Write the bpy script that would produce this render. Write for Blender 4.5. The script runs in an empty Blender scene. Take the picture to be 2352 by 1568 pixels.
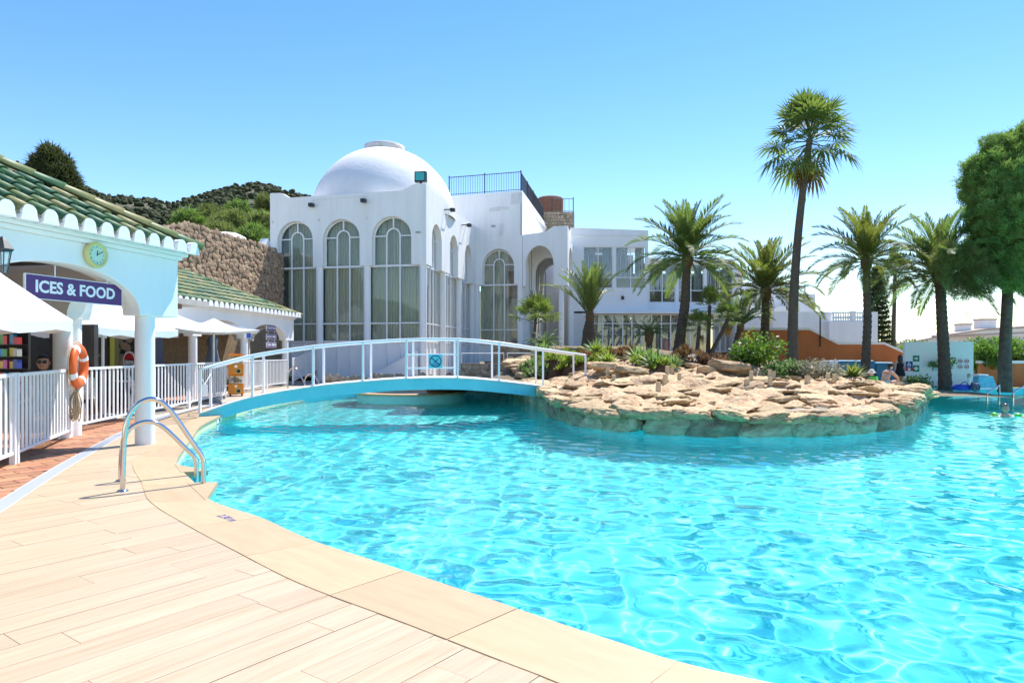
import bpy, bmesh, math, random
import numpy as np
from mathutils import Vector, Matrix, Euler, noise
from mathutils.geometry import tessellate_polygon
sc = bpy.context.scene
COL = sc.collection
R = math.radians
random.seed(7)

# ------------------------------------------------------------------ camera, sky, sun, exposure
cam = bpy.data.objects.new('Camera', bpy.data.cameras.new('Camera'))
COL.objects.link(cam); sc.camera = cam
cam.data.lens = 24; cam.data.sensor_width = 36; cam.data.shift_y = 28/2352
cam.location = (0, 0, 1.4); cam.rotation_euler = (math.pi/2, 0, 0)
cam.data.clip_start = .05; cam.data.clip_end = 6000
SUN_EL, SUN_AZ = R(60), R(35)
w = bpy.data.worlds.new('World'); sc.world = w; w.use_nodes = True
nt = w.node_tree
sky = nt.nodes.new('ShaderNodeTexSky'); sky.sky_type = 'NISHITA'; sky.sun_disc = False
sky.sun_elevation = SUN_EL; sky.sun_rotation = SUN_AZ
sky.altitude = 0; sky.air_density = 1.15; sky.dust_density = .0; sky.ozone_density = 2.0
hs = nt.nodes.new('ShaderNodeHueSaturation'); hs.inputs['Saturation'].default_value = 1.3; hs.inputs['Hue'].default_value = .509
nt.links.new(sky.outputs[0], hs.inputs['Color'])
nt.links.new(hs.outputs[0], nt.nodes['Background'].inputs[0])
nt.nodes['Background'].inputs[1].default_value = .087
sl = bpy.data.lights.new('Sun', 'SUN'); sl.energy = 2.95; sl.angle = R(.53); sl.color = (1, .965, .92)
sl.cycles.is_caustics_light = True
so = bpy.data.objects.new('Sun', sl); COL.objects.link(so)
so.rotation_euler = Vector((math.sin(SUN_AZ)*math.cos(SUN_EL), math.cos(SUN_AZ)*math.cos(SUN_EL), math.sin(SUN_EL))).to_track_quat('Z', 'Y').to_euler()
so.location = (20, 30, 40)
vs = sc.view_settings
vs.view_transform = 'Standard'; vs.look = 'None'; vs.gamma = 1; vs.use_curve_mapping = False
vs.exposure = 1.45
sc.cycles.use_denoising = True
sc.cycles.max_bounces = 10; sc.cycles.transparent_max_bounces = 16
sc.cycles.sample_clamp_indirect = 6

# ------------------------------------------------------------------ materials
MATS = {}
def rgb(c): return (c[0], c[1], c[2], 1)
def mat(name, c1, c2=None, rough=.6, scale=3, detail=5, bump=0, bscale=25, metal=0, spec=.5, rnd=0, stretch=(1, 1, 1), lo=.35, hi=.65, c3=None, voro=0, emit=0, shift=0, coat=0, sss=0):
    m = bpy.data.materials.new(name); m.use_nodes = True; MATS[name] = m
    n, l = m.node_tree.nodes, m.node_tree.links
    b = n['Principled BSDF']
    b.inputs['Roughness'].default_value = rough; b.inputs['Metallic'].default_value = metal
    b.inputs['Specular IOR Level'].default_value = spec; b.inputs['Base Color'].default_value = rgb(c1)
    b.inputs['Coat Weight'].default_value = coat
    tc = n.new('ShaderNodeTexCoord'); mp = n.new('ShaderNodeMapping'); mp.inputs['Scale'].default_value = stretch
    l.new(tc.outputs['Object'], mp.inputs['Vector'])
    oi = n.new('ShaderNodeObjectInfo')
    if shift:
        sh = n.new('ShaderNodeMath'); sh.operation = 'MULTIPLY'; sh.inputs[1].default_value = shift
        l.new(oi.outputs['Random'], sh.inputs[0]); l.new(sh.outputs[0], mp.inputs['Location'])
    out = None
    if c2:
        nz = n.new('ShaderNodeTexNoise'); nz.inputs['Scale'].default_value = scale; nz.inputs['Detail'].default_value = detail; nz.inputs['Roughness'].default_value = .62
        l.new(mp.outputs[0], nz.inputs['Vector'])
        cr = n.new('ShaderNodeValToRGB'); e = cr.color_ramp.elements
        e[0].position = lo; e[0].color = rgb(c1); e[1].position = hi; e[1].color = rgb(c2)
        if c3:
            x = e.new(min(1, hi+.12)); x.color = rgb(c3)
        l.new(nz.outputs[0], cr.inputs[0]); out = cr.outputs[0]
    if rnd:
        h = n.new('ShaderNodeHueSaturation')
        mr = n.new('ShaderNodeMapRange'); mr.inputs[3].default_value = 1-rnd; mr.inputs[4].default_value = 1+rnd
        l.new(oi.outputs['Random'], mr.inputs[0]); l.new(mr.outputs[0], h.inputs['Value'])
        mh = n.new('ShaderNodeMapRange'); mh.inputs[3].default_value = .5-rnd*.03; mh.inputs[4].default_value = .5+rnd*.03
        ml = n.new('ShaderNodeMath'); ml.operation = 'FRACT'; mm = n.new('ShaderNodeMath'); mm.operation = 'MULTIPLY'; mm.inputs[1].default_value = 7.31
        l.new(oi.outputs['Random'], mm.inputs[0]); l.new(mm.outputs[0], ml.inputs[0]); l.new(ml.outputs[0], mh.inputs[0]); l.new(mh.outputs[0], h.inputs['Hue'])
        if out: l.new(out, h.inputs['Color'])
        else: h.inputs['Color'].default_value = rgb(c1)
        out = h.outputs[0]
    if out: l.new(out, b.inputs['Base Color'])
    if bump:
        nb = n.new('ShaderNodeTexNoise'); nb.inputs['Scale'].default_value = bscale; nb.inputs['Detail'].default_value = 6
        l.new(mp.outputs[0], nb.inputs['Vector'])
        bp = n.new('ShaderNodeBump'); bp.inputs['Strength'].default_value = min(1, bump); bp.inputs['Distance'].default_value = .02*max(1, bump)
        l.new(nb.outputs[0], bp.inputs['Height']); l.new(bp.outputs[0], b.inputs['Normal'])
    if emit:
        b.inputs['Emission Color'].default_value = rgb(c1); b.inputs['Emission Strength'].default_value = emit
    if sss:
        b.inputs['Subsurface Weight'].default_value = sss; b.inputs['Subsurface Radius'].default_value = (.05, .05, .02)
    return m
W = mat('white_render', (.86, .86, .84), (.80, .80, .785), rough=.75, scale=1.1, bump=.25, bscale=14, stretch=(1, 1, .45), lo=.4, hi=.75)
W2 = mat('white_render_worn', (.86, .855, .83), (.78, .77, .735), rough=.8, scale=1.5, detail=8, bump=.5, bscale=9, stretch=(1.6, 1.6, .22), lo=.42, hi=.72, c3=(.66, .635, .58))
WP = mat('white_paint_metal', (.82, .82, .815), (.77, .775, .77), rough=.38, scale=7)
WS = mat('white_fabric', (.83, .83, .82), (.78, .78, .775), rough=.85, scale=3, bump=.2, bscale=6)
WPL = mat('white_plastic', (.78, .78, .77), rough=.35)
BRG = mat('turquoise_bridge_slab', (.19, .66, .72), (.14, .60, .67), rough=.5, scale=2.2, bump=.15, stretch=(1, 1, .6))  # turquoise base colour of the arch slab
BRT = mat('bridge_top_paint', (.80, .79, .77), (.70, .68, .64), rough=.7, scale=3)
def glassmat(name, tint, base=.0):
    m = bpy.data.materials.new(name); m.use_nodes = True; MATS[name] = m
    n, l = m.node_tree.nodes, m.node_tree.links
    n.remove(n['Principled BSDF'])
    t = n.new('ShaderNodeBsdfTransparent'); t.inputs[0].default_value = rgb(tint)
    g = n.new('ShaderNodeBsdfGlossy'); g.inputs['Roughness'].default_value = .015
    f = n.new('ShaderNodeFresnel'); f.inputs[0].default_value = 1.5
    a = n.new('ShaderNodeMath'); a.operation = 'MULTIPLY_ADD'; a.inputs[1].default_value = .8; a.inputs[2].default_value = base; a.use_clamp = True
    x = n.new('ShaderNodeMixShader')
    l.new(f.outputs[0], a.inputs[0]); l.new(a.outputs[0], x.inputs[0]); l.new(t.outputs[0], x.inputs[1]); l.new(g.outputs[0], x.inputs[2])
    l.new(x.outputs[0], n['Material Output'].inputs[0]); return m
GL = glassmat('window_glass', (.92, .95, .94)); GLD = glassmat('window_glass_dim', (.90, .93, .93), .04)
CUR = mat('curtain_fabric', (.70, .70, .60), (.53, .53, .43), rough=.9, scale=5, stretch=(6, 6, .2))
CURW = mat('curtain_pale', (.62, .64, .64), (.52, .54, .55), rough=.9, scale=5, stretch=(6, 6, .2))
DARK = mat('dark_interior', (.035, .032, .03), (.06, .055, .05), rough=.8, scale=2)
INT = mat('interior_wall', (.42, .40, .36), (.34, .32, .28), rough=.9)
TILEPAN = mat('roof_pan_tile', (.10, .13, .05), (.24, .15, .07), rough=.35, scale=4)
GREYM = mat('roof_mortar_grey', (.42, .44, .44), (.35, .37, .37), rough=.8, scale=3, bump=.4)
BROWN = mat('tile_clay_end', (.23, .10, .045), (.13, .06, .03), rough=.8, scale=6)
def tilemat():
    m = mat('glazed_green_tile', (.05, .2, .08), rough=.5, spec=.25)
    n, l = m.node_tree.nodes, m.node_tree.links; b = n['Principled BSDF']
    oi = n.new('ShaderNodeObjectInfo'); tc = n.new('ShaderNodeTexCoord'); nz = n.new('ShaderNodeTexNoise'); nz.inputs['Scale'].default_value = 5
    av = n.new('ShaderNodeVectorMath'); av.operation = 'ADD'; sx = n.new('ShaderNodeMath'); sx.operation = 'MULTIPLY'; sx.inputs[1].default_value = 37
    l.new(oi.outputs['Random'], sx.inputs[0]); l.new(tc.outputs['Object'], av.inputs[0]); l.new(sx.outputs[0], av.inputs[1]); l.new(av.outputs[0], nz.inputs['Vector'])
    ma = n.new('ShaderNodeMath'); ma.operation = 'MULTIPLY_ADD'; ma.inputs[1].default_value = .55
    l.new(nz.outputs[0], ma.inputs[0]); sr = n.new('ShaderNodeMath'); sr.operation = 'MULTIPLY_ADD'; sr.inputs[1].default_value = .62; sr.inputs[2].default_value = -.12
    l.new(oi.outputs['Random'], sr.inputs[0]); l.new(sr.outputs[0], ma.inputs[2])
    cr = n.new('ShaderNodeValToRGB'); e = cr.color_ramp.elements
    cols = [(.0, (.035, .085, .055)), (.22, (.045, .12, .06)), (.42, (.075, .155, .06)), (.58, (.16, .19, .07)), (.75, (.28, .25, .10)), (1, (.42, .31, .16))]
    e[0].position, e[0].color = 0, rgb(cols[0][1]); e[1].position, e[1].color = 1, rgb(cols[-1][1])
    for p, c in cols[1:-1]: x = e.new(p); x.color = rgb(c)
    l.new(ma.outputs[0], cr.inputs[0]); l.new(cr.outputs[0], b.inputs['Base Color']); return m
TILE = tilemat()
STONE = mat('wall_stone', (.46, .33, .21), (.31, .195, .115), rough=.9, scale=9, bump=.6, bscale=30, rnd=.35, c3=(.52, .42, .32))
STONED = mat('wall_mortar', (.33, .235, .15), (.23, .155, .095), rough=.95, scale=6, bump=.5)
RUB = mat('rubble_stone', (.42, .34, .24), (.27, .21, .145), rough=.9, scale=5, bump=.5, bscale=20, rnd=.3)
ROCK = mat('island_rock', (.58, .425, .24), (.46, .305, .155), rough=.9, scale=6.5, detail=9, bump=2.2, bscale=14, rnd=.3, lo=.36, hi=.58, c3=(.22, .115, .065), shift=30)
ROCKTINT = mat('island_rock_pool_tint', (.42, .37, .26), (.26, .215, .14), rough=.75, scale=4, detail=9, bump=2.2, bscale=11, rnd=.38, lo=.36, hi=.6, c3=(.13, .12, .085), shift=30)  # waterline copy of the island rock, greenish pool light put into its colour
BLOCK = mat('travertine_block', (.62, .49, .30), (.54, .41, .24), rough=.8, scale=12, bump=.3, stretch=(1, 1, 3))
PLANK = mat('wood_look_plank', (.53, .40, .26), (.465, .335, .205), rough=.5, scale=2.6, detail=7, bump=.12, bscale=5, rnd=.07, stretch=(.55, 9, 1), lo=.34, hi=.62, c3=(.37, .25, .145), shift=40)
COPE = mat('wood_look_coping', (.51, .37, .21), (.45, .31, .165), rough=.5, scale=2.4, detail=7, rnd=.06, stretch=(.9, 5, 1), lo=.3, hi=.72, c3=(.37, .25, .13), shift=40)
GROUT = mat('deck_grout', (.36, .265, .165), (.31, .22, .135), rough=.9)
TERRA = mat('terracotta_tile', (.36, .15, .075), (.42, .21, .115), rough=.7, scale=4, rnd=.22, c3=(.5, .33, .22), shift=20)
TGROUT = mat('pale_grout', (.5, .43, .36), (.42, .36, .29), rough=.9)
DRAIN = mat('drain_grating', (.52, .54, .57), rough=.5)
PAVE = mat('far_paving', (.44, .36, .28), (.37, .30, .235), rough=.85, scale=1.5, bump=.2)
DUST = mat('ground_earth', (.33, .26, .18), (.24, .19, .125), rough=.95, scale=1.1, bump=.4, bscale=6)
GARD = mat('garden_soil', (.22, .15, .09), (.13, .11, .05), rough=.95, scale=2, bump=.6, bscale=9)
POOLF = mat('pool_floor_tile', (.11, .76, .745), (.095, .72, .715), rough=.75, scale=1.2)
POOLW = mat('pool_wall_tile', (.10, .66, .72), (.08, .60, .68), rough=.55, scale=2)
YEL = mat('waterline_yellow_tile', (.70, .68, .30), (.74, .74, .52), rough=.45, scale=9)
STEEL = mat('stainless_steel', (.62, .60, .57), rough=.16, metal=1)
PURP = mat('purple_sign', (.075, .025, .15), rough=.4)
SIGNW = mat('sign_white', (.85, .87, .88), rough=.5)
BLK = mat('black_metal', (.022, .022, .025), rough=.45)
IRON = mat('dark_iron', (.05, .045, .05), rough=.5)
ORG = mat('orange_lifebuoy', (.75, .14, .02), (.68, .11, .015), rough=.45, scale=5)
ROPE = mat('beige_rope', (.60, .49, .33), (.46, .36, .23), rough=.9, scale=30)
OWALL = mat('orange_render', (.58, .19, .065), (.50, .155, .052), rough=.85, scale=1.3, bump=.25, stretch=(1, 1, .5))
BRICKC = mat('old_brick', (.27, .13, .08), (.19, .09, .055), rough=.9, scale=8, bump=.5)
CLKY = mat('clock_rim', (.60, .61, .24), rough=.45)
CLKF = mat('clock_face', (.55, .74, .60), rough=.4)
DCEMENT = mat('dome_render', (.82, .80, .785), (.76, .735, .71), rough=.8, scale=.9, bump=.5, bscale=5)
BARK = mat('palm_bark', (.13, .095, .065), (.075, .052, .036), rough=.95, scale=9, bump=1.2, bscale=16, stretch=(1, 1, 2.2))
BARKT = mat('palm_bark_tall', (.15, .115, .085), (.095, .07, .05), rough=.95, scale=6, bump=1, bscale=9, stretch=(1, 1, 4))
PBARK = mat('pine_bark', (.14, .10, .07), (.08, .055, .04), rough=.95, scale=6, bump=1.3, bscale=9)
def leaf(name, c1, c2, rough=.5, scale=.7, rnd=.2):
    m = mat(name, c1, c2, rough=rough, scale=scale, rnd=rnd, spec=.4)
    n, l = m.node_tree.nodes, m.node_tree.links; b = n['Principled BSDF']
    tr = n.new('ShaderNodeBsdfTranslucent'); mx = n.new('ShaderNodeMixShader'); mx.inputs[0].default_value = .42
    src = [k for k in l if k.to_socket == b.inputs['Base Color']][0].from_socket
    g = n.new('ShaderNodeHueSaturation'); g.inputs['Value'].default_value = 1.5; g.inputs['Saturation'].default_value = 1.1; g.inputs['Hue'].default_value = .505
    l.new(src, g.inputs['Color']); l.new(g.outputs[0], tr.inputs[0])
    l.new(b.outputs[0], mx.inputs[1]); l.new(tr.outputs[0], mx.inputs[2]); l.new(mx.outputs[0], n['Material Output'].inputs[0]); return m
LDATE = leaf('date_frond', (.17, .215, .055), (.11, .16, .045))
LDATEY = leaf('date_frond_yellow', (.20, .21, .045), (.13, .165, .04))
LWASH = leaf('fan_frond', (.17, .22, .05), (.11, .16, .04))
LDEAD = leaf('dead_frond', (.24, .15, .05), (.15, .09, .035))
LPINE = leaf('pine_needle', (.13, .21, .055), (.22, .31, .075), rough=.7, scale=1.6)
LPINEL = leaf('pine_needle_olive', (.22, .25, .075), (.13, .17, .05), rough=.7)
LCYP = leaf('cypress_leaf', (0.055, 0.075, 0.025), (0.09, 0.11, 0.035), rough=.7)
LBUSH = leaf('bright_leaf', (0.15, 0.23, 0.04), (0.085, 0.16, 0.03))
LSUC = leaf('succulent_leaf', (0.24, 0.29, 0.05), (0.15, 0.21, 0.045))
LAGA = leaf('agave_leaf', (0.12, 0.19, 0.06), (0.17, 0.24, 0.08))
LBRN = leaf('brown_leaf', (.20, .10, .05), (.12, .07, .03))
LGRY = leaf('grey_leaf', (.20, .19, .13), (.14, .135, .09))
LHILL = leaf('hill_tree', (0.05, 0.065, 0.022), (0.085, 0.1, 0.035), rough=.8, scale=.05, rnd=.1)
HILL = mat('hill_earth', (.13, .11, .07), (.085, .09, .045), rough=.95, scale=.06, detail=9, lo=.38, hi=.62, bump=1, bscale=.3, c3=(.075, .08, .04))
SKIN = mat('skin', (.55, .33, .23), rough=.55)
HAIR = mat('dark_hair', (.02, .014, .01), rough=.5)
BLUEC = mat('blue_cover', (.03, .16, .27), (.04, .20, .31), rough=.6, scale=2)
CYANC = mat('cyan_towel', (.12, .44, .58), (.25, .62, .70), rough=.9, scale=8)
BLUET = mat('blue_bag', (.02, .06, .40), rough=.6)
GREENP = mat('green_plastic', (.10, .62, .05), rough=.4)
ORGM = mat('orange_machine', (.80, .27, .012), rough=.35)
CLEARP = glassmat('clear_plastic', (.85, .85, .75), .08)
FLOODG = mat('flood_glass', (.05, .42, .40), rough=.12)
ROOFC = mat('clay_roof', (.50, .36, .27), (.6, .48, .39), rough=.9, scale=6)
GRASS = mat('grass_green', (.09, .12, .03), (.14, .14, .05), rough=.9, scale=5, bump=.8)

# ------------------------------------------------------------------ helpers
def at(u, v, d): return Vector(((u-1176)/1568*d, d, 1.4-(v-812)/1568*d))
def link(o, parent=None):
    COL.objects.link(o)
    if parent: o.parent = parent
    return o
def tag(o, label=None, cat=None, group=None, kind=None):
    if label: o['label'] = label
    if cat: o['category'] = cat
    if group: o['group'] = group
    if kind: o['kind'] = kind
    return o
def thing(name, label, cat, group=None, loc=(0, 0, 0), rz=0):
    o = bpy.data.objects.new(name, None); o.empty_display_size = .1; o.location = loc; o.rotation_euler = (0, 0, rz)
    link(o); return tag(o, label, cat, group)
def copy_tree(o, parent=None):
    c = o.copy(); link(c, parent)
    for ch in list(o.children): copy_tree(ch, c)
    return c
class Frame:                                   # a wall's own axes: s along it, z up, t out of it
    def __init__(self, o, a):
        self.o = Vector((o[0], o[1], 0)); self.a = Vector((a[0], a[1], 0)).normalized(); self.n = Vector((self.a.y, -self.a.x, 0))
    def __call__(self, s, t, z): return self.o + self.a*s + self.n*t + Vector((0, 0, z))
IDF = lambda s, t, z: Vector((s, t, z))
class MB:
    def __init__(self, fr=None): self.v = []; self.f = []; self.fr = fr or IDF
    def add(self, vs, fs):
        b = len(self.v); self.v += [self.fr(*p) for p in vs]; self.f += [tuple(i+b for i in f) for f in fs]; return self
    def box(self, s0, s1, t0, t1, z0, z1):
        return self.add([(s0, t0, z0), (s1, t0, z0), (s1, t1, z0), (s0, t1, z0), (s0, t0, z1), (s1, t0, z1), (s1, t1, z1), (s0, t1, z1)],
                        [(0, 3, 2, 1), (4, 5, 6, 7), (0, 1, 5, 4), (1, 2, 6, 5), (2, 3, 7, 6), (3, 0, 4, 7)])
    def prism(self, poly, t0, t1, holes=()):   # poly of (s, z)
        loops = [list(poly)]+[list(h) for h in holes]
        tri = tessellate_polygon([[Vector((p[0], p[1], 0)) for p in lp] for lp in loops])
        pts = [p for lp in loops for p in lp]; n = len(pts)
        vs = [(p[0], t1, p[1]) for p in pts]+[(p[0], t0, p[1]) for p in pts]
        fs = [tuple(t) for t in tri]+[tuple(n+i for i in reversed(t)) for t in tri]
        b = 0
        for lp in loops:
            k = len(lp)
            fs += [(b+i, b+(i+1) % k, n+b+(i+1) % k, n+b+i) for i in range(k)]; b += k
        return self.add(vs, fs)
    def flat(self, poly, z0, z1, holes=()):    # poly of (x, y), extruded upwards
        loops = [list(poly)]+[list(h) for h in holes]
        tri = tessellate_polygon([[Vector((p[0], p[1], 0)) for p in lp] for lp in loops])
        pts = [p for lp in loops for p in lp]; n = len(pts)
        vs = [(p[0], p[1], z1) for p in pts]
        fs = [tuple(t) for t in tri]
        if z0 is not None:
            vs += [(p[0], p[1], z0) for p in pts]; fs += [tuple(n+i for i in t) for t in tri]; b = 0
            for lp in loops:
                k = len(lp); fs += [(b+i, b+(i+1) % k, n+b+(i+1) % k, n+b+i) for i in range(k)]; b += k
        return self.add(vs, fs)
    def tube(self, pts, r, n=8, cap=True):
        pts = [Vector(p) for p in pts]; rs = r if isinstance(r, (list, tuple)) else [r]*len(pts)
        vs, fs = [], []; up = None
        for i, p in enumerate(pts):
            d = (pts[min(i+1, len(pts)-1)]-pts[max(i-1, 0)]).normalized()
            if up is None: up = d.orthogonal().normalized()
            up = (up-d*up.dot(d)); up = up.normalized() if up.length > 1e-6 else d.orthogonal().normalized()
            sd = d.cross(up)
            for k in range(n):
                a = 2*math.pi*k/n; q = p+(up*math.cos(a)+sd*math.sin(a))*rs[i]; vs.append(tuple(q))
        for i in range(len(pts)-1):
            for k in range(n): fs.append((i*n+k, i*n+(k+1) % n, (i+1)*n+(k+1) % n, (i+1)*n+k))
        if cap: fs += [tuple(range(n-1, -1, -1)), tuple((len(pts)-1)*n+k for k in range(n))]
        return self.add(vs, fs)
    def lathe(self, prof, c=(0, 0, 0), n=24, a0=0, a1=2*math.pi):
        full = abs(a1-a0-2*math.pi) < 1e-6; m = n if full else n+1
        vs = [(c[0]+r*math.cos(a0+(a1-a0)*k/n), c[1]+r*math.sin(a0+(a1-a0)*k/n), c[2]+z) for r, z in prof for k in range(m)]
        fs = [(i*m+k, i*m+(k+1) % m, (i+1)*m+(k+1) % m, (i+1)*m+k) for i in range(len(prof)-1) for k in range(n)]
        return self.add(vs, fs)
    def cyl(self, s, t, z0, z1, r, n=20, r1=None):
        r1 = r if r1 is None else r1
        return self.lathe([(.0001, z0), (r, z0), (r1, z1), (.0001, z1)], (s, t, 0), n)
    def mesh(self, name, m, smooth=False):
        me = bpy.data.meshes.new(name); me.from_pydata([tuple(p) for p in self.v], [], self.f)
        if m: me.materials.append(m)
        if smooth: me.shade_smooth()
        return me
    def build(self, name, m, parent=None, smooth=False, bev=0, auto=0):
        me = self.mesh(name, m, smooth)
        if bev or auto:
            bm = bmesh.new(); bm.from_mesh(me); bmesh.ops.remove_doubles(bm, verts=bm.verts, dist=1e-5); bmesh.ops.recalc_face_normals(bm, faces=bm.faces)
            if bev:
                ed = [e for e in bm.edges if len(e.link_faces) == 2 and e.calc_face_angle(0) > .6]
                bmesh.ops.bevel(bm, geom=ed, offset=bev, segments=2, affect='EDGES', profile=.5, clamp_overlap=True)
            if auto:
                for f in bm.faces: f.smooth = True
                for e in bm.edges:
                    if len(e.link_faces) == 2 and e.calc_face_angle(0) > auto: e.smooth = False
            bm.to_mesh(me); bm.free()
        return link(bpy.data.objects.new(name, me), parent)
def npmesh(name, V, F, m):
    V = np.asarray(V, dtype=np.float32); F = np.asarray(F, dtype=np.int32)
    me = bpy.data.meshes.new(name); k = F.shape[1]
    me.vertices.add(len(V)); me.vertices.foreach_set('co', V.ravel()); me.loops.add(F.size); me.loops.foreach_set('vertex_index', F.ravel())
    me.polygons.add(len(F)); me.polygons.foreach_set('loop_start', np.arange(len(F), dtype=np.int32)*k)
    me.update(calc_edges=True); me.materials.append(m); return me
def obj(name, me, parent=None, loc=None, rot=None, scale=None, mw=None):
    o = bpy.data.objects.new(name, me); link(o, parent)
    if loc is not None: o.location = loc
    if rot is not None: o.rotation_euler = rot
    if scale is not None: o.scale = scale if hasattr(scale, '__len__') else (scale,)*3
    if mw is not None: o.matrix_local = mw
    return o
def arch(s0, s1, zs, rise, n=18):
    c, r = (s0+s1)/2, (s1-s0)/2
    return [(c-r*math.cos(math.pi*i/n), zs+rise*math.sin(math.pi*i/n)) for i in range(n+1)]
def text(body, size, m, parent, mw, name='lettering', ext=.004, bold=0):
    cu = bpy.data.curves.new(name, 'FONT'); cu.body = body; cu.size = size; cu.extrude = ext; cu.offset = bold; cu.align_x = 'CENTER'; cu.align_y = 'CENTER'; cu.resolution_u = 3
    tmp = bpy.data.objects.new('tmp', cu); COL.objects.link(tmp)
    me = bpy.data.meshes.new_from_object(tmp.evaluated_get(bpy.context.evaluated_depsgraph_get()))
    bpy.data.objects.remove(tmp); bpy.data.curves.remove(cu)
    me.materials.clear(); me.materials.append(m); return obj(name, me, parent, mw=mw)
def wallm(fr, s, t, z):                         # matrix of something lying in a wall's plane
    return Matrix((( fr.a.x, 0, fr.n.x, fr(s, t, z).x), (fr.a.y, 0, fr.n.y, fr(s, t, z).y), (0, 1, 0, z), (0, 0, 0, 1)))
def smooth_path(pts, n=8):
    pts = [Vector(p) for p in pts]; out = []
    for i in range(len(pts)-1):
        p0, p1, p2, p3 = pts[max(i-1, 0)], pts[i], pts[i+1], pts[min(i+2, len(pts)-1)]
        for k in range(n):
            t = k/n; out.append(.5*((2*p1)+(p2-p0)*t+(2*p0-5*p1+4*p2-p3)*t*t+(3*p1-p0-3*p2+p3)*t**3))
    out.append(pts[-1]); return out
def sst(a, b, x):
    t = max(0, min(1, (x-a)/(b-a))); return t*t*(3-2*t)
def clip_convex(subj, clip):
    out = subj
    for i in range(len(clip)):
        a, b = clip[i], clip[(i+1) % len(clip)]; inp, out = out, []
        if not inp: return []
        side = lambda p: (b[0]-a[0])*(p[1]-a[1])-(b[1]-a[1])*(p[0]-a[0])
        for j in range(len(inp)):
            p, q = inp[j-1], inp[j]; sp, sq = side(p), side(q)
            if (sp >= 0) != (sq >= 0):
                t = sp/(sp-sq); out.append((p[0]+(q[0]-p[0])*t, p[1]+(q[1]-p[1])*t))
            if sq >= 0: out.append(q)
    return out
def inside(p, poly):
    c = False; j = len(poly)-1
    for i in range(len(poly)):
        if (poly[i][1] > p[1]) != (poly[j][1] > p[1]) and p[0] < (poly[j][0]-poly[i][0])*(p[1]-poly[i][1])/(poly[j][1]-poly[i][1])+poly[i][0]: c = not c
        j = i
    return c
# ------------------------------------------------------------------ ground, pool, water
PAIRS = [((9, .6), (8.8, .1)), ((5, 1.35), (4.8, .85)), ((3, 2.0), (2.75, 1.52)), ((1.04, 2.9), (.72, 2.5)), ((.434, 3.34), (.12, 2.97)), ((-.216, 3.93), (-.55, 3.54)),
         ((-.954, 4.59), (-1.3, 4.165)), ((-1.557, 5.13), (-1.95, 4.83)), ((-2.17, 5.81), (-2.6, 5.515)), ((-2.9, 6.5), (-3.41, 6.44)), ((-3.53, 7.48), (-4.03, 7.42)),
         ((-4.276, 8.64), (-4.85, 8.72)), ((-4.70, 9.63), (-5.25, 9.78)), ((-5.48, 11.68), (-6.0, 11.9)), ((-6.2, 13.7), (-6.65, 14.0)), ((-6.9, 17), (-7.3, 17.1)), ((-7.2, 20), (-7.6, 20)), ((-7.2, 23.5), (-7.6, 23.6))]
INN = [(p.x, p.y) for p in smooth_path([(a[0], a[1], 0) for a, b in PAIRS], 6)]
OUT = [(p.x, p.y) for p in smooth_path([(b[0], b[1], 0) for a, b in PAIRS], 6)]
SHORE = [(.3, 27.4), (.3, 24.6), (.62, 22.6), (1.0, 19.6), (1.19, 17.0), (1.5, 15.3), (2.1, 14.1), (3.2, 13.35), (4.36, 13.1), (5.6, 13.12), (6.74, 13.6), (8.1, 14.7), (9.3, 16.4), (11, 18.9), (12.7, 21.6), (13.9, 24.6), (14.5, 28.3)]
SHORE = [(p.x, p.y) for p in smooth_path([(a, b, 0) for a, b in SHORE], 4)]
POOL = INN+[(-6, 26.3), (-3.4, 27.6), (-1, 27.9)]+SHORE+[(17.2, 28.4), (22, 27.8), (30, 26.5), (42, 24), (42, -4), (20, -3)]
B = 5000
gm = MB().flat([(-B, -B), (B, -B), (B, B), (-B, B)], None, -.03, holes=[POOL]).build('ground', DUST); tag(gm, kind='structure')
n = len(POOL)
bw = MB().add([(p[0], p[1], -.02) for p in POOL]+[(p[0], p[1], -2.22) for p in POOL], [(i, (i+1) % n, n+(i+1) % n, n+i) for i in range(n)]).build('pool_wall', POOLW); tag(bw, kind='structure')
bf = MB().flat(POOL, None, -2.2).build('pool_floor', POOLF); tag(bf, kind='structure')
bf.cycles.is_caustics_receiver = True; bw.cycles.is_caustics_receiver = True
ys = [.8]
while ys[-1] < 31: ys.append(ys[-1]+max(.013, ys[-1]*.0047))
ys = np.array(ys); nx = 780; rng = np.random.default_rng(5)
Y = np.repeat(ys[:, None], nx, 1); X = np.linspace(-1, 1, nx)[None, :]*(.86*Y+2.6)
X = X+.04*Y
Z = np.zeros_like(X)
dY = np.gradient(Y, axis=0)
for i in range(60):
    lam = .135*(.54/.135)**rng.random(); k = 2*math.pi/lam; th = rng.normal(R(70), 1.05)
    ph = k*(X*math.cos(th)+Y*math.sin(th))+rng.random()*6.28+.5*np.sin(.5*X*rng.random()+.4*Y*rng.random())
    Z += .24/k**2*np.clip((lam/dY-3)/3, 0, 1)*np.sin(ph)
me = npmesh('water', np.stack([X, Y, Z-.16], -1).reshape(-1, 3), (lambda i: np.stack([i, i+1, i+nx+1, i+nx], -1).reshape(-1, 4))(np.arange(len(ys)-1)[:, None]*nx+np.arange(nx-1)[None, :]), None or mat('pool_water', (1, 1, 1), rough=0))
wb = MATS['pool_water'].node_tree.nodes['Principled BSDF']
wb.inputs['Transmission Weight'].default_value = 1; wb.inputs['IOR'].default_value = 1.33; wb.inputs['Roughness'].default_value = 0; wb.inputs['Base Color'].default_value = (.93, 1, 1, 1)
me.shade_smooth(); wo = obj('water', me); tag(wo, kind='structure'); wo.cycles.is_caustics_caster = True
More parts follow.
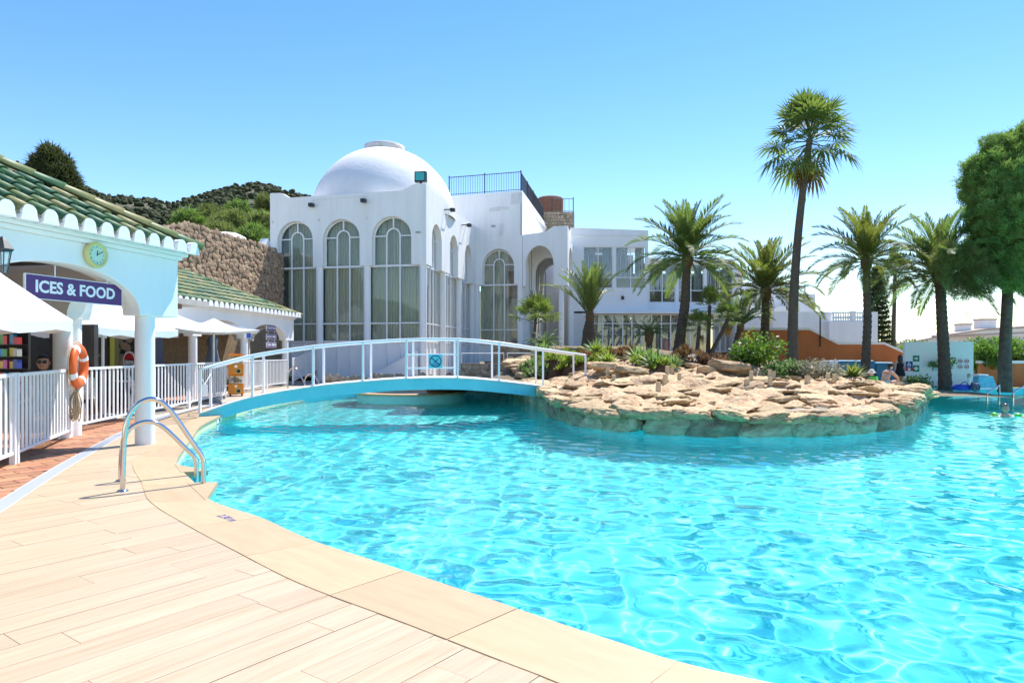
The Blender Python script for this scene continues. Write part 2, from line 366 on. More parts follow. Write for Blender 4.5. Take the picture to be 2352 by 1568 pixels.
# yellow band of tiles and white depth plates at the left waterline
i0 = next(i for i, p in enumerate(INN) if p[1] > 8.4)
band = MB()
off = [(p[0]+.012, p[1]-.004) for p in INN[i0:]]
band.add([(x, y, -.20) for x, y in off]+[(x, y, -.05) for x, y in off], [(i, i+1, len(off)+i+1, len(off)+i) for i in range(len(off)-1)])
yb = band.build('waterline_tiles', YEL); tag(yb, kind='structure')

# ------------------------------------------------------------------ deck of wood-look planks, coping, drain, terracotta
DR = [(-2.75, 1.2), (-3.66, 3.95), (-4.5, 6.0), (-5.42, 8.3), (-6.32, 10.75), (-6.86, 12.3), (-7.45, 14.3), (-7.95, 17.0), (-8.2, 20), (-8.25, 23.5)]
DR = [(p.x, p.y) for p in smooth_path([(a, b, 0) for a, b in DR], 4)]
def offs(pl, w):
    out = []
    for i, p in enumerate(pl):
        a, b = pl[max(i-1, 0)], pl[min(i+1, len(pl)-1)]; d = Vector((b[0]-a[0], b[1]-a[1])).normalized(); out.append((p[0]-d.y*w, p[1]+d.x*w))
    return out
mid = [((a[0]+b[0])/2, (a[1]+b[1])/2) for a, b in zip(INN, OUT)]
base = MB().flat([(p[0], p[1]) for p in mid]+list(reversed(DR)), None, -.022).build('deck', GROUT); tag(base, kind='structure')
region = [p for p in mid]+list(reversed(DR))
area = sum(region[i-1][0]*region[i][1]-region[i][0]*region[i-1][1] for i in range(len(region)))
if area < 0: region.reverse()
pa = math.radians(54); px, py = math.cos(pa), math.sin(pa); W_, L_ = .22, 1.26
rp = random.Random(3); full = None
for r in range(-60, 60):
    o_ = rp.choice([0, .33, .5, .66])*L_+rp.uniform(-.05, .05)
    for c in range(-3, 16):
        ca, cb = c*L_+o_, r*W_
        hx, hy = L_/2-.0016, W_/2-.0016
        loc = (ca*px+cb*py, ca*py-cb*px)
        if not (-8.3 < loc[0] < 9.5 and .4 < loc[1] < 17): continue
        rect = [(loc[0]+a*px+b*py, loc[1]+a*py-b*px) for a, b in ((-hx, hy), (-hx, -hy), (hx, -hy), (hx, hy))]
        if sum(rect[i-1][0]*rect[i][1]-rect[i][0]*rect[i-1][1] for i in range(4)) < 0: rect.reverse()
        q = clip_convex(region, rect)
        if len(q) < 3: continue
        ar = abs(sum(q[i-1][0]*q[i][1]-q[i][0]*q[i-1][1] for i in range(len(q))))/2
        if ar < .0012: continue
        lp = [((x-loc[0])*px+(y-loc[1])*py, -(x-loc[0])*py+(y-loc[1])*px) for x, y in q]
        if ar > 4*hx*hy*.995:
            if full is None: full = MB().flat(lp, -.02, 0).mesh('plank', PLANK)
            me = full
        else: me = MB().flat(lp, -.02, 0).mesh('plank', PLANK)
        obj('plank', me, base, loc=(loc[0], loc[1], rp.uniform(-.0012, .0008)), rot=(0, 0, pa))
cope = MB().add([(x, y, -.03) for x, y in INN]+[(x, y, -.03) for x, y in OUT], [(i, i+1, len(INN)+i+1, len(INN)+i) for i in range(len(INN)-1)]).build('coping', GROUT); tag(cope, kind='structure')
acc = 0; seg = [0]; lens = [0]
for i in range(1, len(INN)):
    acc += math.dist(INN[i], INN[i-1])
    if acc > .95 or i == len(INN)-1: seg.append(i); acc = 0
for a, b in zip(seg[:-1], seg[1:]):
    idx = list(range(a, b+1)); c = Vector(((INN[a][0]+OUT[b][0])/2, (INN[a][1]+OUT[b][1])/2)); d = Vector((INN[b][0]-INN[a][0], INN[b][1]-INN[a][1])).normalized()
    def loc2(p, g=0): v = Vector(p)-c; return (v.x*d.x+v.y*d.y, -v.x*d.y+v.y*d.x)
    pi = [loc2(INN[i]) for i in idx]; po = [loc2(OUT[i]) for i in idx]
    pi = [(x, y-.03) for x, y in pi]           # a small nose over the water
    pi[0] = (pi[0][0]+.003, pi[0][1]); pi[-1] = (pi[-1][0]-.003, pi[-1][1]); po[0] = (po[0][0]+.003, po[0][1]); po[-1] = (po[-1][0]-.003, po[-1][1])
    o = MB().flat(pi+po[::-1], -.045, .005).build('coping_stone', COPE, None, bev=.004)
    o.parent = cope; o.location = (c.x, c.y, 0); o.rotation_euler = (0, 0, math.atan2(d.y, d.x))
for tri in ([(-4.276, 8.64), (-3.62, 8.13), (-3.90, 8.03)], [(-3.5, 7.36), (-3.2, 7.42), (-2.92, 6.5)]):
    o = MB().flat(tri, -.05, .0095).build('coping_stone', COPE, None, bev=.004); o.parent = cope
    o = MB().flat([(Vector(p)+(Vector((sum(q[0] for q in tri)/3, sum(q[1] for q in tri)/3))-Vector(p))*.12).to_tuple() for p in tri], -1.6, -.05).build('coping_footing', POOLW, None); o.parent = cope
# drain channel
g1, g2 = offs(DR, 0), offs(DR, .17)
drn = MB().add([(x, y, -.006) for x, y in g1]+[(x, y, -.006) for x, y in g2], [(i, i+1, len(g1)+i+1, len(g1)+i) for i in range(len(g1)-1)]).build('drain_channel', mat('drain_gap', (.30, .31, .32), rough=.9)); tag(drn, kind='structure')
slat = MB(); acc = 0
DRF = [(p.x, p.y) for p in smooth_path([(a, b, 0) for a, b in DR], 26)]; last = None
for i in range(len(DRF)-1):
    p = Vector(DRF[i])
    if p.y < 3 or p.y > 16: continue
    if last is not None and (p-last).length < .021+max(0, p.y-8)*.002: continue
    last = p; d = (Vector(DRF[i+1])-p).normalized(); nn = Vector((-d.y, d.x)); hw = .0075
    q = [p+nn*.012-d*hw, p+nn*.158-d*hw, p+nn*.158+d*hw, p+nn*.012+d*hw]
    slat.add([(v.x, v.y, .001) for v in q]+[(v.x, v.y, -.006) for v in q], [(0, 1, 2, 3), (0, 1, 5, 4), (2, 3, 7, 6)])
for w0, w1 in ((-.004, .014), (.156, .174)):
    e1, e2 = offs(DR, w0), offs(DR, w1)
    slat.add([(x, y, .002) for x, y in e1]+[(x, y, .002) for x, y in e2], [(i, i+1, len(e1)+i+1, len(e1)+i) for i in range(len(e1)-1)])
so_ = slat.build('drain_grating', DRAIN, drn); so_['kind'] = 'stuff'
# terracotta paving beyond the drain, under the arcades
g3 = offs(DR, .178)
tp = MB().flat([(x, y) for x, y in g3]+[(-22, 24), (-22, 1.2)], None, -.018).build('terracotta_paving', TGROUT); tag(tp, kind='structure')
treg = [p for p in g3 if 4.2 < p[1] < 15]+[p for p in offs(DR, 1.65) if 4.2 < p[1] < 15][::-1]
if sum(treg[i-1][0]*treg[i][1]-treg[i][0]*treg[i-1][1] for i in range(len(treg))) < 0: treg.reverse()
ta = R(54); tx, ty = math.cos(ta), math.sin(ta); tl, tw = .44, .22; cnt = 0; tmesh = None
for r in range(-80, 80):
    for c in range(-60, 60):
        ca, cb = c*tl+(r % 2)*tl/2, r*tw; loc = (ca*tx+cb*ty, ca*ty-cb*tx)
        if loc[1] > 16 or loc[1] < 3.4 or loc[0] < -10.5: continue
        if loc[0] > -4: continue
        hx, hy = tl/2-.008, tw/2-.008
        rect = [(loc[0]+a*tx+b*ty, loc[1]+a*ty-b*tx) for a, b in ((-hx, hy), (-hx, -hy), (hx, -hy), (hx, hy))]
        if sum(rect[i-1][0]*rect[i][1]-rect[i][0]*rect[i-1][1] for i in range(4)) < 0: rect.reverse()
        q = clip_convex(treg, rect)
        if len(q) < 3 or cnt >= 290: continue
        ar = abs(sum(q[i-1][0]*q[i][1]-q[i][0]*q[i-1][1] for i in range(len(q))))/2
        if ar < .006: continue
        cnt += 1; lp = [((x-loc[0])*tx+(y-loc[1])*ty, -(x-loc[0])*ty+(y-loc[1])*tx) for x, y in q]
        if ar > 4*hx*hy*.995:
            if tmesh is None: tmesh = MB().flat(lp, -.017, 0).mesh('paving_tile', TERRA)
            me = tmesh
        else: me = MB().flat(lp, -.017, 0).mesh('paving_tile', TERRA)
        obj('paving_tile', me, tp, loc=(loc[0], loc[1], rp.uniform(-.002, 0)), rot=(0, 0, ta))
tq = offs(DR, 1.66)
o = MB().flat([(x, y) for x, y in tq]+[(-22, 24), (-22, 1.2)], None, -.004).build('bar_floor', TERRA); tag(o, kind='structure')
# far terrace right, and the bar terrace behind arcade two
o = MB().flat([(14.0, 28.6), (17.2, 28.45), (22, 27.85), (30, 26.55), (42, 24.1), (60, 24), (60, 34), (14.0, 34)], None, -.012).build('far_terrace', PAVE); tag(o, kind='structure')
o = MB().flat([(-22, 20), (-7.62, 20), (-7.6, 23.6), (-6.2, 26.4), (-4, 27.8), (-3.8, 36), (-22, 36)], None, -.013).build('bar_terrace', PAVE); tag(o, kind='structure')
o = MB().flat([(16.2, 28.7), (40, 26.6), (40, 29.5), (16.2, 30.4)], None, -.006).build('lawn', GRASS); tag(o, kind='structure')
# rising planted ground behind the rocks
def gz(x, y):
    e = .30+.84*sst(13.6, 20.3, y)*(1-sst(6.8, 12.8, x))*(1-(.75-.75*sst(.8, 3.6, x))*(1-sst(21, 25, y)))-.10*sst(9, 13, x)+.8*sst(24, 42, y)*(1-sst(13, 19, x))
    e = e*(1-sst(13.6, 18.5, x))
    if y > 21: e *= 1-sst(21, 25, y)*(1-sst(-2.2, .8, x))
    return e-.03
gx, gy = np.linspace(-3, 20, 70), np.linspace(20.5, 62, 110)
V = [(x, y, gz(x, y)-.05+.05*noise.noise((x*.8, y*.8, 0))) for y in gy for x in gx]
i = np.arange(len(gy)-1)[:, None]*len(gx)+np.arange(len(gx)-1)[None, :]
Fq = [f for f in np.stack([i, i+1, i+len(gx)+1, i+len(gx)], -1).reshape(-1, 4) if max(V[k][2] for k in f) > .0]
o = obj('garden_ground', npmesh('garden_ground', V, Fq, GARD)); o.data.shade_smooth(); tag(o, kind='structure')
# hills
RID = [(-1500, 330), (-700, 360), (-250, 330), (0, 352), (68, 372), (173, 412), (240, 442), (284, 446), (340, 449), (392, 458), (432, 450), (490, 432), (540, 420), (586, 413), (625, 420), (663, 432), (718, 446), (800, 470), (950, 560), (1150, 690), (1400, 770), (1700, 806)]
def ridv(u):
    for (a, va), (b, vb) in zip(RID[:-1], RID[1:]):
        if a <= u <= b: t = (u-a)/(b-a); return va+(vb-va)*t
    return 806
us = np.arange(-1400, 1690, 14.); ds = [95, 110, 130, 150, 175, 200, 230, 260, 290, 320, 345, 365, 380, 400, 430, 480, 560]
def hz(u, d):
    dr = 380; zr = (812-ridv(u))/1568*dr
    x = (u-1176)/1568*d
    t = max(0, (d-95)/(dr-95)); h = zr*(t**1.15) if t <= 1 else zr*max(0, 1-(t-1)*1.1)
    return -1+h*(1+.10*noise.noise((x*.02, d*.02, 3))*min(1, 4*abs(1-t)))+1.2*noise.noise((x*.06, d*.06, 1))*min(1, t*4)*min(1, .25+3*abs(1-t))
V = [((u-1176)/1568*d, d, hz(u, d)) for d in ds for u in us]
i = np.arange(len(ds)-1)[:, None]*len(us)+np.arange(len(us)-1)[None, :]
o = obj('hills', npmesh('hills', V, np.stack([i, i+1, i+len(us)+1, i+len(us)], -1).reshape(-1, 4), HILL)); o.data.shade_smooth(); tag(o, kind='structure')
# ------------------------------------------------------------------ domed glazed hall
HALL = thing('domed_hall', 'white hall with big dome and tall arched curtained windows behind the footbridge', 'building', loc=(-4.27, 34, 0))
def hpart(mb, name, m, parent=HALL, **k):
    o = mb.build(name, m, None, **k)
    o.parent = parent
    o.matrix_parent_inverse = parent_inv(parent); return o
def parent_inv(p):
    m = Matrix.Identity(4); q = p; chain = []
    while q: chain.append(q); q = q.parent
    for q in reversed(chain): m = m @ q.matrix_parent_inverse @ q.matrix_basis
    return m.inverted()
def pleats(fr, s0, s1, t, z0, z1, amp=.06, wl=.17, seed=0, top=None):
    r = random.Random(seed); n = max(8, int((s1-s0)/wl*6)); mb = MB(fr); vs = []; ph = 0; row = []
    for i in range(n+1):
        s = s0+(s1-s0)*i/n; ph += 2*math.pi/6*r.uniform(.6, 1.4); row.append((s, t+amp*math.sin(ph)))
    vs = [(s, tt, z0) for s, tt in row]+[(s, tt*1, (top(s) if top else z1)) for s, tt in row]
    mb.add(vs, [(i, i+1, n+2+i, n+1+i) for i in range(n)]); return mb
Z0, ZL, ZT, ZS, ZA = .2, 2.02, 2.95, 5.86, 7.25      # floor, sill, transom, column top, arch spring
def bay(fr, parent, s0, s1, a0, a1, seed, base=Z0, curt=(0, 1), cm=None, solid=True):
    # s0..s1 between the columns, a0..a1 the arched opening above them
    T = -.32; rise = (a1-a0)/2*1.02; c = (a0+a1)/2; m1, m2 = c-(a1-a0)*.17, c+(a1-a0)*.17; ri = (m2-m1)/2
    top = lambda s: ZA+rise*math.sqrt(max(0, 1-((s-c)/((a1-a0)/2))**2))
    zi = ZA+.12; f = MB(fr); b = .035
    for m in (m1, m2): f.box(m-b, m+b, T-.04, T+.05, base if solid else ZL, zi)
    ring = [(c-ri*math.cos(math.pi*i/14), zi+ri*1.05*math.sin(math.pi*i/14)) for i in range(15)]
    inn = [(c-(ri-.001)*math.cos(math.pi*i/14)*(1-.14), zi+(ri*1.05-.055)*math.sin(math.pi*i/14)) for i in range(15)]
    outer = [(c-(ri+.035)*math.cos(math.pi*i/14), zi+(ri*1.05+.035)*math.sin(math.pi*i/14)) for i in range(15)]
    inn = [(c-(ri-.035)*math.cos(math.pi*i/14), zi+(ri*1.05-.035)*math.sin(math.pi*i/14)) for i in range(15)]
    f.prism(outer+inn[::-1], T-.04, T+.05)
    f.box(c-b, c+b, T-.04, T+.05, zi+ri*1.05+.02, top(c)-.02)
    for x0, x1 in ((a0, m1), (m2, a1)): f.box(x0, x1, T-.035, T+.04, zi-.03, zi+.03)
    f.box(s0, s1, T-.045, T+.06, ZS-.05, ZS+.05); f.box(s0, s1, T-.04, T+.05, ZT-.035, ZT+.035); f.box(s0, s1, T-.045, T+.055, ZL-.04, ZL+.05)
    oa = [(c-(a1-a0)/2*math.cos(math.pi*i/20), ZA+rise*math.sin(math.pi*i/20)) for i in range(21)]
    ob = [(c-((a1-a0)/2-.06)*math.cos(math.pi*i/20), ZA+(rise-.06)*math.sin(math.pi*i/20)) for i in range(21)]
    f.prism([(a0, ZS)]+oa+[(a1, ZS), (a1-.06, ZS)]+ob[::-1]+[(a0+.06, ZS)], T-.04, T+.045)
    wd = hpart(f, 'window', WP, parent)
    for x0, x1 in ((s0, m1-b), (m1+b, m2-b), (m2+b, s1)):
        for z0, z1 in ((ZL+.05, ZT-.035), (ZT+.035, ZS-.05)): hpart(MB(fr).box(x0, x1, T-.008, T, z0, z1), 'pane', GL, wd)
    for x0, x1 in ((a0, m1-b), (m1+b, m2-b), (m2+b, a1)):
        n = 8; hpart(MB(fr).prism([(x0, ZS+.05)]+[(x0+(x1-x0)*i/n, top(x0+(x1-x0)*i/n)-.01) for i in range(n+1)]+[(x1, ZS+.05)], T-.008, T), 'pane', GL, wd)
    if curt:
        L_ = a1-a0; q0, q1 = s0+(s1-s0)*curt[0], s0+(s1-s0)*curt[1]
        hpart(pleats(fr, q0, q1, T-.25, ZL-.1, ZS+.02, seed=seed), 'curtain', cm or CUR, wd)
        q0, q1 = max(a0, q0), min(a1, q1)
        hpart(pleats(fr, q0, q1, T-.27, ZS-.05, 0, seed=seed+50, top=lambda s: top(min(max(s, a0+.01), a1-.01))+.1), 'curtain', cm or CUR, wd)
    if solid: hpart(MB(fr).box(s0, s1, T-.1, T-.02, base, ZL-.04), 'sill_panel', W, parent)
FL = Frame((-4.27-.98*8.55, 34+.198*8.55), (.98, -.198)); LF = 8.55           # face towards the bridge
FR = Frame((-4.27, 34), (.181, .983)); RF = 10.6                              # sunlit side face
def facade(fr, L, openings, prof, T=.36):
    p = [(0, ZS)]
    for a0, a1 in openings: p += [(a0, ZS)]+arch(a0, a1, ZA, (a1-a0)/2*1.02)+[(a1, ZS)]
    p += [(L, ZS)]+prof
    return MB(fr).prism(p, -T, 0)
opL = [(.42, 2.42), (2.98, 5.0), (5.66, 7.76)]
profL = [(LF, 9.88), (LF-.55, 9.88), (LF-.75, 9.83), (LF-.98, 9.70), (LF-1.2, 9.62), (LF-1.5, 9.58), (1.1, 9.5), (.65, 9.76), (0, 9.78)]
hpart(facade(FL, LF, opL, profL), 'front_wall', W2)
opR = [(.95, 2.75), (4.35, 6.15), (7.75, 9.5)]
profR = [(RF, 9.6), (RF-.3, 9.62), (2.4, 9.58), (1.5, 9.62), (1.05, 9.72), (.75, 9.85), (.37, 9.88)]
p = [(.37, ZS)]
for a0, a1 in opR: p += [(a0, ZS)]+arch(a0, a1, ZA, (a1-a0)/2*1.02)+[(a1, ZS)]
hpart(MB(FR).prism(p+[(RF, ZS)]+profR, -.36, 0), 'side_wall', W2)
colsL = [.12, 2.7, 5.33, 8.32]; colsR = [.24, 3.55, 6.95, 10.2]
for s in colsL: hpart(MB(FL).cyl(s, -.2, Z0-.3, ZS, .19), 'column', W, smooth=False, auto=.8)
for s in colsR[1:]: hpart(MB(FR).cyl(s, -.2, Z0-.3, ZS, .19), 'column', W, auto=.8)
for k, (s0, s1) in enumerate(zip(colsL[:-1], colsL[1:])):
    bay(FL, HALL, s0+.15, s1-.15, *opL[k], seed=k, curt=((.22, 1), (0, 1), (0, 1))[k])
for k, (s0, s1) in enumerate(zip(colsR[:-1], colsR[1:])): bay(FR, HALL, s0+.15, s1-.15, *opR[k], seed=10+k)
# sunlit base course, back walls, roof, floor
bk = FL(0, 0, 0); c1 = FL(0, -10.2, 0); c2 = FR(RF, -.1, 0)
hpart(MB().flat([(FL(.1, -.4, 0).x, FL(.1, -.4, 0).y), (FL(LF-.4, -.4, 0).x, FL(LF-.4, -.4, 0).y), (FR(RF, -.4, 0).x, FR(RF, -.4, 0).y), (c1.x+.2, c1.y)], 9.0, 9.2), 'roof', W)
hpart(MB().flat([(FL(.1, -.4, 0).x, FL(.1, -.4, 0).y), (FL(LF-.4, -.4, 0).x, FL(LF-.4, -.4, 0).y), (FR(RF, -.4, 0).x, FR(RF, -.4, 0).y), (c1.x+.2, c1.y)], 1.2, 1.5), 'floor_slab', INT)
hpart(MB(FL).box(-.02, .3, -10.2, -.37, Z0-.3, 9.5), 'end_wall', W)
hpart(MB(FL).box(.31, LF-.6, -10.2, -10.0, Z0-.3, 9.5), 'rear_wall', INT)
DC = Vector((-7.3, 39.05, 9.05)); prof = [(4.05*math.cos(a), 4.0*math.sin(a)) for a in [R(x) for x in range(0, 76, 5)]]
dm = MB(); vs = []; nn = 64
for r, z in prof:
    for k in range(nn):
        a = 2*math.pi*k/nn; q = 1+.006*noise.noise((math.cos(a)*3, math.sin(a)*3, z*1.3)); vs.append((DC.x+r*q*math.cos(a), DC.y+r*q*math.sin(a), DC.z+z))
dm.add(vs, [(i*nn+k, i*nn+(k+1) % nn, (i+1)*nn+(k+1) % nn, (i+1)*nn+k) for i in range(len(prof)-1) for k in range(nn)])
dome = hpart(dm, 'dome', DCEMENT, smooth=True)
hpart(MB().lathe([(1.0, -.25), (1.12, .05), (1.14, .3), (1.05, .34), (.92, .3), (.9, 0)], (DC.x, DC.y, DC.z+3.86), 40), 'dome_ring', mat('ring_worn', (.62, .52, .43), (.8, .78, .76), rough=.85, scale=2.5), dome, smooth=True)
# sunlit triangle below the glazing, shaped as a solid white wedge
rw = MB(FL).prism([(5.0, -.05), (8.15, -.05), (8.15, 1.55)], .1, .3).build('sun_patch_wedge', W); tag(rw, 'low white triangular wedge standing for a sunlit patch at the foot of the domed hall', 'wall')
# floodlight on the corner and small spots under the parapet
fl = thing('floodlight', 'square floodlight with teal glass on the corner parapet of the domed hall', 'floodlight', loc=FL(LF-.2, 0, 9.88))
q = FL(LF-.22, -.12, 9.9)
def lp(mb, name, m, par, **k): return hpart(mb, name, m, par, **k)
lp(MB(FL).box(LF-.6, LF-.02, -.22, .05, 9.96, 10.48), 'housing', BLK, fl); lp(MB(FL).box(LF-.54, LF-.08, .055, .07, 10.03, 10.42), 'lens', FLOODG, fl); lp(MB(FL).box(LF-.36, LF-.26, -.12, -.02, 9.86, 9.97), 'bracket', BLK, fl)
for fr, s, z, long, lab in ((FL, 2.45, 9.02, 0, 'small black spotlight under the parapet over the leftmost arched window'), (FL, 5.3, 9.12, 0, 'small black spotlight under the parapet between two front arches'),
                            (FR, 3.2, 9.2, .75, 'black spotlight on a long arm over the sunlit side arches'), (FR, 6.9, 9.05, .75, 'black spotlight on an arm by the inner end of the sunlit side')):
    t = thing('spotlight', lab, 'spotlight', 'spotlights of the domed hall', loc=fr(s, 0, z))
    lp(MB(fr).box(s-.03, s+.03, 0, .1+long*.35, z, z+.05), 'arm', BLK, t); lp(MB(fr).box(s-.13, s+.13, .08+long*.35, .34+long*.35, z-.1, z+.09), 'lamp_head', BLK, t, bev=.03)
    if long: lp(MB(fr).tube([(s, 0, z-1.1), (s, .05+long*.3, z)], .018, 6), 'strut', WP, t)

# ------------------------------------------------------------------ tall wing and arched porch right of the hall
WING = thing('tower_wing', 'tall white wing with roof terrace and dark arched window beside the domed hall', 'building', loc=(-2.36, 44.4, 0))
FW = Frame((-2.36, 44.4), (.98, -.198))
p = [(-.5, ZS), (.45, ZS)]+arch(.45, 2.55, ZA-.2, 1.12)+[(2.55, ZS), (3.08, ZS), (3.08, 11.86), (-.5, 11.75), (-1.9, 11.7), (-1.9, 9.5), (-.5, 9.3)]
ow = hpart(MB(FW).prism(p, -.36, 0), 'front_wall', W2, WING)
ZA0 = ZA; ZA = ZA-.2
bay(FW, WING, .2, 2.78, .45, 2.55, 31, base=.9, curt=(0, .72))
ZA = ZA0
hpart(MB(FW).cyl(.02, -.2, .5, ZS, .19), 'column', W, WING, auto=.8); hpart(MB(FW).cyl(2.92, -.2, .5, ZS, .19), 'column', W, WING, auto=.8)
FS = Frame((.66, 43.79), (.181, .983))
hpart(MB(FS).prism([(.37, 8.9), (11.2, 8.9), (11.2, 11.85), (.37, 11.86)], -.3, 0), 'side_wall', W2, WING)
hpart(MB(FW).box(-1.9, 3.0, -11, -.37, 11.35, 11.5), 'roof', W, WING)
hpart(MB(FW).box(-.4, 3.2, -4.2, -4.0, .5, 9), 'inner_wall', INT, WING)
hpart(MB(FW).box(1.0, 2.3, -3.0, -2.4, 5.2, 7.0), 'inner_balcony', mat('wood_interior', (.30, .13, .06), (.2, .08, .04), rough=.6), WING)
# weathering details of the tower wall: patched corner, conduit, old fitting
PATCH = mat('render_patch', (.74, .735, .71), (.66, .65, .61), rough=.85, scale=4, bump=.4)
hpart(MB(FW).box(2.35, 3.07, 0, .012, 11.0, 11.72), 'patched_render', PATCH, WING)
for s_, z_ in ((2.42, 11.1), (2.98, 11.1), (2.42, 11.6), (2.98, 11.6)): hpart(MB(FW).box(s_-.03, s_+.03, .012, .03, z_-.03, z_+.03), 'anchor_bolt', PATCH, WING)
hpart(MB(FW).prism([(.9, 10.55), (2.2, 10.7), (2.2, 10.85), (1.5, 10.9), (.9, 10.8)], 0, .008), 'patched_render', PATCH, WING)
hpart(MB(FW).prism([(1.55, 9.0), (1.8, 9.02), (1.85, 9.75), (1.68, 9.85), (1.6, 9.7)], 0, .03), 'patched_render', PATCH, WING)
hpart(MB(FW).prism([(1.0, 9.6), (1.25, 9.55), (1.35, 9.68), (1.1, 9.72)], 0, .05), 'old_fitting', GREYM, WING)
hpart(MB(FW).tube([(3.0, .02, 11.0), (3.0, .02, 9.0)], .014, 6), 'cable', IRON, WING)
hpart(MB(FL).tube([(LF-.12, .02, 9.8), (LF-.12, .02, 6.0)], .016, 6), 'cable', WP, HALL); hpart(MB(FL).tube([(2.45, .02, 9.02), (2.45, .02, 9.3), (5.3, .02, 9.38), (5.3, .02, 9.12)], .012, 6), 'cable', WP, HALL)
for s_ in (.15, 2.75, 5.4): hpart(MB(FL).box(s_-.05, s_+.05, .0, .02, 8.2, 8.34), 'junction_box', PATCH, HALL)
hpart(MB(FL).box(8.0, 8.25, .0, .03, 7.4, 7.5), 'junction_box', GREYM, HALL)
# terrace railing
def iron_rail(parent, P, Q, h=1.25, step=.16, post=2.6):
    P, Q = Vector(P), Vector(Q); L = (Q-P).length; d = (Q-P)/L; n = int(L/step)
    lp(MB().tube([P+Vector((0, 0, h)), Q+Vector((0, 0, h))], .028, 6), 'top_rail', IRON, parent); lp(MB().tube([P+Vector((0, 0, .12)), Q+Vector((0, 0, .12))], .02, 6), 'bottom_rail', IRON, parent)
    for i in range(n+1):
        c = P+d*(L*i/n); lp(MB().box(c.x-.012, c.x+.012, c.y-.012, c.y+.012, c.z+.02, c.z+h), 'baluster', IRON, parent)
    k = max(1, round(L/post))
    for i in range(k+1):
        c = P+d*(L*i/k); lp(MB().box(c.x-.035, c.x+.035, c.y-.035, c.y+.035, c.z-.02, c.z+h+.1), 'post', IRON, parent)
ra = thing('terrace_railing', 'black iron railing along the front of the flat roof terrace', 'railing', loc=FW(0, -.2, 11.8)); iron_rail(ra, FW(-1.85, -.2, 11.74), FW(2.95, -.2, 11.86))
rb = thing('terrace_railing', 'black iron railing running back along the sunlit side of the roof terrace', 'railing', loc=FS(2, -.15, 11.8)); iron_rail(rb, FS(.45, -.16, 11.87), FS(11, -.16, 11.86))
PORCH = thing('arched_porch', 'white open porch with scrolled top and slim round columns', 'porch', loc=FW(4.5, 0, 1.5))
PL, PR = 3.1, 6.0
p = [(PL, 5.72), (PL+.2, 5.72)]+arch(PL+.2, PR-.9, 7.1, 1.2)+[(PR-.9, 5.72), (PR, 5.72), (PR, 9.5), (PR-.9, 9.48), (PR-1.1, 9.38), (PR-1.35, 9.2), (PR-1.7, 9.12), (PL, 9.02)]
hpart(MB(FW).prism(p, -.4, 0), 'front_wall', W2, PORCH)
FP = Frame(FW(PR, 0, 0).to_2d(), (.181, .983))
p = [(.42, 5.72), (.75, 5.72)]+arch(.75, 3.35, 7.1, 1.3)+[(3.35, 5.72), (4.5, 5.72)]+arch(4.5, 7.1, 7.1, 1.3)+[(7.1, 5.72), (8.2, 5.72), (8.2, 8.75), (2.2, 8.8), (1.2, 9.1), (.8, 9.38), (.42, 9.48)]
hpart(MB(FP).prism(p, -.4, 0), 'side_wall', W2, PORCH)
for k, y in enumerate((3.4, 6.8)):               # inner cross arches seen through the porch
    p = [(PL+.02, 5.72), (PL+.25, 5.72)]+arch(PL+.25, PR-.75, 6.9, 1.1)+[(PR-.75, 5.72), (PR-.42, 5.72), (PR-.42, 8.6), (PL+.02, 8.6)]
    hpart(MB(FW).prism(p, -y-.35, -y), 'cross_wall', W, PORCH)
for k in range(3):
    y = .9+k*3.4
    hpart(MB(FS).prism([(y, 5.72)]+arch(y, y+2.2, 6.9, 1.1)+[(y+2.2, 5.72), (y+2.6, 5.72), (y+2.6, 8.85), (y-.3, 8.85), (y-.3, 5.72)], .01, .06), 'wall_arch', W, PORCH)
    hpart(MB(FS).cyl(y+2.4, .3, .8, 5.72, .15, 14), 'column', W, PORCH, auto=.8)
for fr, s, t in ((FW, PR-.42, -.2), (FP, 3.9, -.2), (FP, 7.6, -.2)): hpart(MB(fr).cyl(s, t, .8, 5.72, .17, 18), 'column', W, PORCH, auto=.8)
hpart(MB(FW).box(PL-.2, PR-.45, -8.2, -.41, 8.6, 8.72), 'roof', W, PORCH)
hpart(MB(FW).box(PL-1, PR+3, -11.6, -11.3, .5, 9.5), 'rear_wall', W, PORCH)
hpart(MB(FS).box(0, 11, -.3, -.02, .5, 8.88), 'inner_side_wall', W, PORCH)
# brick drum and stone stair tower behind
bt = thing('brick_drum', 'round brick structure on stone base above the roof terrace', 'tower', loc=(5.2, 60, 0))
dc = at(1264, 480, 60)
hpart(MB().lathe([(1.15, 9), (1.15, 14.95), (1.05, 15.05), (.01, 15.05)], (dc.x, dc.y, 0), 36), 'drum', BRICKC, bt)
hpart(MB().box(at(1243, 500, 55).x, at(1319, 500, 55).x, 54.9, 57, 3, at(0, 487, 55).z), 'stone_base', RUB, bt)
for k in range(12):
    for j in range(12):
        x = at(1243, 0, 55).x+.09+j*.25+(k % 2)*.08; z = at(0, 487, 55).z-.15-k*.26
        if x < at(1319, 0, 55).x-.1: hpart(MB().box(x-.11, x+.11, 54.82, 54.95, z-.11, z+.11), 'stone', RUB, bt, bev=.02)
rc = thing('terrace_railing', 'short iron railing on the stone stair tower', 'railing', loc=(4.5, 55, 12.8)); iron_rail(rc, Vector((at(1268, 0, 55).x, 55.1, at(0, 487, 55).z)), Vector((at(1317, 0, 55).x, 55.1, at(0, 487, 55).z)), 1.1, .3)

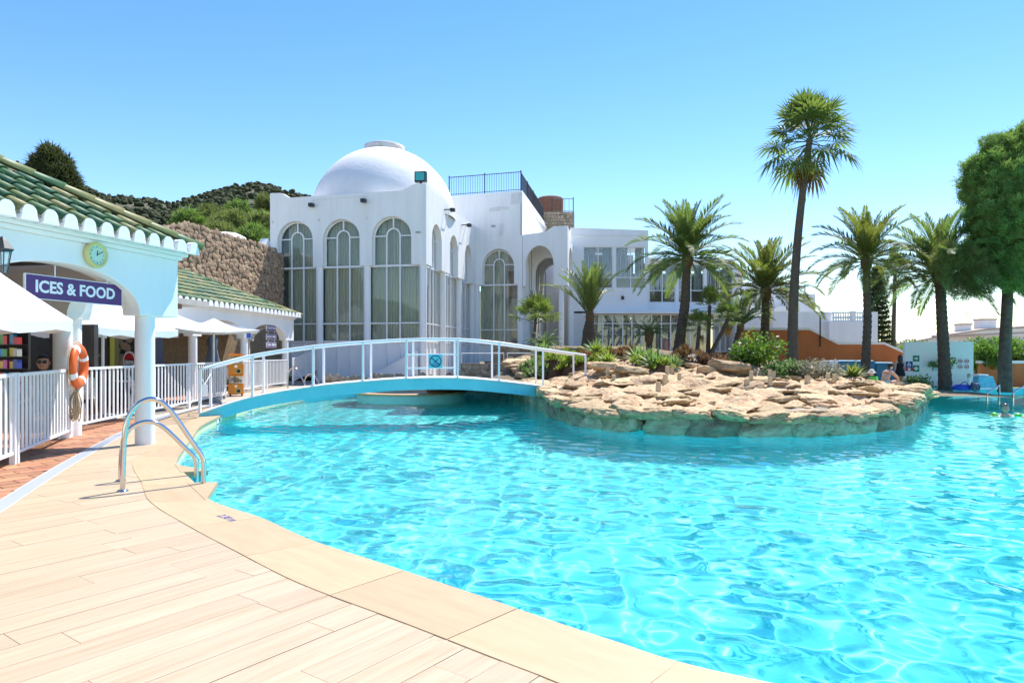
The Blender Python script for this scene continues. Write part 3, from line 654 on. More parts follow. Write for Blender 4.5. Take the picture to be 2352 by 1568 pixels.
# ------------------------------------------------------------------ glazed right wing
GW = thing('glazed_wing', 'white two storey wing with wide sliding windows above a curved row of glazed doors', 'building', loc=(7, 47, 1.9))
def face(u0, u1, d): return Frame((at(u0, 0, d).x, d), (1, 0)), at(u1, 0, d).x-at(u0, 0, d).x
def zz(v, d): return 1.4-(v-812)/1568*d
D1 = 47.; F1, L1 = face(1318, 1489, D1); D2 = 47.6; F2, L2 = face(1486, 1688, D2)
def slider(fr, s0, s1, z0, z1, zt, parent, seed, D, inner=True, curt=True):
    f = MB(fr); b = .06; mid_ = (s0+s1)/2; T = -.12
    for x in (s0+b/2, mid_, s1-b/2): f.box(x-b/2, x+b/2, T-.03, T+.06, z0, z1)
    for z in (z0+b/2, zt, z1-b/2): f.box(s0, s1, T-.035, T+.065, z-b/2, z+b/2)
    wd = hpart(f, 'window', WP, parent)
    g = MB(fr)                                    # decorative arched bars
    c = s0+(mid_-s0)*.52; r = (mid_-s0)*.36
    for rr in (r, r*.5):
        g.tube([(c-rr*math.cos(math.pi*i/10), T+.02, z1-.2-r+rr*math.sin(math.pi*i/10)) for i in range(11)], .014, 5)
        g.tube([(c-rr, T+.02, zt), (c-rr, T+.02, z1-.2-r)], .014, 5); g.tube([(c+rr, T+.02, zt), (c+rr, T+.02, z1-.2-r)], .014, 5)
    hpart(g, 'glazing_bar', WP, wd)
    for x0, x1 in ((s0+b, mid_-b/2), (mid_+b/2, s1-b)):
        for a, c_ in ((z0+b, zt-b/2), (zt+b/2, z1-b)): hpart(MB(fr).box(x0, x1, T-.01, T, a, c_), 'pane', GLD, wd)
    if curt:
        hpart(pleats(fr, s0+.05, s0+(s1-s0)*.42, T-.4, zt, z1, .05, .2, seed), 'curtain', CURW, wd); hpart(pleats(fr, s1-(s1-s0)*.33, s1-.05, T-.4, zt, z1, .05, .2, seed+3), 'curtain', CURW, wd)
za, zb, zc, zd = zz(523, D1), zz(568, D1), zz(662, D1), zz(715, D1)
k = L1/171
wins1 = [(22*k, 90*k), (96*k, 166*k)]
hpart(MB(F1).prism([(0, zd), (L1, zd), (L1, zz(529, D1)), (0, za)], -.25, 0, holes=[[(a, zc), (a, zb+.05), (b, zb+.05), (b, zc)] for a, b in wins1]), 'upper_wall', W, GW)
for j, (a, b) in enumerate(wins1): slider(F1, a, b, zc, zb+.05, zz(637, D1), GW, 40+j, D1)
hpart(MB(F1).box(0, L1, -.01, .05, zz(541, D1)-.03, zz(541, D1)+.03), 'parapet_band', WP, GW); hpart(MB(F1).box(L1*.5-.03, L1*.5+.03, 0, .03, zz(541, D1), zz(526, D1)-.05), 'parapet_joint', WP, GW)
hpart(MB(F1).box(-.1, L1+.1, -6, -.26, zz(545, D1)-.2, zz(545, D1)), 'roof', W, GW); hpart(MB(F1).box(0, L1, -6, -5.8, zd, zb+.3), 'rear_wall', INT, GW); hpart(MB(F1).box(.02, L1, -6, -.02, zd-.12, zd), 'soffit', W, GW)
hpart(MB(F1).box(-.2, 0, -6, 0.01, .8, za), 'end_wall', W, GW)
zb2, zc2, zd2 = zz(606, D2), zz(695, D2), zz(738, D2)
k2 = L2/202
wins2 = [(5*k2, 66*k2), (72*k2, 131*k2), (137*k2, 198*k2)]
hpart(MB(F2).prism([(0.02, zd2), (L2, zd2), (L2, zz(606, D2)), (.02, zz(590, D2))], -.25, 0, holes=[[(a, zc2), (a, zb2), (b, zb2), (b, zc2)] for a, b in wins2]), 'upper_wall', W, GW)
for j, (a, b) in enumerate(wins2): slider(F2, a, b, zc2, zb2-.001, zz(667, D2), GW, 50+j, D2)
hpart(MB(F2).box(.2, L2+.2, -6, .15, zz(603, D2)+.12, zz(603, D2)+.22), 'roof', W, GW); hpart(MB(F2).box(0, L2, -6, -5.8, zd2, zb2), 'rear_wall', INT, GW); hpart(MB(F2).box(.02, L2, -6, -.03, zd2-.1, zd2), 'soffit', W, GW)
hpart(MB(F2).box(L2, L2+.2, -6, 0, .8, zz(606, D2)), 'end_wall', W, GW)
fz = at(1430, 684, D1); hpart(MB(F1).cyl(fz.x-F1.o.x, .05, fz.z-.12, fz.z+.12, .1, 10), 'wall_lamp', BLK, GW)
# ground floor: narrow glazed doors, straight then curving back
gp = [(F1(L1*.27, .25, 0).x, D1-.25)]
gpath = [(at(1362, 0, 46.7).x, 46.7), (at(1430, 0, 46.7).x, 46.7), (at(1500, 0, 46.6).x, 46.6), (at(1560, 0, 46.7).x, 46.7), (at(1612, 0, 47.1).x, 47.1), (at(1655, 0, 48).x, 48.), (at(1690, 0, 49.4).x, 49.4), (at(1716, 0, 51.2).x, 51.2)]
gpath = [Vector((p.x, p.y)) for p in smooth_path([(a, b, 0) for a, b in gpath], 20)]
z0g, z1g = 1.5, zz(722, 46.7); pos = [gpath[0]]; acc = 0
for a, b in zip(gpath[:-1], gpath[1:]):
    acc += (b-a).length
    if acc >= .62: pos.append(b); acc = 0
for j, (a, b) in enumerate(zip(pos[:-1], pos[1:])):
    fr = Frame(a, b-a); L = (b-a).length; f = MB(fr); fb = .045
    for x in (fb/2, L-fb/2): f.box(x-fb/2, x+fb/2, -.05, .04, z0g, z1g)
    for z in (z0g+.05, z1g-.62, z1g-.03): f.box(fb, L-fb, -.045, .035, z-.03, z+.03)
    wd = hpart(f, 'glazed_door', WP, GW)
    if j % 2 == 0:
        g = MB(fr)
        for rr in (.2, .1): g.tube([(L/2-rr*math.cos(math.pi*i/8), -.01, z1g-.3+rr*math.sin(math.pi*i/8)) for i in range(9)], .012, 4); g.tube([(L/2-rr, -.01, z1g-.6), (L/2-rr, -.01, z1g-.3)], .012, 4); g.tube([(L/2+rr, -.01, z1g-.6), (L/2+rr, -.01, z1g-.3)], .012, 4)
        hpart(g, 'glazing_bar', WP, wd)
    hpart(MB(fr).box(fb, L-fb, -.012, -.004, z0g, z1g), 'pane', GLD, wd)
    hpart(pleats(fr, .05, L-.05, -.35, z0g, z1g-.1, .04, .15, 80+j), 'curtain', CURW if j % 3 else CUR, wd)
pw = [p for p in pos]
eo = offs([(p.x, p.y) for p in pw], -.55); ei = offs([(p.x, p.y) for p in pw], .9)
hpart(MB().flat(eo+ei[::-1], z1g+.03, z1g+.16), 'eave_slab', W, GW)
hpart(MB().flat([(p[0], p[1]) for p in offs([(q.x, q.y) for q in pw], .1)]+[(ei[-1][0], 53), (ei[0][0], 53)], z1g+.17, z1g+.3), 'lower_roof', W, GW)
hpart(MB().box(pw[0].x, pw[-1].x, 52.8, 53, 1.4, z1g), 'rear_wall', INT, GW)
hpart(MB(F1).box(0, pw[0].x-F1.o.x-.02, -.3, -.02, 1.3, zd), 'white_brick_wall', mat('white_brick', (.74, .74, .73), (.64, .64, .63), rough=.8, scale=14, stretch=(1, 1, 4), bump=.8, bscale=12), GW)
# ------------------------------------------------------------------ tiled arcades of the pool bar
def cover_tile(L=.40, r0=.07, r1=.104, th=.02, n=8):
    mb = MB(); vs = []
    for x, r in ((0, r1), (L, r0)):
        for q in (r, r-th):
            for i in range(n+1):
                a = math.pi*i/n; vs.append((x, -q*math.cos(a), q*math.sin(a)))
    m = n+1
    fs = [(i, i+1, 2*m+i+1, 2*m+i) for i in range(n)]+[(i, m+i, m+i+1, i+1) for i in range(n)]+[(m+i, 3*m+i, 3*m+i+1, m+i+1) for i in range(n)]
    mb.add(vs, fs); me = mb.mesh('roof_tile', TILE); me.shade_smooth(); return me
def eave_plug(sp):
    r = sp*.335
    pts = [(-r*1.2, -.07), (-r*1.08, -.03), (-r, .0)]+[(-r*math.cos(math.pi*i/10), .02+r*1.02*math.sin(math.pi*i/10)) for i in range(11)]+[(r, 0), (r*1.08, -.03), (r*1.2, -.07)]
    return MB().flat(pts, -.03, .07).mesh('eave_plug', W)
def arcade(name, label, fr, s_lo, s_end, cols, slope, sp, course, ridge, zt=2.91, rise=.60, maxtiles=290, zs=1.98, crow=0):
    A = thing(name, label, 'arcade', loc=fr(0, 0, 0)); over = .22; T = .32; ze = zt+.17; se = s_end+over
    p = [(s_lo, zs)]; pier = .27
    for a, b in zip(cols[:-1], cols[1:]): p += [(a+pier, zs)]+arch(a+pier, b-pier, zs+.02, rise, 22)+[(b-pier, zs)]
    p += [(s_end, zs), (s_end, zt), (s_lo, zt)]
    hpart(MB(fr).prism(p, -T, 0), 'arch_wall', W, A, bev=.012)
    for c in cols[1:]: hpart(MB(fr).cyl(c, -T/2, -.05, zs, .14, 24), 'column', W, A, auto=.8)
    # end wall with its own arch
    fe = Frame(fr(s_end, -T, 0).to_2d(), -fr.n.to_2d())
    q = [(0, zs), (.05, zs)]+arch(.05, 1.55, zs+.02, .55)+[(1.55, zs), (2.3, zs)]+arch(2.3, 4.5, zs+.02, .5)+[(4.5, zs), (5.2, zs), (5.2, zt), (0, zt)]
    hpart(MB(fe).prism(q, -T, 0), 'end_wall', W, A); hpart(MB(fe).cyl(1.8, -T/2, -.05, zs, .14, 20), 'column', W, A, auto=.8)
    for k, (o1, z0, z1) in enumerate(((.05, zt, zt+.06), (.11, zt+.06, zt+.12), (.19, zt+.12, zt+.17))):
        hpart(MB().flat([fr(s_lo, o1, 0).to_2d(), fr(s_end+o1, o1, 0).to_2d(), fr(s_end+o1, -3, 0).to_2d(), fr(s_end-T, -3, 0).to_2d(), fr(s_end-T, -T, 0).to_2d(), fr(s_lo, -T, 0).to_2d()], z0+.0015*k, z1), 'cornice', W, A, bev=.012)
    # roof planes: front slope, end slope
    tan = math.tan(slope); E = lambda s, b, dz=0: fr(s, over-b, ze+b*tan+dz)
    rf = MB().add([E(s_lo, 0), E(se, 0), E(se-ridge, ridge), E(s_lo, ridge)], [(0, 1, 2, 3)]).add([E(se, 0), fr(se, over-2*ridge, ze), E(se-ridge, ridge)], [(0, 1, 2)])
    roof = hpart(rf, 'roof', GREYM, A)
    pm = MB()
    for k in range(int((se-s_lo)/sp)):
        s = se-.16-(k+.5)*sp
        bm_ = min(ridge-.05, (se-s)-.6)
        if bm_ < .1: continue
        pm.add([E(s-sp*.3, -.02, .012), E(s+sp*.3, -.02, .012), E(s+sp*.3, bm_, .012), E(s-sp*.3, bm_, .012)], [(0, 1, 2, 3)])
    hpart(pm, 'pan_tiles', TILEPAN, roof)
    k_ = sp/.29; tm = cover_tile(course*1.14, .070*k_, .106*k_); pl = eave_plug(sp); up = (-fr.n*math.cos(slope)+Vector((0, 0, math.sin(slope)))).normalized(); yy = -fr.a; nz = up.cross(yy)
    inv = parent_inv(A); cnt = 0; rt = random.Random(5)
    def M4(x, y, z, o): return Matrix(((x.x, y.x, z.x, o.x), (x.y, y.y, z.y, o.y), (x.z, y.z, z.z, o.z), (0, 0, 0, 1)))
    for k in range(int((se-s_lo)/sp)+1):
        s = se-.16-k*sp; lim = min(ridge-.1, (se-s)-.52+.1*math.sin(k*2.3))
        o = obj('eave_plug', pl, A, mw=wallm(fr, s, over-.02, ze+.005)); o.matrix_parent_inverse = inv
        b = 0; j = 0
        while b < lim-.05 and cnt < maxtiles:
            jx = rt.uniform(-.006, .006)
            tl = up+fr.a*rt.uniform(-.012, .012); tl.normalize()
            o = obj('roof_tile', tm, A, mw=M4(tl, yy, nz, fr(s+jx, over-b+.0, ze+b*tan+.028-(j % 2)*.002))); o.matrix_parent_inverse = inv; cnt += 1
            b += course*math.cos(slope); j += 1
    # hip tiles
    hp, hq = E(se, 0), E(se-ridge, ridge); hd = (hq-hp).normalized(); L = (hq-hp).length; hy = Vector((0, 0, 1)).cross(hd).normalized(); hn = hd.cross(hy)
    hm = cover_tile(.48, .092, .112)
    for k in range(int(L/.41)+1):
        o = obj('hip_tile', hm, A, mw=M4(hd, hy, hn, hp+hd*(k*.41-.05)+Vector((0, 0, .05)))); o.matrix_parent_inverse = inv
    
    # inside: back wall, ceiling
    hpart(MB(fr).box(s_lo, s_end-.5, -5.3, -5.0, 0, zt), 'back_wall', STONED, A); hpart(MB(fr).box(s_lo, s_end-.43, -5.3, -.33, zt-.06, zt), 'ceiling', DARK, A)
    return A
FA1 = Frame((-5.70+.16*.972, 10.6-.16*.235), (.235, .972)); FA2 = Frame((-10+.16, 30), (.09, .996))
A1 = arcade('bar_arcade', 'near arcade of the pool bar with green tiled hip roof and wall clock', FA1, -7.4, .53, [-6.4, -3.2, 0], R(29), .29, .33, 3.0)
A2 = arcade('bar_arcade', 'far arcade of the pool bar with green tiled roof reaching towards the domed hall', FA2, -11.3, .62, [-10.9, -7.27, -3.72, .05], R(25), .36, .46, 4.6, maxtiles=285)
# rear column carrying the lifebuoy
rc_ = thing('veranda_column', 'round white column behind the near arch, the lifebuoy hangs on it', 'column', loc=(-7.53, 11.68, 0))
fb = Frame((-7.53, 11.68), (.972, -.235))
lp(MB().cyl(-7.53, 11.68, -.05, 1.98, .145, 24), 'shaft', W, rc_, auto=.8)
lp(MB(fb).prism([(-.16, 1.98), (.16, 1.98), (.2, 2.1), (.28, 2.5), (.30, 2.95), (-.30, 2.95), (-.28, 2.5), (-.2, 2.1)], -.2, .2), 'capital', W, rc_)
# stones of the bar's back walls (seen in the arches)
rs = random.Random(11)
def stone_mesh(seed, sub=1, flat=.55, m=None, amp=.35, fr=1.3, name='stone'):
    bm = bmesh.new(); bmesh.ops.create_icosphere(bm, subdivisions=sub, radius=.5)
    for v in bm.verts:
        n_ = v.co.normalized(); q = 1+amp*noise.noise(n_*fr+Vector((seed*7.1, seed*3.3, 0)))+amp*.45*noise.noise(n_*fr*2.7+Vector((seed*3, 5, seed)))
        v.co = Vector((v.co.x*q, v.co.y*q, v.co.z*q*flat))
    me = bpy.data.meshes.new(name); bm.to_mesh(me); bm.free(); me.materials.append(m or STONE); return me
SM = [stone_mesh(k, 1, .6) for k in range(10)]
def stone_face(parent, fr, s0, s1, z0, z1, size, t, zt=None, limit=290, mm=None, name='stone'):
    inv = parent_inv(parent); n = 0; z = z0; row = 0; RV, RF_, nb_ = [], [], 0; todo = []
    while z < z1:
        s = s0+(row % 2)*size*.5
        while s < s1:
            if zt is None or z < zt(s): todo.append((s, z))
            s += size*.93
        z += size*.82; row += 1
    rs.shuffle(todo)
    for s, z in todo:
        sx, sz = size*rs.uniform(.85, 1.5), size*rs.uniform(.75, 1.2)
        m4 = wallm(fr, s+rs.uniform(-.3, .3)*size, t+rs.uniform(-.02, .03), z+rs.uniform(-.25, .25)*size) @ Matrix.Rotation(rs.uniform(-.7, .7), 4, 'Z') @ Matrix.Diagonal((sx*1.12, sz*1.12, size*.42, 1)); me = rs.choice(mm or SM)
        if n < limit: o = obj(name, me, parent, mw=m4); o.matrix_parent_inverse = inv; n += 1
        else:
            RV += [tuple(m4 @ v.co) for v in me.vertices]; RF_ += [tuple(i+nb_ for i in p.vertices) for p in me.polygons]; nb_ += len(me.vertices)
    if RV:
        me = bpy.data.meshes.new('small_stones'); me.from_pydata(RV, [], RF_); me.materials.append((mm or SM)[0].materials[0]); o = obj('small_stones', me, parent); o.matrix_parent_inverse = inv; o['kind'] = 'stuff'
stone_face(A2, Frame(FA2(0, -5, 0).to_2d(), FA2.a.to_2d()), -9.4, -.3, .9, 2.9, .36, .02, limit=140)
stone_face(A1, Frame(FA1(0, -5, 0).to_2d(), FA1.a.to_2d()), -3.2, .2, 1.0, 3.0, .3, .02, limit=110)
# ------------------------------------------------------------------ tall stone wall between arcade and hall
SWF = Frame((-13.7, 25.5), (.17, .985)); SL = 10.3
swz = lambda s: 6.15+.65*sst(.4, 2.4, s)+.05*math.sin(s*2.3)-.12*sst(6, 10.3, s)
SWT = thing('rubble_wall', 'tall brown rubble stone wall between the tiled roof and the domed hall', 'wall', loc=SWF(5, 0, 0))
hpart(MB(SWF).prism([(0, 0), (SL, 0)]+[(SL-i*.4, swz(SL-i*.4)-.1) for i in range(26)]+[(0, swz(0)-.1)], -.6, 0), 'wall_core', STONED, SWT)
stone_face(SWT, SWF, .2, SL, 3.2, 7.2, .25, .03, zt=swz, limit=296)
cp = thing('chimney_cap', 'small white gabled chimney cap on the stone wall beside the hall', 'chimney', loc=SWF(9.0, -.3, swz(9)-.05))
lp(MB(SWF).prism([(8.75, swz(9)-.15), (9.25, swz(9)-.15), (9.25, swz(9)+.1), (9.0, swz(9)+.45), (8.75, swz(9)+.1)], -.5, -.1), 'hood', W, cp)
lp(MB(SWF).box(8.68, 9.32, -.55, -.05, swz(9)-.2, swz(9)-.15), 'base_slab', W, cp)
vz = SWF(7.2, -1.3, 6.3); vd = MB().lathe([(.95, -.6), (.95, .55), (.9, .7), (.6, .85), (.01, .92)], tuple(vz), 24).build('vault_roof', W, smooth=True); tag(vd, 'low rounded white vault showing over the top of the stone wall', 'roof')
# ------------------------------------------------------------------ fences
def fence(P, Q, label, h=1.15, step=.185, bw=.027, group='white bar fences', wheels=False, name='bar_fence', end_posts=(1, 1), z=(0, 0), cover=None):
    P, Q = Vector((P[0], P[1], z[0])), Vector((Q[0], Q[1], z[1])); L = (Q-P).length; t = thing(name, label, 'fence', group, loc=P); d = (Q-P)/L; up = Vector((0, 0, 1)); sd = Vector((-d.y, d.x, 0)).normalized()
    def bar(a, b, w, dp, nm):
        lp(MB().add([a+sd*dp-(d*w), a-sd*dp-(d*w), a-sd*dp+(d*w), a+sd*dp+(d*w), b+sd*dp-(d*w), b-sd*dp-(d*w), b-sd*dp+(d*w), b+sd*dp+(d*w)], [(0, 1, 2, 3), (4, 7, 6, 5), (0, 4, 5, 1), (1, 5, 6, 2), (2, 6, 7, 3), (3, 7, 4, 0)]), nm, WP, t)
    def rail(z0, z1, dp):
        a = [P+up*z0, Q+up*z0, Q+up*z1, P+up*z1]; lp(MB().add([p+sd*dp for p in a]+[p-sd*dp for p in a], [(0, 1, 2, 3), (7, 6, 5, 4), (0, 4, 5, 1), (1, 5, 6, 2), (2, 6, 7, 3), (3, 7, 4, 0)]), 'rail', WP, t)
    rail(.12, .16, .02); rail(h-.045, h, .024)
    n = max(2, int(L/step))
    for i in range(n): c = P+d*(L*(i+.5)/n); bar(c+up*.16, c+up*(h-.045), bw, .009, 'bar')
    for k, c in ((0, P), (1, Q)):
        if end_posts[k]: bar(c+up*(-.02), c+up*(h+.01), .033, .033, 'post')
    if wheels:
        for c in (P+d*.15, Q-d*.15): lp(MB().tube([c+up*.045-sd*.02, c+up*.045+sd*.02], .045, 12), 'wheel', BLK, t); bar(c+up*.05, c+up*.13, .02, .015, 'wheel_fork')
    return t
fence((-5.72, 6.9), (-6.33, 8.66), 'white bar fence panel under the big parasol, outermost of the run', step=.165, bw=.035)
fence((-6.35, 8.74), (-7.38, 11.45), 'white bar fence panel ending at the lifebuoy column', step=.165, bw=.035, end_posts=(1, 0))
fence((-7.72, 12.05), (-8.15, 15.0), 'white bar fence panel starting behind the lifebuoy with chairs behind it')
fence((-8.17, 15.07), (-8.4, 17.7), 'white bar fence panel next to the rolling gate')
fence((-8.42, 17.8), (-9.0, 21.4), 'white rolling fence gate on small black wheels', step=.2, bw=.035, wheels=True, name='fence_gate')
fence((-9.5, 23.6), (-9.9, 27.4), 'white bar fence panel right of the orange vending machine', step=.17)
fence((-9.88, 27.5), (-9.8, 29.8), 'white bar fence panel ending at the last arcade column', step=.15)
fence((-9.75, 30.4), (-9.95, 34.9), 'white bar fence panel climbing from the last column to the hall', step=.17, z=(.05, .5))
# ------------------------------------------------------------------ clock, signs, lantern
ck = thing('wall_clock', 'round yellow rimmed wall clock showing ten past twelve', 'clock', loc=FA1(-1.13, .05, 2.76)); cm4 = wallm(FA1, -1.13, .0, 2.765); inv = parent_inv(ck)
def inplane(parent, mb, name, m, m4, **k):
    o = mb.build(name, m, None, **k); o.parent = parent; o.matrix_basis = m4; o.matrix_parent_inverse = parent_inv(parent); return o
inplane(ck, MB().lathe([(.001, 0), (.15, 0), (.178, .03), (.178, .075), (.165, .095), (.14, .095), (.132, .07)], n=40), 'rim', CLKY, cm4, smooth=True)
inplane(ck, MB().lathe([(.001, .07), (.133, .07)], n=40), 'face', CLKF, cm4)
for k in range(1, 13):
    a = math.pi/2-k*math.pi/6; text(str(k), .034, BLK, None, cm4 @ Matrix.Translation((.108*math.cos(a), .108*math.sin(a), .0725)), 'numeral', .0006).parent = ck
for o in [c for c in ck.children if c.name.startswith('numeral')]: o.matrix_parent_inverse = inv
for a, L, wd in ((R(86), .062, .006), (R(30), .105, .0045)):
    inplane(ck, MB().box(-.012, L, -wd, wd, .074, .077), 'hand', BLK, cm4 @ Matrix.Rotation(a, 4, 'Z'))
def board(label, fr, s0, s1, z0, z1, t, txt, size, m=PURP, rods=None, border=True, bold=.004, group=None):
    b = thing('sign_board', label, 'sign', group, loc=fr((s0+s1)/2, t, z0)); lp(MB(fr).box(s0, s1, t-.03, t, z0, z1), 'panel', m, b)
    if border:
        e = .008; f = MB(fr)
        for x0, x1, a, c in ((s0-e, s1+e, z1, z1+e), (s0-e, s1+e, z0-e, z0), (s0-e, s0, z0, z1), (s1, s1+e, z0, z1)): f.box(x0, x1, t-.032, t+.003, a, c)
        lp(f, 'edging', SIGNW, b)
    if txt:
        o = text(txt, size, SIGNW, b, wallm(fr, (s0+s1)/2, t+.003, (z0+z1)/2), 'lettering', .002, bold); o.matrix_parent_inverse = parent_inv(b)
    for s in rods or []: lp(MB(fr).tube([(s, t-.015, z1), (s, t-.015, z1+rods[s])], .008, 6), 'rod', WP, b)
    return b
board('purple sign reading ICES & FOOD hung in the near arch', FA1, -2.03, -.50, 2.11, 2.41, -.12, 'ICES & FOOD', .215, rods={-1.6: .16, -.75: .1}, bold=.006)
for k, (tx, z) in enumerate((('COCKTAILS', 2.45), ('SMOOTHIES', 2.09), ('COLD BEERS', 1.76))):
    board('purple sign reading '+tx+' hung in the last arch', FA2, -2.05, -1.17, z-.1, z+.12, -.02, tx, .158, rods={-1.9: .12, -1.3: .12} if k == 0 else {-1.9: .12, -1.3: .12}, bold=.003)
board('long purple sign half hidden behind the open parasol', FA2, -6.4, -4.2, 2.15, 2.42, -.6, '', .1, rods={-6.2: .3, -4.5: .3})
board('small blue notice on the pier beside the last arch', FA2, -3.88, -3.5, 1.99, 2.29, .02, '', .05, mat('blue_notice', (.02, .06, .30), rough=.5))
ln = thing('wall_lantern', 'black and glass wall lantern on the near arcade', 'lantern', loc=FA1(-2.62, .2, 2.4)); ls = -2.62
lp(MB(FA1).lathe([(.11, 0), (.12, .02), (.05, .12), (.02, .16), (.001, .17)], (ls, .22, 2.6), 6), 'lantern_roof', BLK, ln); lp(MB(FA1).lathe([(.05, 0), (.09, .26)], (ls, .22, 2.34), 6), 'lantern_glass', GL, ln)
fm = MB(FA1)
for k in range(6): a = 2*math.pi*k/6; fm.tube([(ls+.052*math.cos(a), .22+.052*math.sin(a), 2.34), (ls+.092*math.cos(a), .22+.092*math.sin(a), 2.6)], .006, 4)
fm.tube([(ls, .22, 2.34), (ls, .1, 2.28), (ls, 0, 2.35)], .012, 6); lp(fm, 'lantern_frame', BLK, ln)
# ------------------------------------------------------------------ parasols
def parasol(name, label, c, half, rot, z_low, z_top, pole=True, valance=.14, n=4, und=None, sag=.08):
    t = thing(name, label, 'parasol', loc=(c[0], c[1], 0)); mb = MB(); K = 8
    cs = [Vector((c[0]+half*math.cos(rot+2*math.pi*k/n), c[1]+half*math.sin(rot+2*math.pi*k/n), z_low)) for k in range(n)]; top = Vector((c[0], c[1], z_top))
    for k in range(n):
        a, b = cs[k], cs[(k+1) % n]; rows = []
        for i in range(K+1):
            f = i/K; l_, r_ = top.lerp(a, f), top.lerp(b, f); m_ = K
            rows.append([l_.lerp(r_, j/m_)-Vector((0, 0, sag*math.sin(math.pi*f)*.6+sag*f*math.sin(math.pi*j/m_)*.5)) for j in range(m_+1)])
        rows.append([p+Vector((0, 0, -valance*(1+.18*math.sin(j*2.1+k)))) for j, p in enumerate(rows[-1])])
        vs = [p for r in rows for p in r]; mb.add(vs, [(i*(K+1)+j, i*(K+1)+j+1, (i+1)*(K+1)+j+1, (i+1)*(K+1)+j) for i in range(K+1) for j in range(K)])
    lp(mb, 'canopy', WS, t, smooth=False, auto=.35)
    for k in range(n): lp(MB().tube([top-Vector((0, 0, .08)), cs[k]-Vector((0, 0, .05))], .012, 5), 'rib', WP, t)
    if pole: lp(MB().cyl(c[0], c[1], 0, z_top-.05, .03, 12), 'pole', WP, t); lp(MB().cyl(c[0], c[1], -.015, .1, .26, 20), 'base', mat('concrete_base_'+str(len(MATS)), (.4, .4, .4), rough=.8), t)
    return t
parasol('parasol', 'big square white parasol hiding the corner of the purple ices sign', (-6.3, 7.0), 1.53, math.atan2(1.0, 1.14), 1.79, 3.02, valance=.12)
parasol('parasol', 'white parasol under the near arch below the purple ices sign', (-8.75, 14.6), 1.45, R(-62), 1.92, 2.62)
parasol('parasol', 'white parasol with beige underside between the two arcades', (-9.15, 17.6), 1.75, R(-48), 2.02, 2.62, valance=.02)
parasol('parasol', 'flat white open parasol in front of the far arcade', (-9.0, 20.6), 1.7, R(-20), 2.1, 2.47, valance=.02, sag=.16)
cl = thing('parasol', 'closed dark blue grey parasol standing beneath the far arcade', 'parasol', loc=(-10.6, 24.2, 0))
GREYB = mat('grey_blue_cloth', (.10, .13, .17), (.14, .17, .21), rough=.9)
mb = MB(); nn = 20; vs = []
for i, (z, r) in enumerate(((.75, .30), (1.0, .24), (1.3, .17), (1.6, .12), (1.9, .16), (2.05, .05))):
    for k in range(nn): a = 2*math.pi*k/nn; q = r*(1+.3*math.sin(a*5+z*2)); vs.append((-10.6+q*math.cos(a), 24.2+q*math.sin(a), z))
mb.add(vs, [(i*nn+k, i*nn+(k+1) % nn, (i+1)*nn+(k+1) % nn, (i+1)*nn+k) for i in range(5) for k in range(nn)]); lp(mb, 'cloth', GREYB, cl, smooth=True); lp(MB().cyl(-10.6, 24.2, 0, 2.1, .025, 10), 'pole', BLK, cl)
# ------------------------------------------------------------------ things in the bar
fg = thing('drinks_fridge', 'dark blue drinks fridge with round emblem in the shade of the bar', 'fridge', loc=(-9.7, 17.4, 0)); ff = Frame((-10.15, 17.6), (.9, -.43))
lp(MB(ff).box(0, .95, -.6, 0, 0, 1.95), 'cabinet', mat('fridge_blue', (.012, .02, .07), rough=.3), fg, bev=.03); lp(MB(ff).box(.06, .89, .001, .02, .75, 1.8), 'door_glass', GLD, fg)
em = wallm(ff, .47, .025, 1.22)
inplane(fg, MB().lathe([(.2, 0), (.235, 0), (.235, .012), (.2, .012)], n=30), 'emblem_ring', SIGNW, em)
inplane(fg, MB().prism([(-.19, .03)]+[(-.2*math.cos(math.pi*i/12), .03+.17*math.sin(math.pi*i/12)) for i in range(1, 12)]+[(.19, .03)], -.006, .0), 'emblem_red', mat('emblem_red', (.5, .02, .03), rough=.4), em @ Matrix.Rotation(R(-90), 4, 'X'))
o = text('PEPSI', .13, SIGNW, fg, em @ Matrix.Translation((0, -.05, .004)), 'lettering', .002, .004); o.matrix_parent_inverse = parent_inv(fg)
yl = thing('service_door', 'yellow framed service door in the shade under the parasols', 'door', loc=(-10.7, 19, 0)); fy = Frame((-10.95, 18.6), (.5, .86))
lp(MB(fy).prism([(0, 0), (1.0, 0), (1.0, 2.2), (0, 2.2)], -.1, 0, holes=[[(.12, .01), (.12, 2.0), (.88, 2.0), (.88, .01)]]), 'door_frame', mat('yellow_paint', (.55, .50, .04), rough=.5), yl); lp(MB(fy).box(.12, .88, -.06, -.02, .01, 2.0), 'leaf', mat('olive_panel', (.20, .19, .07), rough=.6), yl)
sk = thing('snack_rack', 'tall rack crowded with colourful snack packets behind the fence', 'display', loc=(-9.0, 12.6, 0)); fs = Frame((-9.75, 12.5), (.97, -.2))
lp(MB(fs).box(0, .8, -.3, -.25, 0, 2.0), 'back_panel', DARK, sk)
cols_ = [mat('packet_%d' % k, c, rough=.4) for k, c in enumerate(((.5, .05, .05), (.03, .3, .5), (.55, .4, .05), (.08, .3, .08), (.4, .08, .3), (.5, .5, .45), (.05, .08, .35)))]
for j in range(6):
    lp(MB(fs).box(0, .8, -.25, -.02, .68+j*.22, .69+j*.22), 'shelf', BLK, sk)
    for k in range(7): lp(MB(fs).box(.03+k*.11, .12+k*.11, -.14, -.04-.03*(k % 2), .69+j*.22, .69+j*.22+rs.uniform(.12, .19)), 'packet', rs.choice(cols_), sk)
bwp = MB(Frame((-9.75, 11.6), (.86, -.5))).box(-1.4, .15, -.25, 0, 0, 2.7).build('kiosk_wall', W); tag(bwp, 'white kiosk wall with small purple plate behind the outer fence', 'wall')
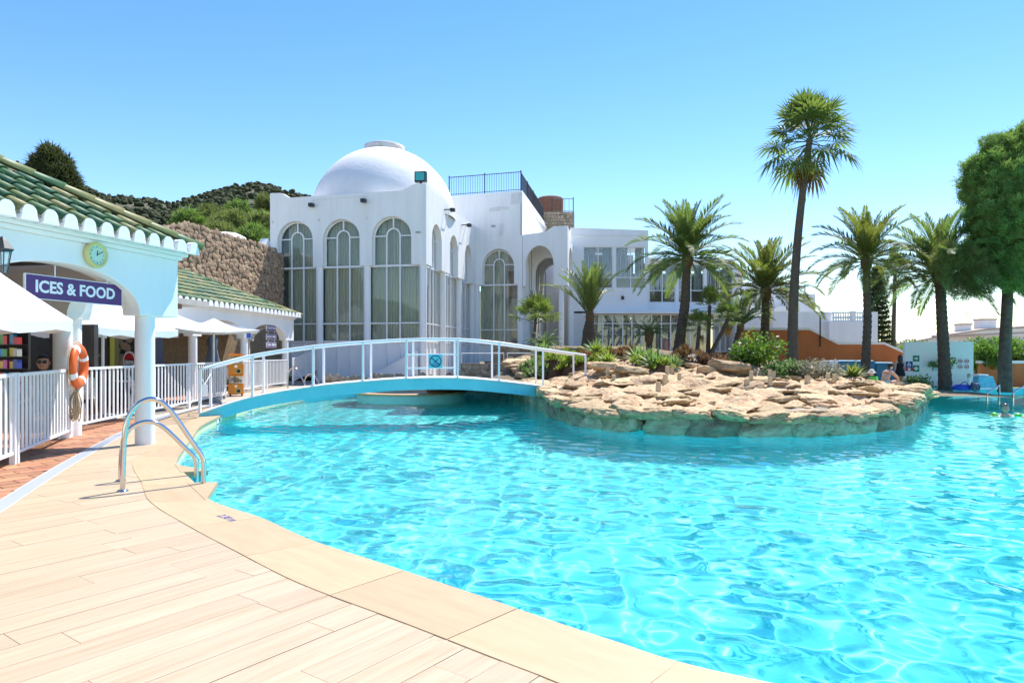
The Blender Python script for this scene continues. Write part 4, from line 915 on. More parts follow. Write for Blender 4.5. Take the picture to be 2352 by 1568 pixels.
pz = MB(Frame((-9.75, 11.6), (.86, -.5))).box(-.42, -.14, .01, .03, 1.55, 1.75).build('wall_plate', PURP); tag(pz, 'small purple plate on the white kiosk wall', 'sign')
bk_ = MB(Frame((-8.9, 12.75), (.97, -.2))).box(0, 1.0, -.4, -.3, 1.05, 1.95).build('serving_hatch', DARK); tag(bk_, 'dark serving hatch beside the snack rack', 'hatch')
kb = thing('dark_bar_block', 'dark stone bar room added between the two arcades to darken the near arch', 'building', loc=(-11.3, 16, 0))  # added block, its near-black wall stands in for shade behind the arch
KF = Frame((-11.6, 12.6), (.1, .995))
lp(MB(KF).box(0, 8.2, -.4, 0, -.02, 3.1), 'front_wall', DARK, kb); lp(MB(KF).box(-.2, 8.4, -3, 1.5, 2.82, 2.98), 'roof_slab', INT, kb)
for k in range(5): lp(MB(KF).box(.6+k*1.6, .72+k*1.6, .0, 1.45, 2.68, 2.815), 'roof_beam', mat('beam_wood%d' % k, (.16, .09, .05), rough=.8), kb)
stone_face(kb, KF, .1, 2.4, .9, 2.6, .27, .02, limit=60); stone_face(kb, KF, 4.6, 5.4, .9, 2.6, .27, .02, limit=40)
lp(MB(KF).cyl(3.3, 1.2, -.02, 2.82, .13, 18), 'column', W, kb, auto=.8)
# monobloc chairs and tables
def chair_mesh(nm):
    t = thing('plastic_chair', nm, 'chair', 'white plastic chairs on the bar terrace')
    sh = []; mb = MB()
    mb.add([(-.22, -.2, .43), (.22, -.2, .43), (.24, .22, .44), (-.24, .22, .44), (-.22, -.2, .41), (.22, -.2, .41), (.24, .22, .42), (-.24, .22, .42)], [(0, 1, 2, 3), (7, 6, 5, 4), (0, 4, 5, 1), (1, 5, 6, 2), (2, 6, 7, 3), (3, 7, 4, 0)]); mb.build('seat', WPL, t, bev=.01)
    mb = MB(); K = 8; vs = []
    for z, y in ((.43, -.2), (.62, -.24), (.82, -.29), (.88, -.3)):
        for i in range(K+1): x = -.23+.46*i/K; vs.append((x*(1 if z < .85 else .8), y+.05*(2*i/K-1)**2, z))
    mb.add(vs, [(r*(K+1)+i, r*(K+1)+i+1, (r+1)*(K+1)+i+1, (r+1)*(K+1)+i) for r in range(3) for i in range(K)]); b = mb.build('backrest', WPL, t, smooth=True); md = b.modifiers.new('s', 'SOLIDIFY'); md.thickness = .015
    for x in (-1, 1):
        MB().tube([(x*.22, -.2, .42), (x*.25, -.26, 0)], [.028, .022], 6).build('leg', WPL, t); MB().tube([(x*.23, .2, .42), (x*.25, .24, 0)], [.028, .022], 6).build('leg', WPL, t)
        MB().tube([(x*.23, -.25, .66), (x*.27, 0, .67), (x*.26, .2, .63), (x*.245, .2, .43)], .022, 6).build('armrest', WPL, t)
    return t
ch0 = chair_mesh('white plastic armchair behind the bar fence near the lifebuoy')
CHS = [(-8.7, 13.4, 40, 'white plastic armchair behind the bar fence near the lifebuoy'), (-9.4, 14.9, 200, 'white plastic armchair turned away beside a terrace table'), (-8.9, 16.4, -60, 'white plastic armchair behind the fence next to the rolling gate'), (-9.9, 18.2, 150, 'white plastic armchair under the beige parasol'), (-11.1, 26.5, 30, 'white plastic armchair inside the last arch')]
for k, (x, y, a, lb) in enumerate(CHS):
    o = ch0 if k == 0 else copy_tree(ch0); o.location = (x, y, 0); o.rotation_euler = (0, 0, R(a)); o['label'] = lb
for k, (x, y, lb) in enumerate(((-9.3, 13.9, 'round white terrace table near the lifebuoy column'), (-9.5, 17.2, 'round white terrace table under the beige parasol'))):
    t = thing('terrace_table', lb, 'table', 'terrace tables', loc=(x, y, 0)); MB().lathe([(.001, .7), (.42, .7), (.44, .715), (.42, .73), (.001, .73)], n=28).build('table_top', WPL, t); MB().cyl(0, 0, .02, .7, .035, 12).build('pedestal', WPL, t); MB().lathe([(.001, 0), (.24, 0), (.22, .03), (.04, .06)], n=20).build('foot', WPL, t)
# orange capsule vending machine, two stacked units
vm = thing('vending_machine', 'orange two tier capsule toy vending machine at the end of the fence', 'vending machine', loc=(-9.25, 22.9, 0), rz=R(20))
for k in range(2):
    z = .05+k*.66
    MB().box(-.24, .24, -.24, .22, z, z+.36).build('body', ORGM, vm, bev=.02); MB().box(-.22, .22, -.22, .2, z+.365, z+.60).build('capsule_window', CLEARP, vm); MB().box(-.24, .24, -.24, .22, z+.605, z+.65).build('lid', ORGM, vm, bev=.01)
    d_ = Matrix.Translation((.07, -.245, z+.12)) @ Matrix.Rotation(R(90), 4, 'X')
    for nm, r0, mm, tr in (('chute_ring', .085, CLKY, (.08, .11)), ('chute', .065, BLK, (.08, .11)), ('coin_dial', .05, STEEL, (.0, .27))):
        o = MB().cyl(0, 0, 0, .012 if nm != 'chute' else .016, r0, 20).build(nm, mm, vm); o.matrix_local = Matrix.Translation((tr[0], -.243, z+tr[1])) @ Matrix.Rotation(R(90), 4, 'X')
    for j in range(14):
        o = MB().lathe([(.05*math.sin(math.pi*i/6)+.0001, -.05*math.cos(math.pi*i/6)) for i in range(7)], n=8).build('capsule', rs.choice(cols_), vm, smooth=True); o.location = (rs.uniform(-.16, .16), rs.uniform(-.16, .14), z+.42+rs.uniform(0, .08))
for x in (-.18, .18):
    for y in (-.18, .18): MB().cyl(x, y, -.01, .06, .025, 8).build('foot', BLK, vm)
MB().box(-.24, .24, -.05, .0, 1.37, 1.4).build('top_plate', ORGM, vm)
# ------------------------------------------------------------------ lifebuoy with rope
lb = thing('lifebuoy', 'orange lifebuoy ring with white bands hung edge-on on the round column', 'lifebuoy', loc=(-7.30, 11.38, .9)); MB_ = MB(); vs = []; nn, mm = 40, 14
for i in range(nn):
    a = 2*math.pi*i/nn
    for k in range(mm): b = 2*math.pi*k/mm; rr = .29+.085*math.cos(b); vs.append((rr*math.cos(a), .062*math.sin(b), rr*math.sin(a)))
MB_.add(vs, [(i*mm+k, i*mm+(k+1) % mm, ((i+1) % nn)*mm+(k+1) % mm, ((i+1) % nn)*mm+k) for i in range(nn) for k in range(mm)])
lbm = Matrix.Translation((-7.24, 11.40, 1.19)) @ Matrix.Rotation(R(105), 4, 'Z')
def lbp(mb, n_, m_, **k): o = mb.build(n_, m_, None, **k); o.parent = lb; o.matrix_parent_inverse = parent_inv(lb); o.matrix_basis = lbm; return o
lbp(MB_, 'ring', ORG, smooth=True)
for q in range(4):
    a0 = R(20+90*q); vs = []; kk = 4
    for i in range(kk+1):
        a = a0+R(16)*i/kk
        for k in range(mm): b = 2*math.pi*k/mm; rr = .29+.0885*math.cos(b); vs.append((rr*math.cos(a), .0655*math.sin(b), rr*math.sin(a)))
    lbp(MB().add(vs, [(i*mm+k, i*mm+(k+1) % mm, (i+1)*mm+(k+1) % mm, (i+1)*mm+k) for i in range(kk) for k in range(mm)]), 'band', SIGNW, smooth=True)
    a0 = R(28+90*q); pts = [(.40*math.cos(a0+R(90)*i/10)*(1+.03*math.sin(math.pi*i/10)), .02, .40*math.sin(a0+R(90)*i/10)*(1+.03*math.sin(math.pi*i/10))) for i in range(11)]; lbp(MB().tube(pts, .009, 6), 'grab_line', ROPE, smooth=True)
rpe = thing('rope_coil', 'hank of beige rope hanging under the lifebuoy', 'rope', loc=(-7.3, 11.4, .3)); rr_ = random.Random(4)
for k in range(16):
    x0, y0 = -7.26+rr_.uniform(-.06, .06), 11.36+rr_.uniform(-.06, .05); zb = .3+rr_.uniform(-.03, .14); sp_ = rr_.uniform(.02, .05)
    pts = smooth_path([(-7.26+rr_.uniform(-.02, .02), 11.38, .83), (x0-sp_, y0, .62), (x0-sp_, y0, zb+.12), (x0, y0, zb), (x0+sp_, y0, zb+.12), (x0+sp_, y0, .62), (-7.26+rr_.uniform(-.02, .02), 11.38, .84)], 5)
    lp(MB().tube(pts, .0085, 5), 'rope_loop', ROPE, rpe, smooth=True)
lp(MB().tube([(-7.26, 11.38, .8), (-7.27, 11.40, .95)], .012, 6), 'knot', ROPE, rpe)
hk = MB().tube([(-7.42, 11.56, 1.52), (-7.3, 11.42, 1.53), (-7.27, 11.4, 1.56)], .012, 6).build('hook', WP); tag(hk, 'small white hook on the round column holding the lifebuoy', 'hook')
# ------------------------------------------------------------------ pool ladders
def hoop(parent, base, d, H, L=.76, r=.0235, name='handrail', sc_=1):
    b = Vector(base); d = Vector((d[0], d[1], 0)).normalized(); k = H
    pr = [(0, 0), (.005, k*.3), (.02, k*.62), (.05, k*.8), (.12, k*.93), (.22, k*.995), (.32, k*.985), (.41, k*.90), (.50, k*.76), (.66, k*.47), (.725, k*.355), (.755, k*.26), (.76, k*.1), (.76, -.5)]
    pts = smooth_path([b+d*(s*L/.76)+Vector((0, 0, z)) for s, z in pr], 5); lp(MB().tube(pts, r*sc_, 12), name, STEEL, parent, smooth=True)
    fl_ = MB().lathe([(.001, .022), (.03, .022), (.052, .012), (.056, 0)], (b.x, b.y, .001), 20); lp(fl_, 'flange', STEEL, parent, smooth=True)
PL_ = thing('pool_ladder', 'stainless pool ladder with two arched handrails standing on the wooden deck', 'ladder', loc=(-4.1, 7.2, 0))
hoop(PL_, (-3.965, 6.95, 0), (.85, .52), .93, sc_=1.12); hoop(PL_, (-4.30, 7.5, 0), (.85, .52), .64, sc_=1.12)
for z in (-.3, -.55): a, b = Vector((-3.965+.76*.853, 6.95+.76*.52, z)), Vector((-4.30+.76*.853, 7.5+.76*.52, z)); lp(MB().tube([a, b], .03, 8), 'tread', STEEL, PL_)
PF = thing('pool_ladder', 'stainless pool ladder at the far pool edge before the last arcade column', 'ladder', loc=(-8, 25, 0))
hoop(PF, (-7.95, 24.2, 0), (.9, -.3), .92); hoop(PF, (-7.6, 25.0, 0), (.9, -.3), .66)
PG = thing('pool_ladder', 'grey metal pool ladder by the swimming child at the far right edge', 'ladder', loc=(17, 22, 0)); x = 0
for k in range(2):
    b = at(2296, 905, 22.6)+Vector((k*.85, -.2, 0)); lp(MB().tube(smooth_path([(b.x-.55, b.y+.0, -.6), (b.x-.55, b.y, .0), (b.x-.5, b.y+.02, .14), (b.x-.05, b.y+.2, .32), (b.x+.02, b.y+.25, .28), (b.x+.05, b.y+.3, -.6)], 5), .028, 8), 'handrail', STEEL, PG, smooth=True)
for z in (-.25, -.5): b = at(2296, 905, 22.6); lp(MB().tube([(b.x-.55, b.y-.2, z), (b.x+.3, b.y-.2, z)], .025, 8), 'tread', STEEL, PG)
# depth marking on the coping
tm_ = text('2.30 m', .105, mat('blue_marking', (.01, .05, .28), rough=.6), None, Matrix.Translation((-2.42, 5.80, .0062)) @ Matrix.Rotation(R(-44), 4, 'Z'), 'depth_marking', .0004, .001); tag(tm_, 'blue painted depth marking 2.30 m on the wooden coping', 'marking')
for k, (x, y) in enumerate(((-6.62, 15.35), (-7.05, 18.6))):
    i = min(range(len(INN)), key=lambda j: math.dist(INN[j], (x, y))); p = INN[i]; q = INN[i+1]; fr = Frame(p, (p[0]-q[0], p[1]-q[1])); fr.n = -fr.n if fr.n.x < 0 else fr.n
    o = MB(fr).box(-.25, .25, .016, .024, -.14, -.035).build('depth_plate', SIGNW); tag(o, 'small white depth plate on the yellow waterline tiles', 'plate', 'waterline plates'); l2 = MB(fr).box(-.06, .06, .0245, .026, -.12, -.055).build('mark', BLK, o)
# ------------------------------------------------------------------ footbridge
BFP = [(-6.95, 15.15, .05), (-6.1, 16.0, .36), (-4.85, 16.6, .58), (-3.7, 16.9, .69), (-2.65, 17.1, .755), (-1.37, 17.15, .765), (-.33, 17.35, .68), (.82, 18.0, .52), (2.05, 19.0, .36)]
BBP = [(-7.35, 16.7, .05), (-6.35, 17.5, .36), (-4.95, 18.0, .58), (-3.75, 18.2, .69), (-2.65, 18.35, .755), (-1.55, 18.5, .765), (-.55, 18.85, .68), (.68, 19.5, .52), (1.85, 20.6, .36)]
bf_, bb_ = smooth_path(BFP, 6), smooth_path(BBP, 6); nB = len(bf_)
BR = thing('footbridge', 'arched white and turquoise footbridge over the pool with thin white railings', 'bridge', loc=(-6.95, 15.15, 0))
th = .27; Zv = Vector((0, 0, 1))
vs = bf_+bb_+[p-Zv*th for p in bf_]+[p-Zv*th for p in bb_]
lp(MB().add([p for p in vs], [(i, i+1, 3*nB+0+i+1-3*nB+2*nB, 2*nB+i) for i in range(nB-1)]+[(nB+i, nB+i+1, 3*nB+i+1, 3*nB+i) for i in range(nB-1)]+[(2*nB+i, 2*nB+i+1, 3*nB+i+1, 3*nB+i) for i in range(nB-1)]+[(0, nB, 3*nB, 2*nB), (nB-1, 2*nB-1, 4*nB-1, 3*nB-1)]), 'arch_slab', BRG, BR, auto=.6)
lipf = [p+Vector((.012, -.03, .004)) for p in bf_]; lipb = [p+Vector((-.012, .03, .004)) for p in bb_]
vs = lipf+lipb+[p+Zv*.03 for p in lipf]+[p+Zv*.03 for p in lipb]
lp(MB().add(vs, [(i, i+1, 2*nB+i+1, 2*nB+i) for i in range(nB-1)]+[(nB+i, nB+i+1, 3*nB+i+1, 3*nB+i) for i in range(nB-1)]+[(2*nB+i, 2*nB+i+1, 3*nB+i+1, 3*nB+i) for i in range(nB-1)]+[(i, i+1, nB+i+1, nB+i) for i in range(nB-1)]), 'deck_slab', BRT, BR, auto=.6)
for pts, P0 in ((bf_, BFP), (bb_, BBP)):
    sgn = 1 if P0 is BFP else -1
    top = [p+Zv*1.0+Vector((0, .05*sgn, 0)) for p in pts]; top[0] = top[0]-Zv*.0; lp(MB().tube(top, .03, 10), 'handrail', WP, BR, smooth=True)
    for q in P0: c = Vector(q)+Vector((0, .05*sgn, .03)); lp(MB().box(c.x-.026, c.x+.026, c.y-.026, c.y+.026, c.z, c.z+.96), 'post', WP, BR); lp(MB().box(c.x-.06, c.x+.06, c.y-.05, c.y+.05, c.z, c.z+.012), 'post_foot', WP, BR)
a, b = Vector(BFP[4])+Vector((0, .05, 0)), Vector(BFP[5])+Vector((0, .05, 0))
for h in (.28, .62): lp(MB().tube([a+Zv*h, b+Zv*h], .018, 8), 'cross_bar', WP, BR)
sg = thing('swim_sign', 'square light blue no diving sign on the footbridge railing', 'sign', loc=tuple((a+b)/2)); fs_ = Frame((a.x, a.y), (b.x-a.x, b.y-a.y)); zc_ = .76+.45
lp(MB(fs_).box(.56, .90, .045, .055, zc_-.17, zc_+.17), 'plate', mat('sign_cyan', (.10, .62, .72), rough=.4), sg)
NAVY = mat('sign_navy', (.015, .02, .05), rough=.5); sm = wallm(fs_, .73, .057, zc_)
inplane(sg, MB().lathe([(.128, 0), (.15, 0), (.15, .003), (.128, .003)], n=36), 'ring', NAVY, sm); inplane(sg, MB().box(-.13, .13, -.011, .011, .004, .006), 'slash', NAVY, sm @ Matrix.Rotation(R(-38), 4, 'Z')); inplane(sg, MB().box(-.05, .09, -.01, .01, .001, .003), 'diver', NAVY, sm @ Matrix.Rotation(R(40), 4, 'Z'))
for k in range(3):
    inplane(sg, MB().add([(x*.011-.09, -.055-k*.022+.007*math.sin(x*1.1), .002) for x in range(17)]+[(x*.011-.09, -.065-k*.022+.007*math.sin(x*1.1), .002) for x in range(17)], [(i, i+1, 18+i, 17+i) for i in range(16)]), 'wave', mat('wave_blue%d' % k, (.02, .10, .35), rough=.5), sm)
nb = thing('hanging_notice', 'blank white card hung on a cord at the start of the footbridge', 'sign', loc=(-6.9, 15.6, .6)); pA, pB = Vector(BFP[0])+Zv*.93, Vector(BBP[0])+Zv*.9; pm_ = pA.lerp(pB, .45)
lp(MB().tube([pA, pm_-Zv*.28, pB], .008, 5), 'cord', WP, nb); lp(MB().box(pm_.x-.055, pm_.x+.055, pm_.y-.006, pm_.y+.006, pm_.z-.56, pm_.z-.28), 'card', SIGNW, nb)
# ------------------------------------------------------------------ round fountain basin
fo = thing('fountain_basin', 'low round fountain basin with terracotta rim standing in the pool', 'fountain', loc=(-3.58, 24.3, -.16)); fc = (-3.58, 24.3, 0)
lp(MB().lathe([(1.9, -1.6), (1.9, .0), (1.7, .0), (1.7, -.4), (.01, -.4)], fc, 56), 'wall', mat('basin_wall', (.55, .66, .60), (.5, .6, .55), rough=.6), fo)
lp(MB().lathe([(1.62, .005), (1.62, .055), (1.68, .075), (1.93, .075), (1.97, .055), (1.97, .005)], fc, 56), 'rim', mat('basin_rim', (.62, .38, .19), (.55, .31, .15), rough=.6, scale=5), fo)
lp(MB().lathe([(.01, -.1), (1.66, -.1)], fc, 40), 'basin_water', mat('basin_water', (.22, .13, .09), (.15, .09, .06), rough=.08), fo)  # reddish-brown reflections put into the water's base colour
# ------------------------------------------------------------------ rock island
def hit(u, v, d0=12., d1=70.):
    d = d0
    while d < d1:
        p = at(u, v, d)
        if p.z <= gz(p.x, p.y): return p
        d += .05
    return at(u, v, d1)
ISL = thing('rock_island', 'rocky beige peninsula of stacked boulders rising from the pool', 'rocks', loc=(5, 14, -.2))
poly = SHORE+[(14.5, 30), (.3, 30)]
st = .085; xs_ = np.arange(.2, 14.9, st); ys_ = np.arange(12.9, 27.5, st); idx = {}; V = []; F = []
def rockz(x, y):
    ds_, pt = noise.voronoi((x*1.35+.25*noise.noise((x, y, 0)), y*1.7, 0)); c = ds_[1]-ds_[0]
    h = pt[0]; return .17*min(c, .45)/.45*(.5+.7*(noise.cell(h*3.1+Vector((.5, .5, .5)))*.5+.5))+.09*noise.noise((x*3, y*3, 2))+.06*(.3-abs(noise.noise((x*6, y*6, 2))))+.04*noise.noise((x*13, y*13, 2))
for j, y in enumerate(ys_):
    for i, x in enumerate(xs_):
        if inside((x, y), poly):
            idx[(i, j)] = len(V); V.append((x, y, gz(x, y)-.08+rockz(x, y)))
for (i, j), k in idx.items():
    q = [idx.get(t) for t in ((i+1, j), (i+1, j+1), (i, j+1))]
    if None not in q: F.append((k, *q))
o = obj('bedrock', npmesh('bedrock', V, F, ROCK)); o.parent = ISL; o.matrix_parent_inverse = parent_inv(ISL)
def rock_mesh(seed, flat, m, sub=3):
    bm = bmesh.new(); bmesh.ops.create_icosphere(bm, subdivisions=sub, radius=.5)
    o1 = Vector((seed*5.3, seed*1.7, seed*9.1))
    for v in bm.verts:
        n_ = v.co.normalized()
        c_ = Vector((abs(n_.x)**.75*math.copysign(1, n_.x), abs(n_.y)**.75*math.copysign(1, n_.y), abs(n_.z)**.75*math.copysign(1, n_.z)))
        q = .92+.26*noise.noise(n_*1.4+o1)+.22*(.35-abs(noise.noise(n_*2.6+o1)))+.13*(.3-abs(noise.noise(n_*5.5+o1)))+.08*noise.noise(n_*10+o1)+.05*noise.noise(n_*19+o1)
        v.co = Vector((c_.x*.5*q, c_.y*.5*q, c_.z*.5*q*flat))
    me = bpy.data.meshes.new('rock'); bm.to_mesh(me); bm.free(); me.materials.append(m); me.shade_smooth(); return me
RK = [rock_mesh(k, .55, ROCK, 4) for k in range(12)]; RW = [rock_mesh(k+20, .85, ROCKTINT, 4) for k in range(10)]; invI = parent_inv(ISL); rr = random.Random(21)
cum = 0; last = SHORE[0]; S0 = [p for p in SHORE]
def along(pl, step):
    out = []; acc = step; 
    for a, b in zip(pl[:-1], pl[1:]):
        L = math.dist(a, b); d = ((b[0]-a[0])/L, (b[1]-a[1])/L); t = 0
        while acc <= L-t+1e-9: t += acc; out.append((a[0]+d[0]*t, a[1]+d[1]*t, d)); acc = step*rr.uniform(.75, 1.25)
        acc -= L-t
    return out
def rk(me, loc, scale, rot): o = obj('rock', me, ISL, loc=loc, rot=rot, scale=scale); o.matrix_parent_inverse = invI; return o
sk_ = [(p[0], p[1]) for p in offs(S0, .22)]
lp(MB().add([(x, y, -.6) for x, y in sk_]+[(x, y, .22) for x, y in sk_]+[(x, y, .22) for x, y in offs(S0, .7)], [(i+r*len(sk_), i+1+r*len(sk_), (r+1)*len(sk_)+i+1, (r+1)*len(sk_)+i) for i in range(len(sk_)-1) for r in (0, 1)]), 'rock_footing', ROCKTINT, ISL)
for x, y, d in along(S0, .76):                    # lower tier at the waterline
    a = math.atan2(d[1], d[0]); n_ = (d[1], -d[0]); w_ = rr.uniform(.75, 1.1); rk(rr.choice(RW), (x+n_[0]*.05, y+n_[1]*.05, rr.uniform(-.04, .04)), (w_*1.12, .66, rr.uniform(.6, .82)), (rr.uniform(-.15, .15), rr.uniform(-.2, .2), a))
for x, y, d in along(S0, .6):                     # overhanging rim
    a = math.atan2(d[1], d[0]); n_ = (d[1], -d[0]); w_ = rr.uniform(.62, 1.05); z = gz(x-n_[0]*.3, y-n_[1]*.3); rk(rr.choice(RK), (x+n_[0]*.2, y+n_[1]*.2, z-.045+rr.uniform(-.03, .03)), (w_, rr.uniform(.62, .9), rr.uniform(.3, .5)), (rr.uniform(-.12, .12), rr.uniform(-.15, .15), a+rr.uniform(-.3, .3)))
placed = []; tries = 0
while len(placed) < 205 and tries < 9000:
    tries += 1; x, y = rr.uniform(.6, 14), 13.2+13*rr.random()**1.25
    if y > 22.5+(x > 9)*3 or not inside((x, y), S0+[(14.5, 30), (.3, 30)]): continue
    s = rr.uniform(.24, .72)
    if any((x-a)**2+(y-b)**2 < (.43*(s+t))**2 for a, b, t in placed): continue
    placed.append((x, y, s)); rk(rr.choice(RK), (x, y, gz(x, y)-.005+rr.uniform(-.05, .02)), (s*rr.uniform(.9, 1.5), s, s*rr.uniform(.28, .5)), (rr.uniform(-.2, .2), rr.uniform(-.2, .2), rr.uniform(-.5, .5)))
for u, v, w_, h_, sd in ((1400, 858, 1.15, .55, 3), (1455, 862, 1.0, .45, 6), (1690, 860, 1.25, .65, 1), (1632, 860, .55, .42, 8), (1600, 848, .5, .3, 2)):
    p = hit(u, v); rk(RK[sd], p+Vector((0, .3, h_*.28)), (w_, w_*.7, h_*.95), (rr.uniform(-.1, .1), .12, rr.uniform(-.4, .4)))
# small travertine marker blocks
blk = MB().prism([(-.05, 0), (.05, 0), (.045, .2), (-.045, .2)], -.045, .045).mesh('marker_block', BLOCK); k0 = 3.92
BL = [(1200+x/3.92, 780+y/3.92) for x, y in ((1052, 268), (880, 388), (937, 460), (1447, 295), (1464, 360), (1428, 375), (1405, 455), (1540, 440), (1342, 530), (1600, 285), (1628, 288), (2155, 485), (2195, 425))]+[(1700+x/3.36, 780+y/3.36) for x, y in ((350, 350), (376, 350), (355, 405), (648, 390), (805, 375), (860, 378))]
for u, v in BL:
    p = hit(u*.98, v*.98); o = obj('marker_block', blk, None, loc=(p.x, p.y, p.z-.03), rot=(rr.uniform(-.06, .06), rr.uniform(-.06, .06), rr.uniform(-.5, .5)), scale=(1, 1, rr.uniform(.95, 1.25))); tag(o, 'small beige stone marker block set upright among the rocks', 'block', 'marker blocks on the rocks')
# ------------------------------------------------------------------ retaining walls at the back of the pool
RM = [stone_mesh(k+40, 1, .6, RUB) for k in range(8)]
def low_wall(label, P, Q, z0, z1, th=.4, size=.26, limit=200):
    fr = Frame(P, (Q[0]-P[0], Q[1]-P[1])); L = math.dist(P, Q); t = thing('rubble_wall', label, 'wall', loc=fr(L/2, 0, z0)); hpart(MB(fr).box(0, L, -th, 0, z0, z1), 'wall_core', STONED, t); stone_face(t, fr, .1, L-.05, z0+.1, z1+.02, size, .01, limit=limit, mm=RM)
    return t
low_wall('low rubble kerb wall behind the fountain basin', (-7.4, 26.6), (-2.2, 28.3), -.3, .42)
low_wall('knee high rubble retaining wall left of the planted rocks', (-2.1, 27.9), (.6, 26.6), -.3, 1.0)
low_wall('reddish rubble retaining wall under the porch garden', (-.9, 32.2), (1.6, 31.6), .3, 1.75)
sr = thing('steel_guardrail', 'thin white tube guardrail between hall and planted rocks', 'railing', loc=(-1, 29, 1)); 
for x0, x1 in ((-2.15, -.35), (-.2, 1.1)): lp(MB().tube([(x0, 29.2, .3), (x0, 29.2, 1.42), (x1, 29.0, 1.42), (x1, 29.0, .3)], .025, 8), 'rail_hoop', WP, sr)
# ------------------------------------------------------------------ vegetation builders
def frond_mesh(elev, L, droop, m, n=46, ll=.30, name='frond', w=.031, seed=0):
    r = random.Random(seed); V = []; F = []; pts = []; p = Vector((0, 0, 0)); a = elev; K = 14
    for i in range(K+1):
        pts.append(p.copy()); a -= droop/K*(.5+1.2*i/K); p = p+Vector((math.cos(a), 0, math.sin(a)))*(L/K)
    mb = MB(); mb.tube(pts, [.028*(1-.8*i/K) for i in range(K+1)], 5); V = [tuple(q) for q in mb.v]; F = [f for f in mb.f]
    for i in range(n):
        f = .12+.88*i/(n-1); g = f*K; k = min(K-1, int(g)); q = pts[k].lerp(pts[k+1], g-k); d = (pts[k+1]-pts[k]).normalized(); up_ = Vector((-d.z, 0, d.x))
        l_ = ll*L/2.3*(.45+1.25*math.sin(math.pi*min(1, .1+f*.88)))*r.uniform(.85, 1.1)
        for s in (-1, 1):
            dr = (d*(.62+.35*f)+Vector((0, s, 0))*(.8-.25*f)+up_*(.35+r.uniform(-.25, .15))).normalized(); t = q+dr*l_-Vector((0, 0, .10*l_)); mdp = q.lerp(t, .4); sd = dr.cross(up_).normalized(); wv = d*w*1.0*L/2.3
            b_ = len(V); V += [tuple(q), tuple(mdp+wv), tuple(t), tuple(mdp-wv)]; F.append((b_, b_+1, b_+2, b_+3))
    me = bpy.data.meshes.new(name); me.from_pydata(V, [], F); me.materials.append(m); return me
def fan_mesh(elev, Lp, Rf, m, n=26, seed=0, droop=.35, name='frond'):
    r = random.Random(seed); V = []; F = []; d = Vector((math.cos(elev), 0, math.sin(elev))); mb = MB(); e = d*Lp-Vector((0, 0, .12*Lp)); mb.tube([(0, 0, 0), tuple(d*Lp*.5), tuple(e)], [.022, .016, .012], 5); V = [tuple(q) for q in mb.v]; F = list(mb.f)
    up_ = Vector((-d.z, 0, d.x)); dd = (d-Vector((0, 0, droop*.6))).normalized()
    for i in range(n):
        a = R(-125)+R(250)*i/(n-1); l_ = Rf*(.75+.3*math.cos(a*.6))*r.uniform(.9, 1.08); q = (dd*math.cos(a)+Vector((0, 1, 0))*math.sin(a)+up_*.12*math.cos(i*math.pi)).normalized(); m1_ = e+q*l_*.55; t = e+q*l_-Vector((0, 0, droop*l_*(.5+.5*r.random()))); sd = (q.cross(up_)).normalized()*l_*.058
        b_ = len(V); V += [tuple(e), tuple(m1_+sd), tuple(t), tuple(m1_-sd)]; F.append((b_, b_+1, b_+2, b_+3))
    me = bpy.data.meshes.new(name); me.from_pydata(V, [], F); me.materials.append(m); return me
FRV = {}
def date_fronds(key, m, L, ll=.30, n=56):
    FRV[key] = [(e, frond_mesh(R(e), L, R(dr), m, seed=i, ll=ll, n=n)) for i, (e, dr) in enumerate(((86, 22), (72, 40), (57, 55), (40, 66), (22, 70), (4, 60), (-16, 40)))]
date_fronds('date', LDATE, 2.75); date_fronds('datey', LDATEY, 2.75); date_fronds('young', LDATE, 2.0, ll=.26, n=40); date_fronds('cyc', LAGA, .8, ll=.22, n=24)
DEADF = [frond_mesh(R(-55), 1.5, R(25), LDEAD, seed=9, ll=.2), frond_mesh(R(-70), 1.2, R(15), LDEAD, seed=8, ll=.18)]
def trunk_mesh(pts, rs_, m, rings=True, seed=0, bossed=0):
    P = smooth_path(pts, 10); n_ = len(P); rad = []
    for i in range(n_):
        f = i/(n_-1)*(len(rs_)-1); k = min(len(rs_)-2, int(f)); rad.append(rs_[k]+(rs_[k+1]-rs_[k])*(f-k))
    mb = MB(); mb.tube(P, rad, 14); r = random.Random(seed)
    if bossed:
        L = sum((b-a).length for a, b in zip(P[:-1], P[1:])); z = 0; row = 0; nr = int(L/bossed)
        for k in range(nr):
            f = (k+.5)/nr*(n_-1); j = min(n_-2, int(f)); c = P[j].lerp(P[j+1], f-j); rr2 = rad[j]
            for q in range(9):
                a = 2*math.pi*(q+.5*(k % 2))/9+r.uniform(-.08, .08); d = Vector((math.cos(a), math.sin(a), 0)); t = Vector((-math.sin(a), math.cos(a), 0)); h = bossed*.75; w_ = rr2*.33; b0 = c+d*rr2*.93
                mb.add([b0-t*w_-Zv*h*.5, b0+t*w_-Zv*h*.5, b0+t*w_*.5+Zv*h*.3+d*.028, b0-t*w_*.5+Zv*h*.3+d*.028, b0+Zv*h*.55], [(0, 1, 2, 3), (3, 2, 4), (0, 3, 4), (1, 4, 2)])
    return mb
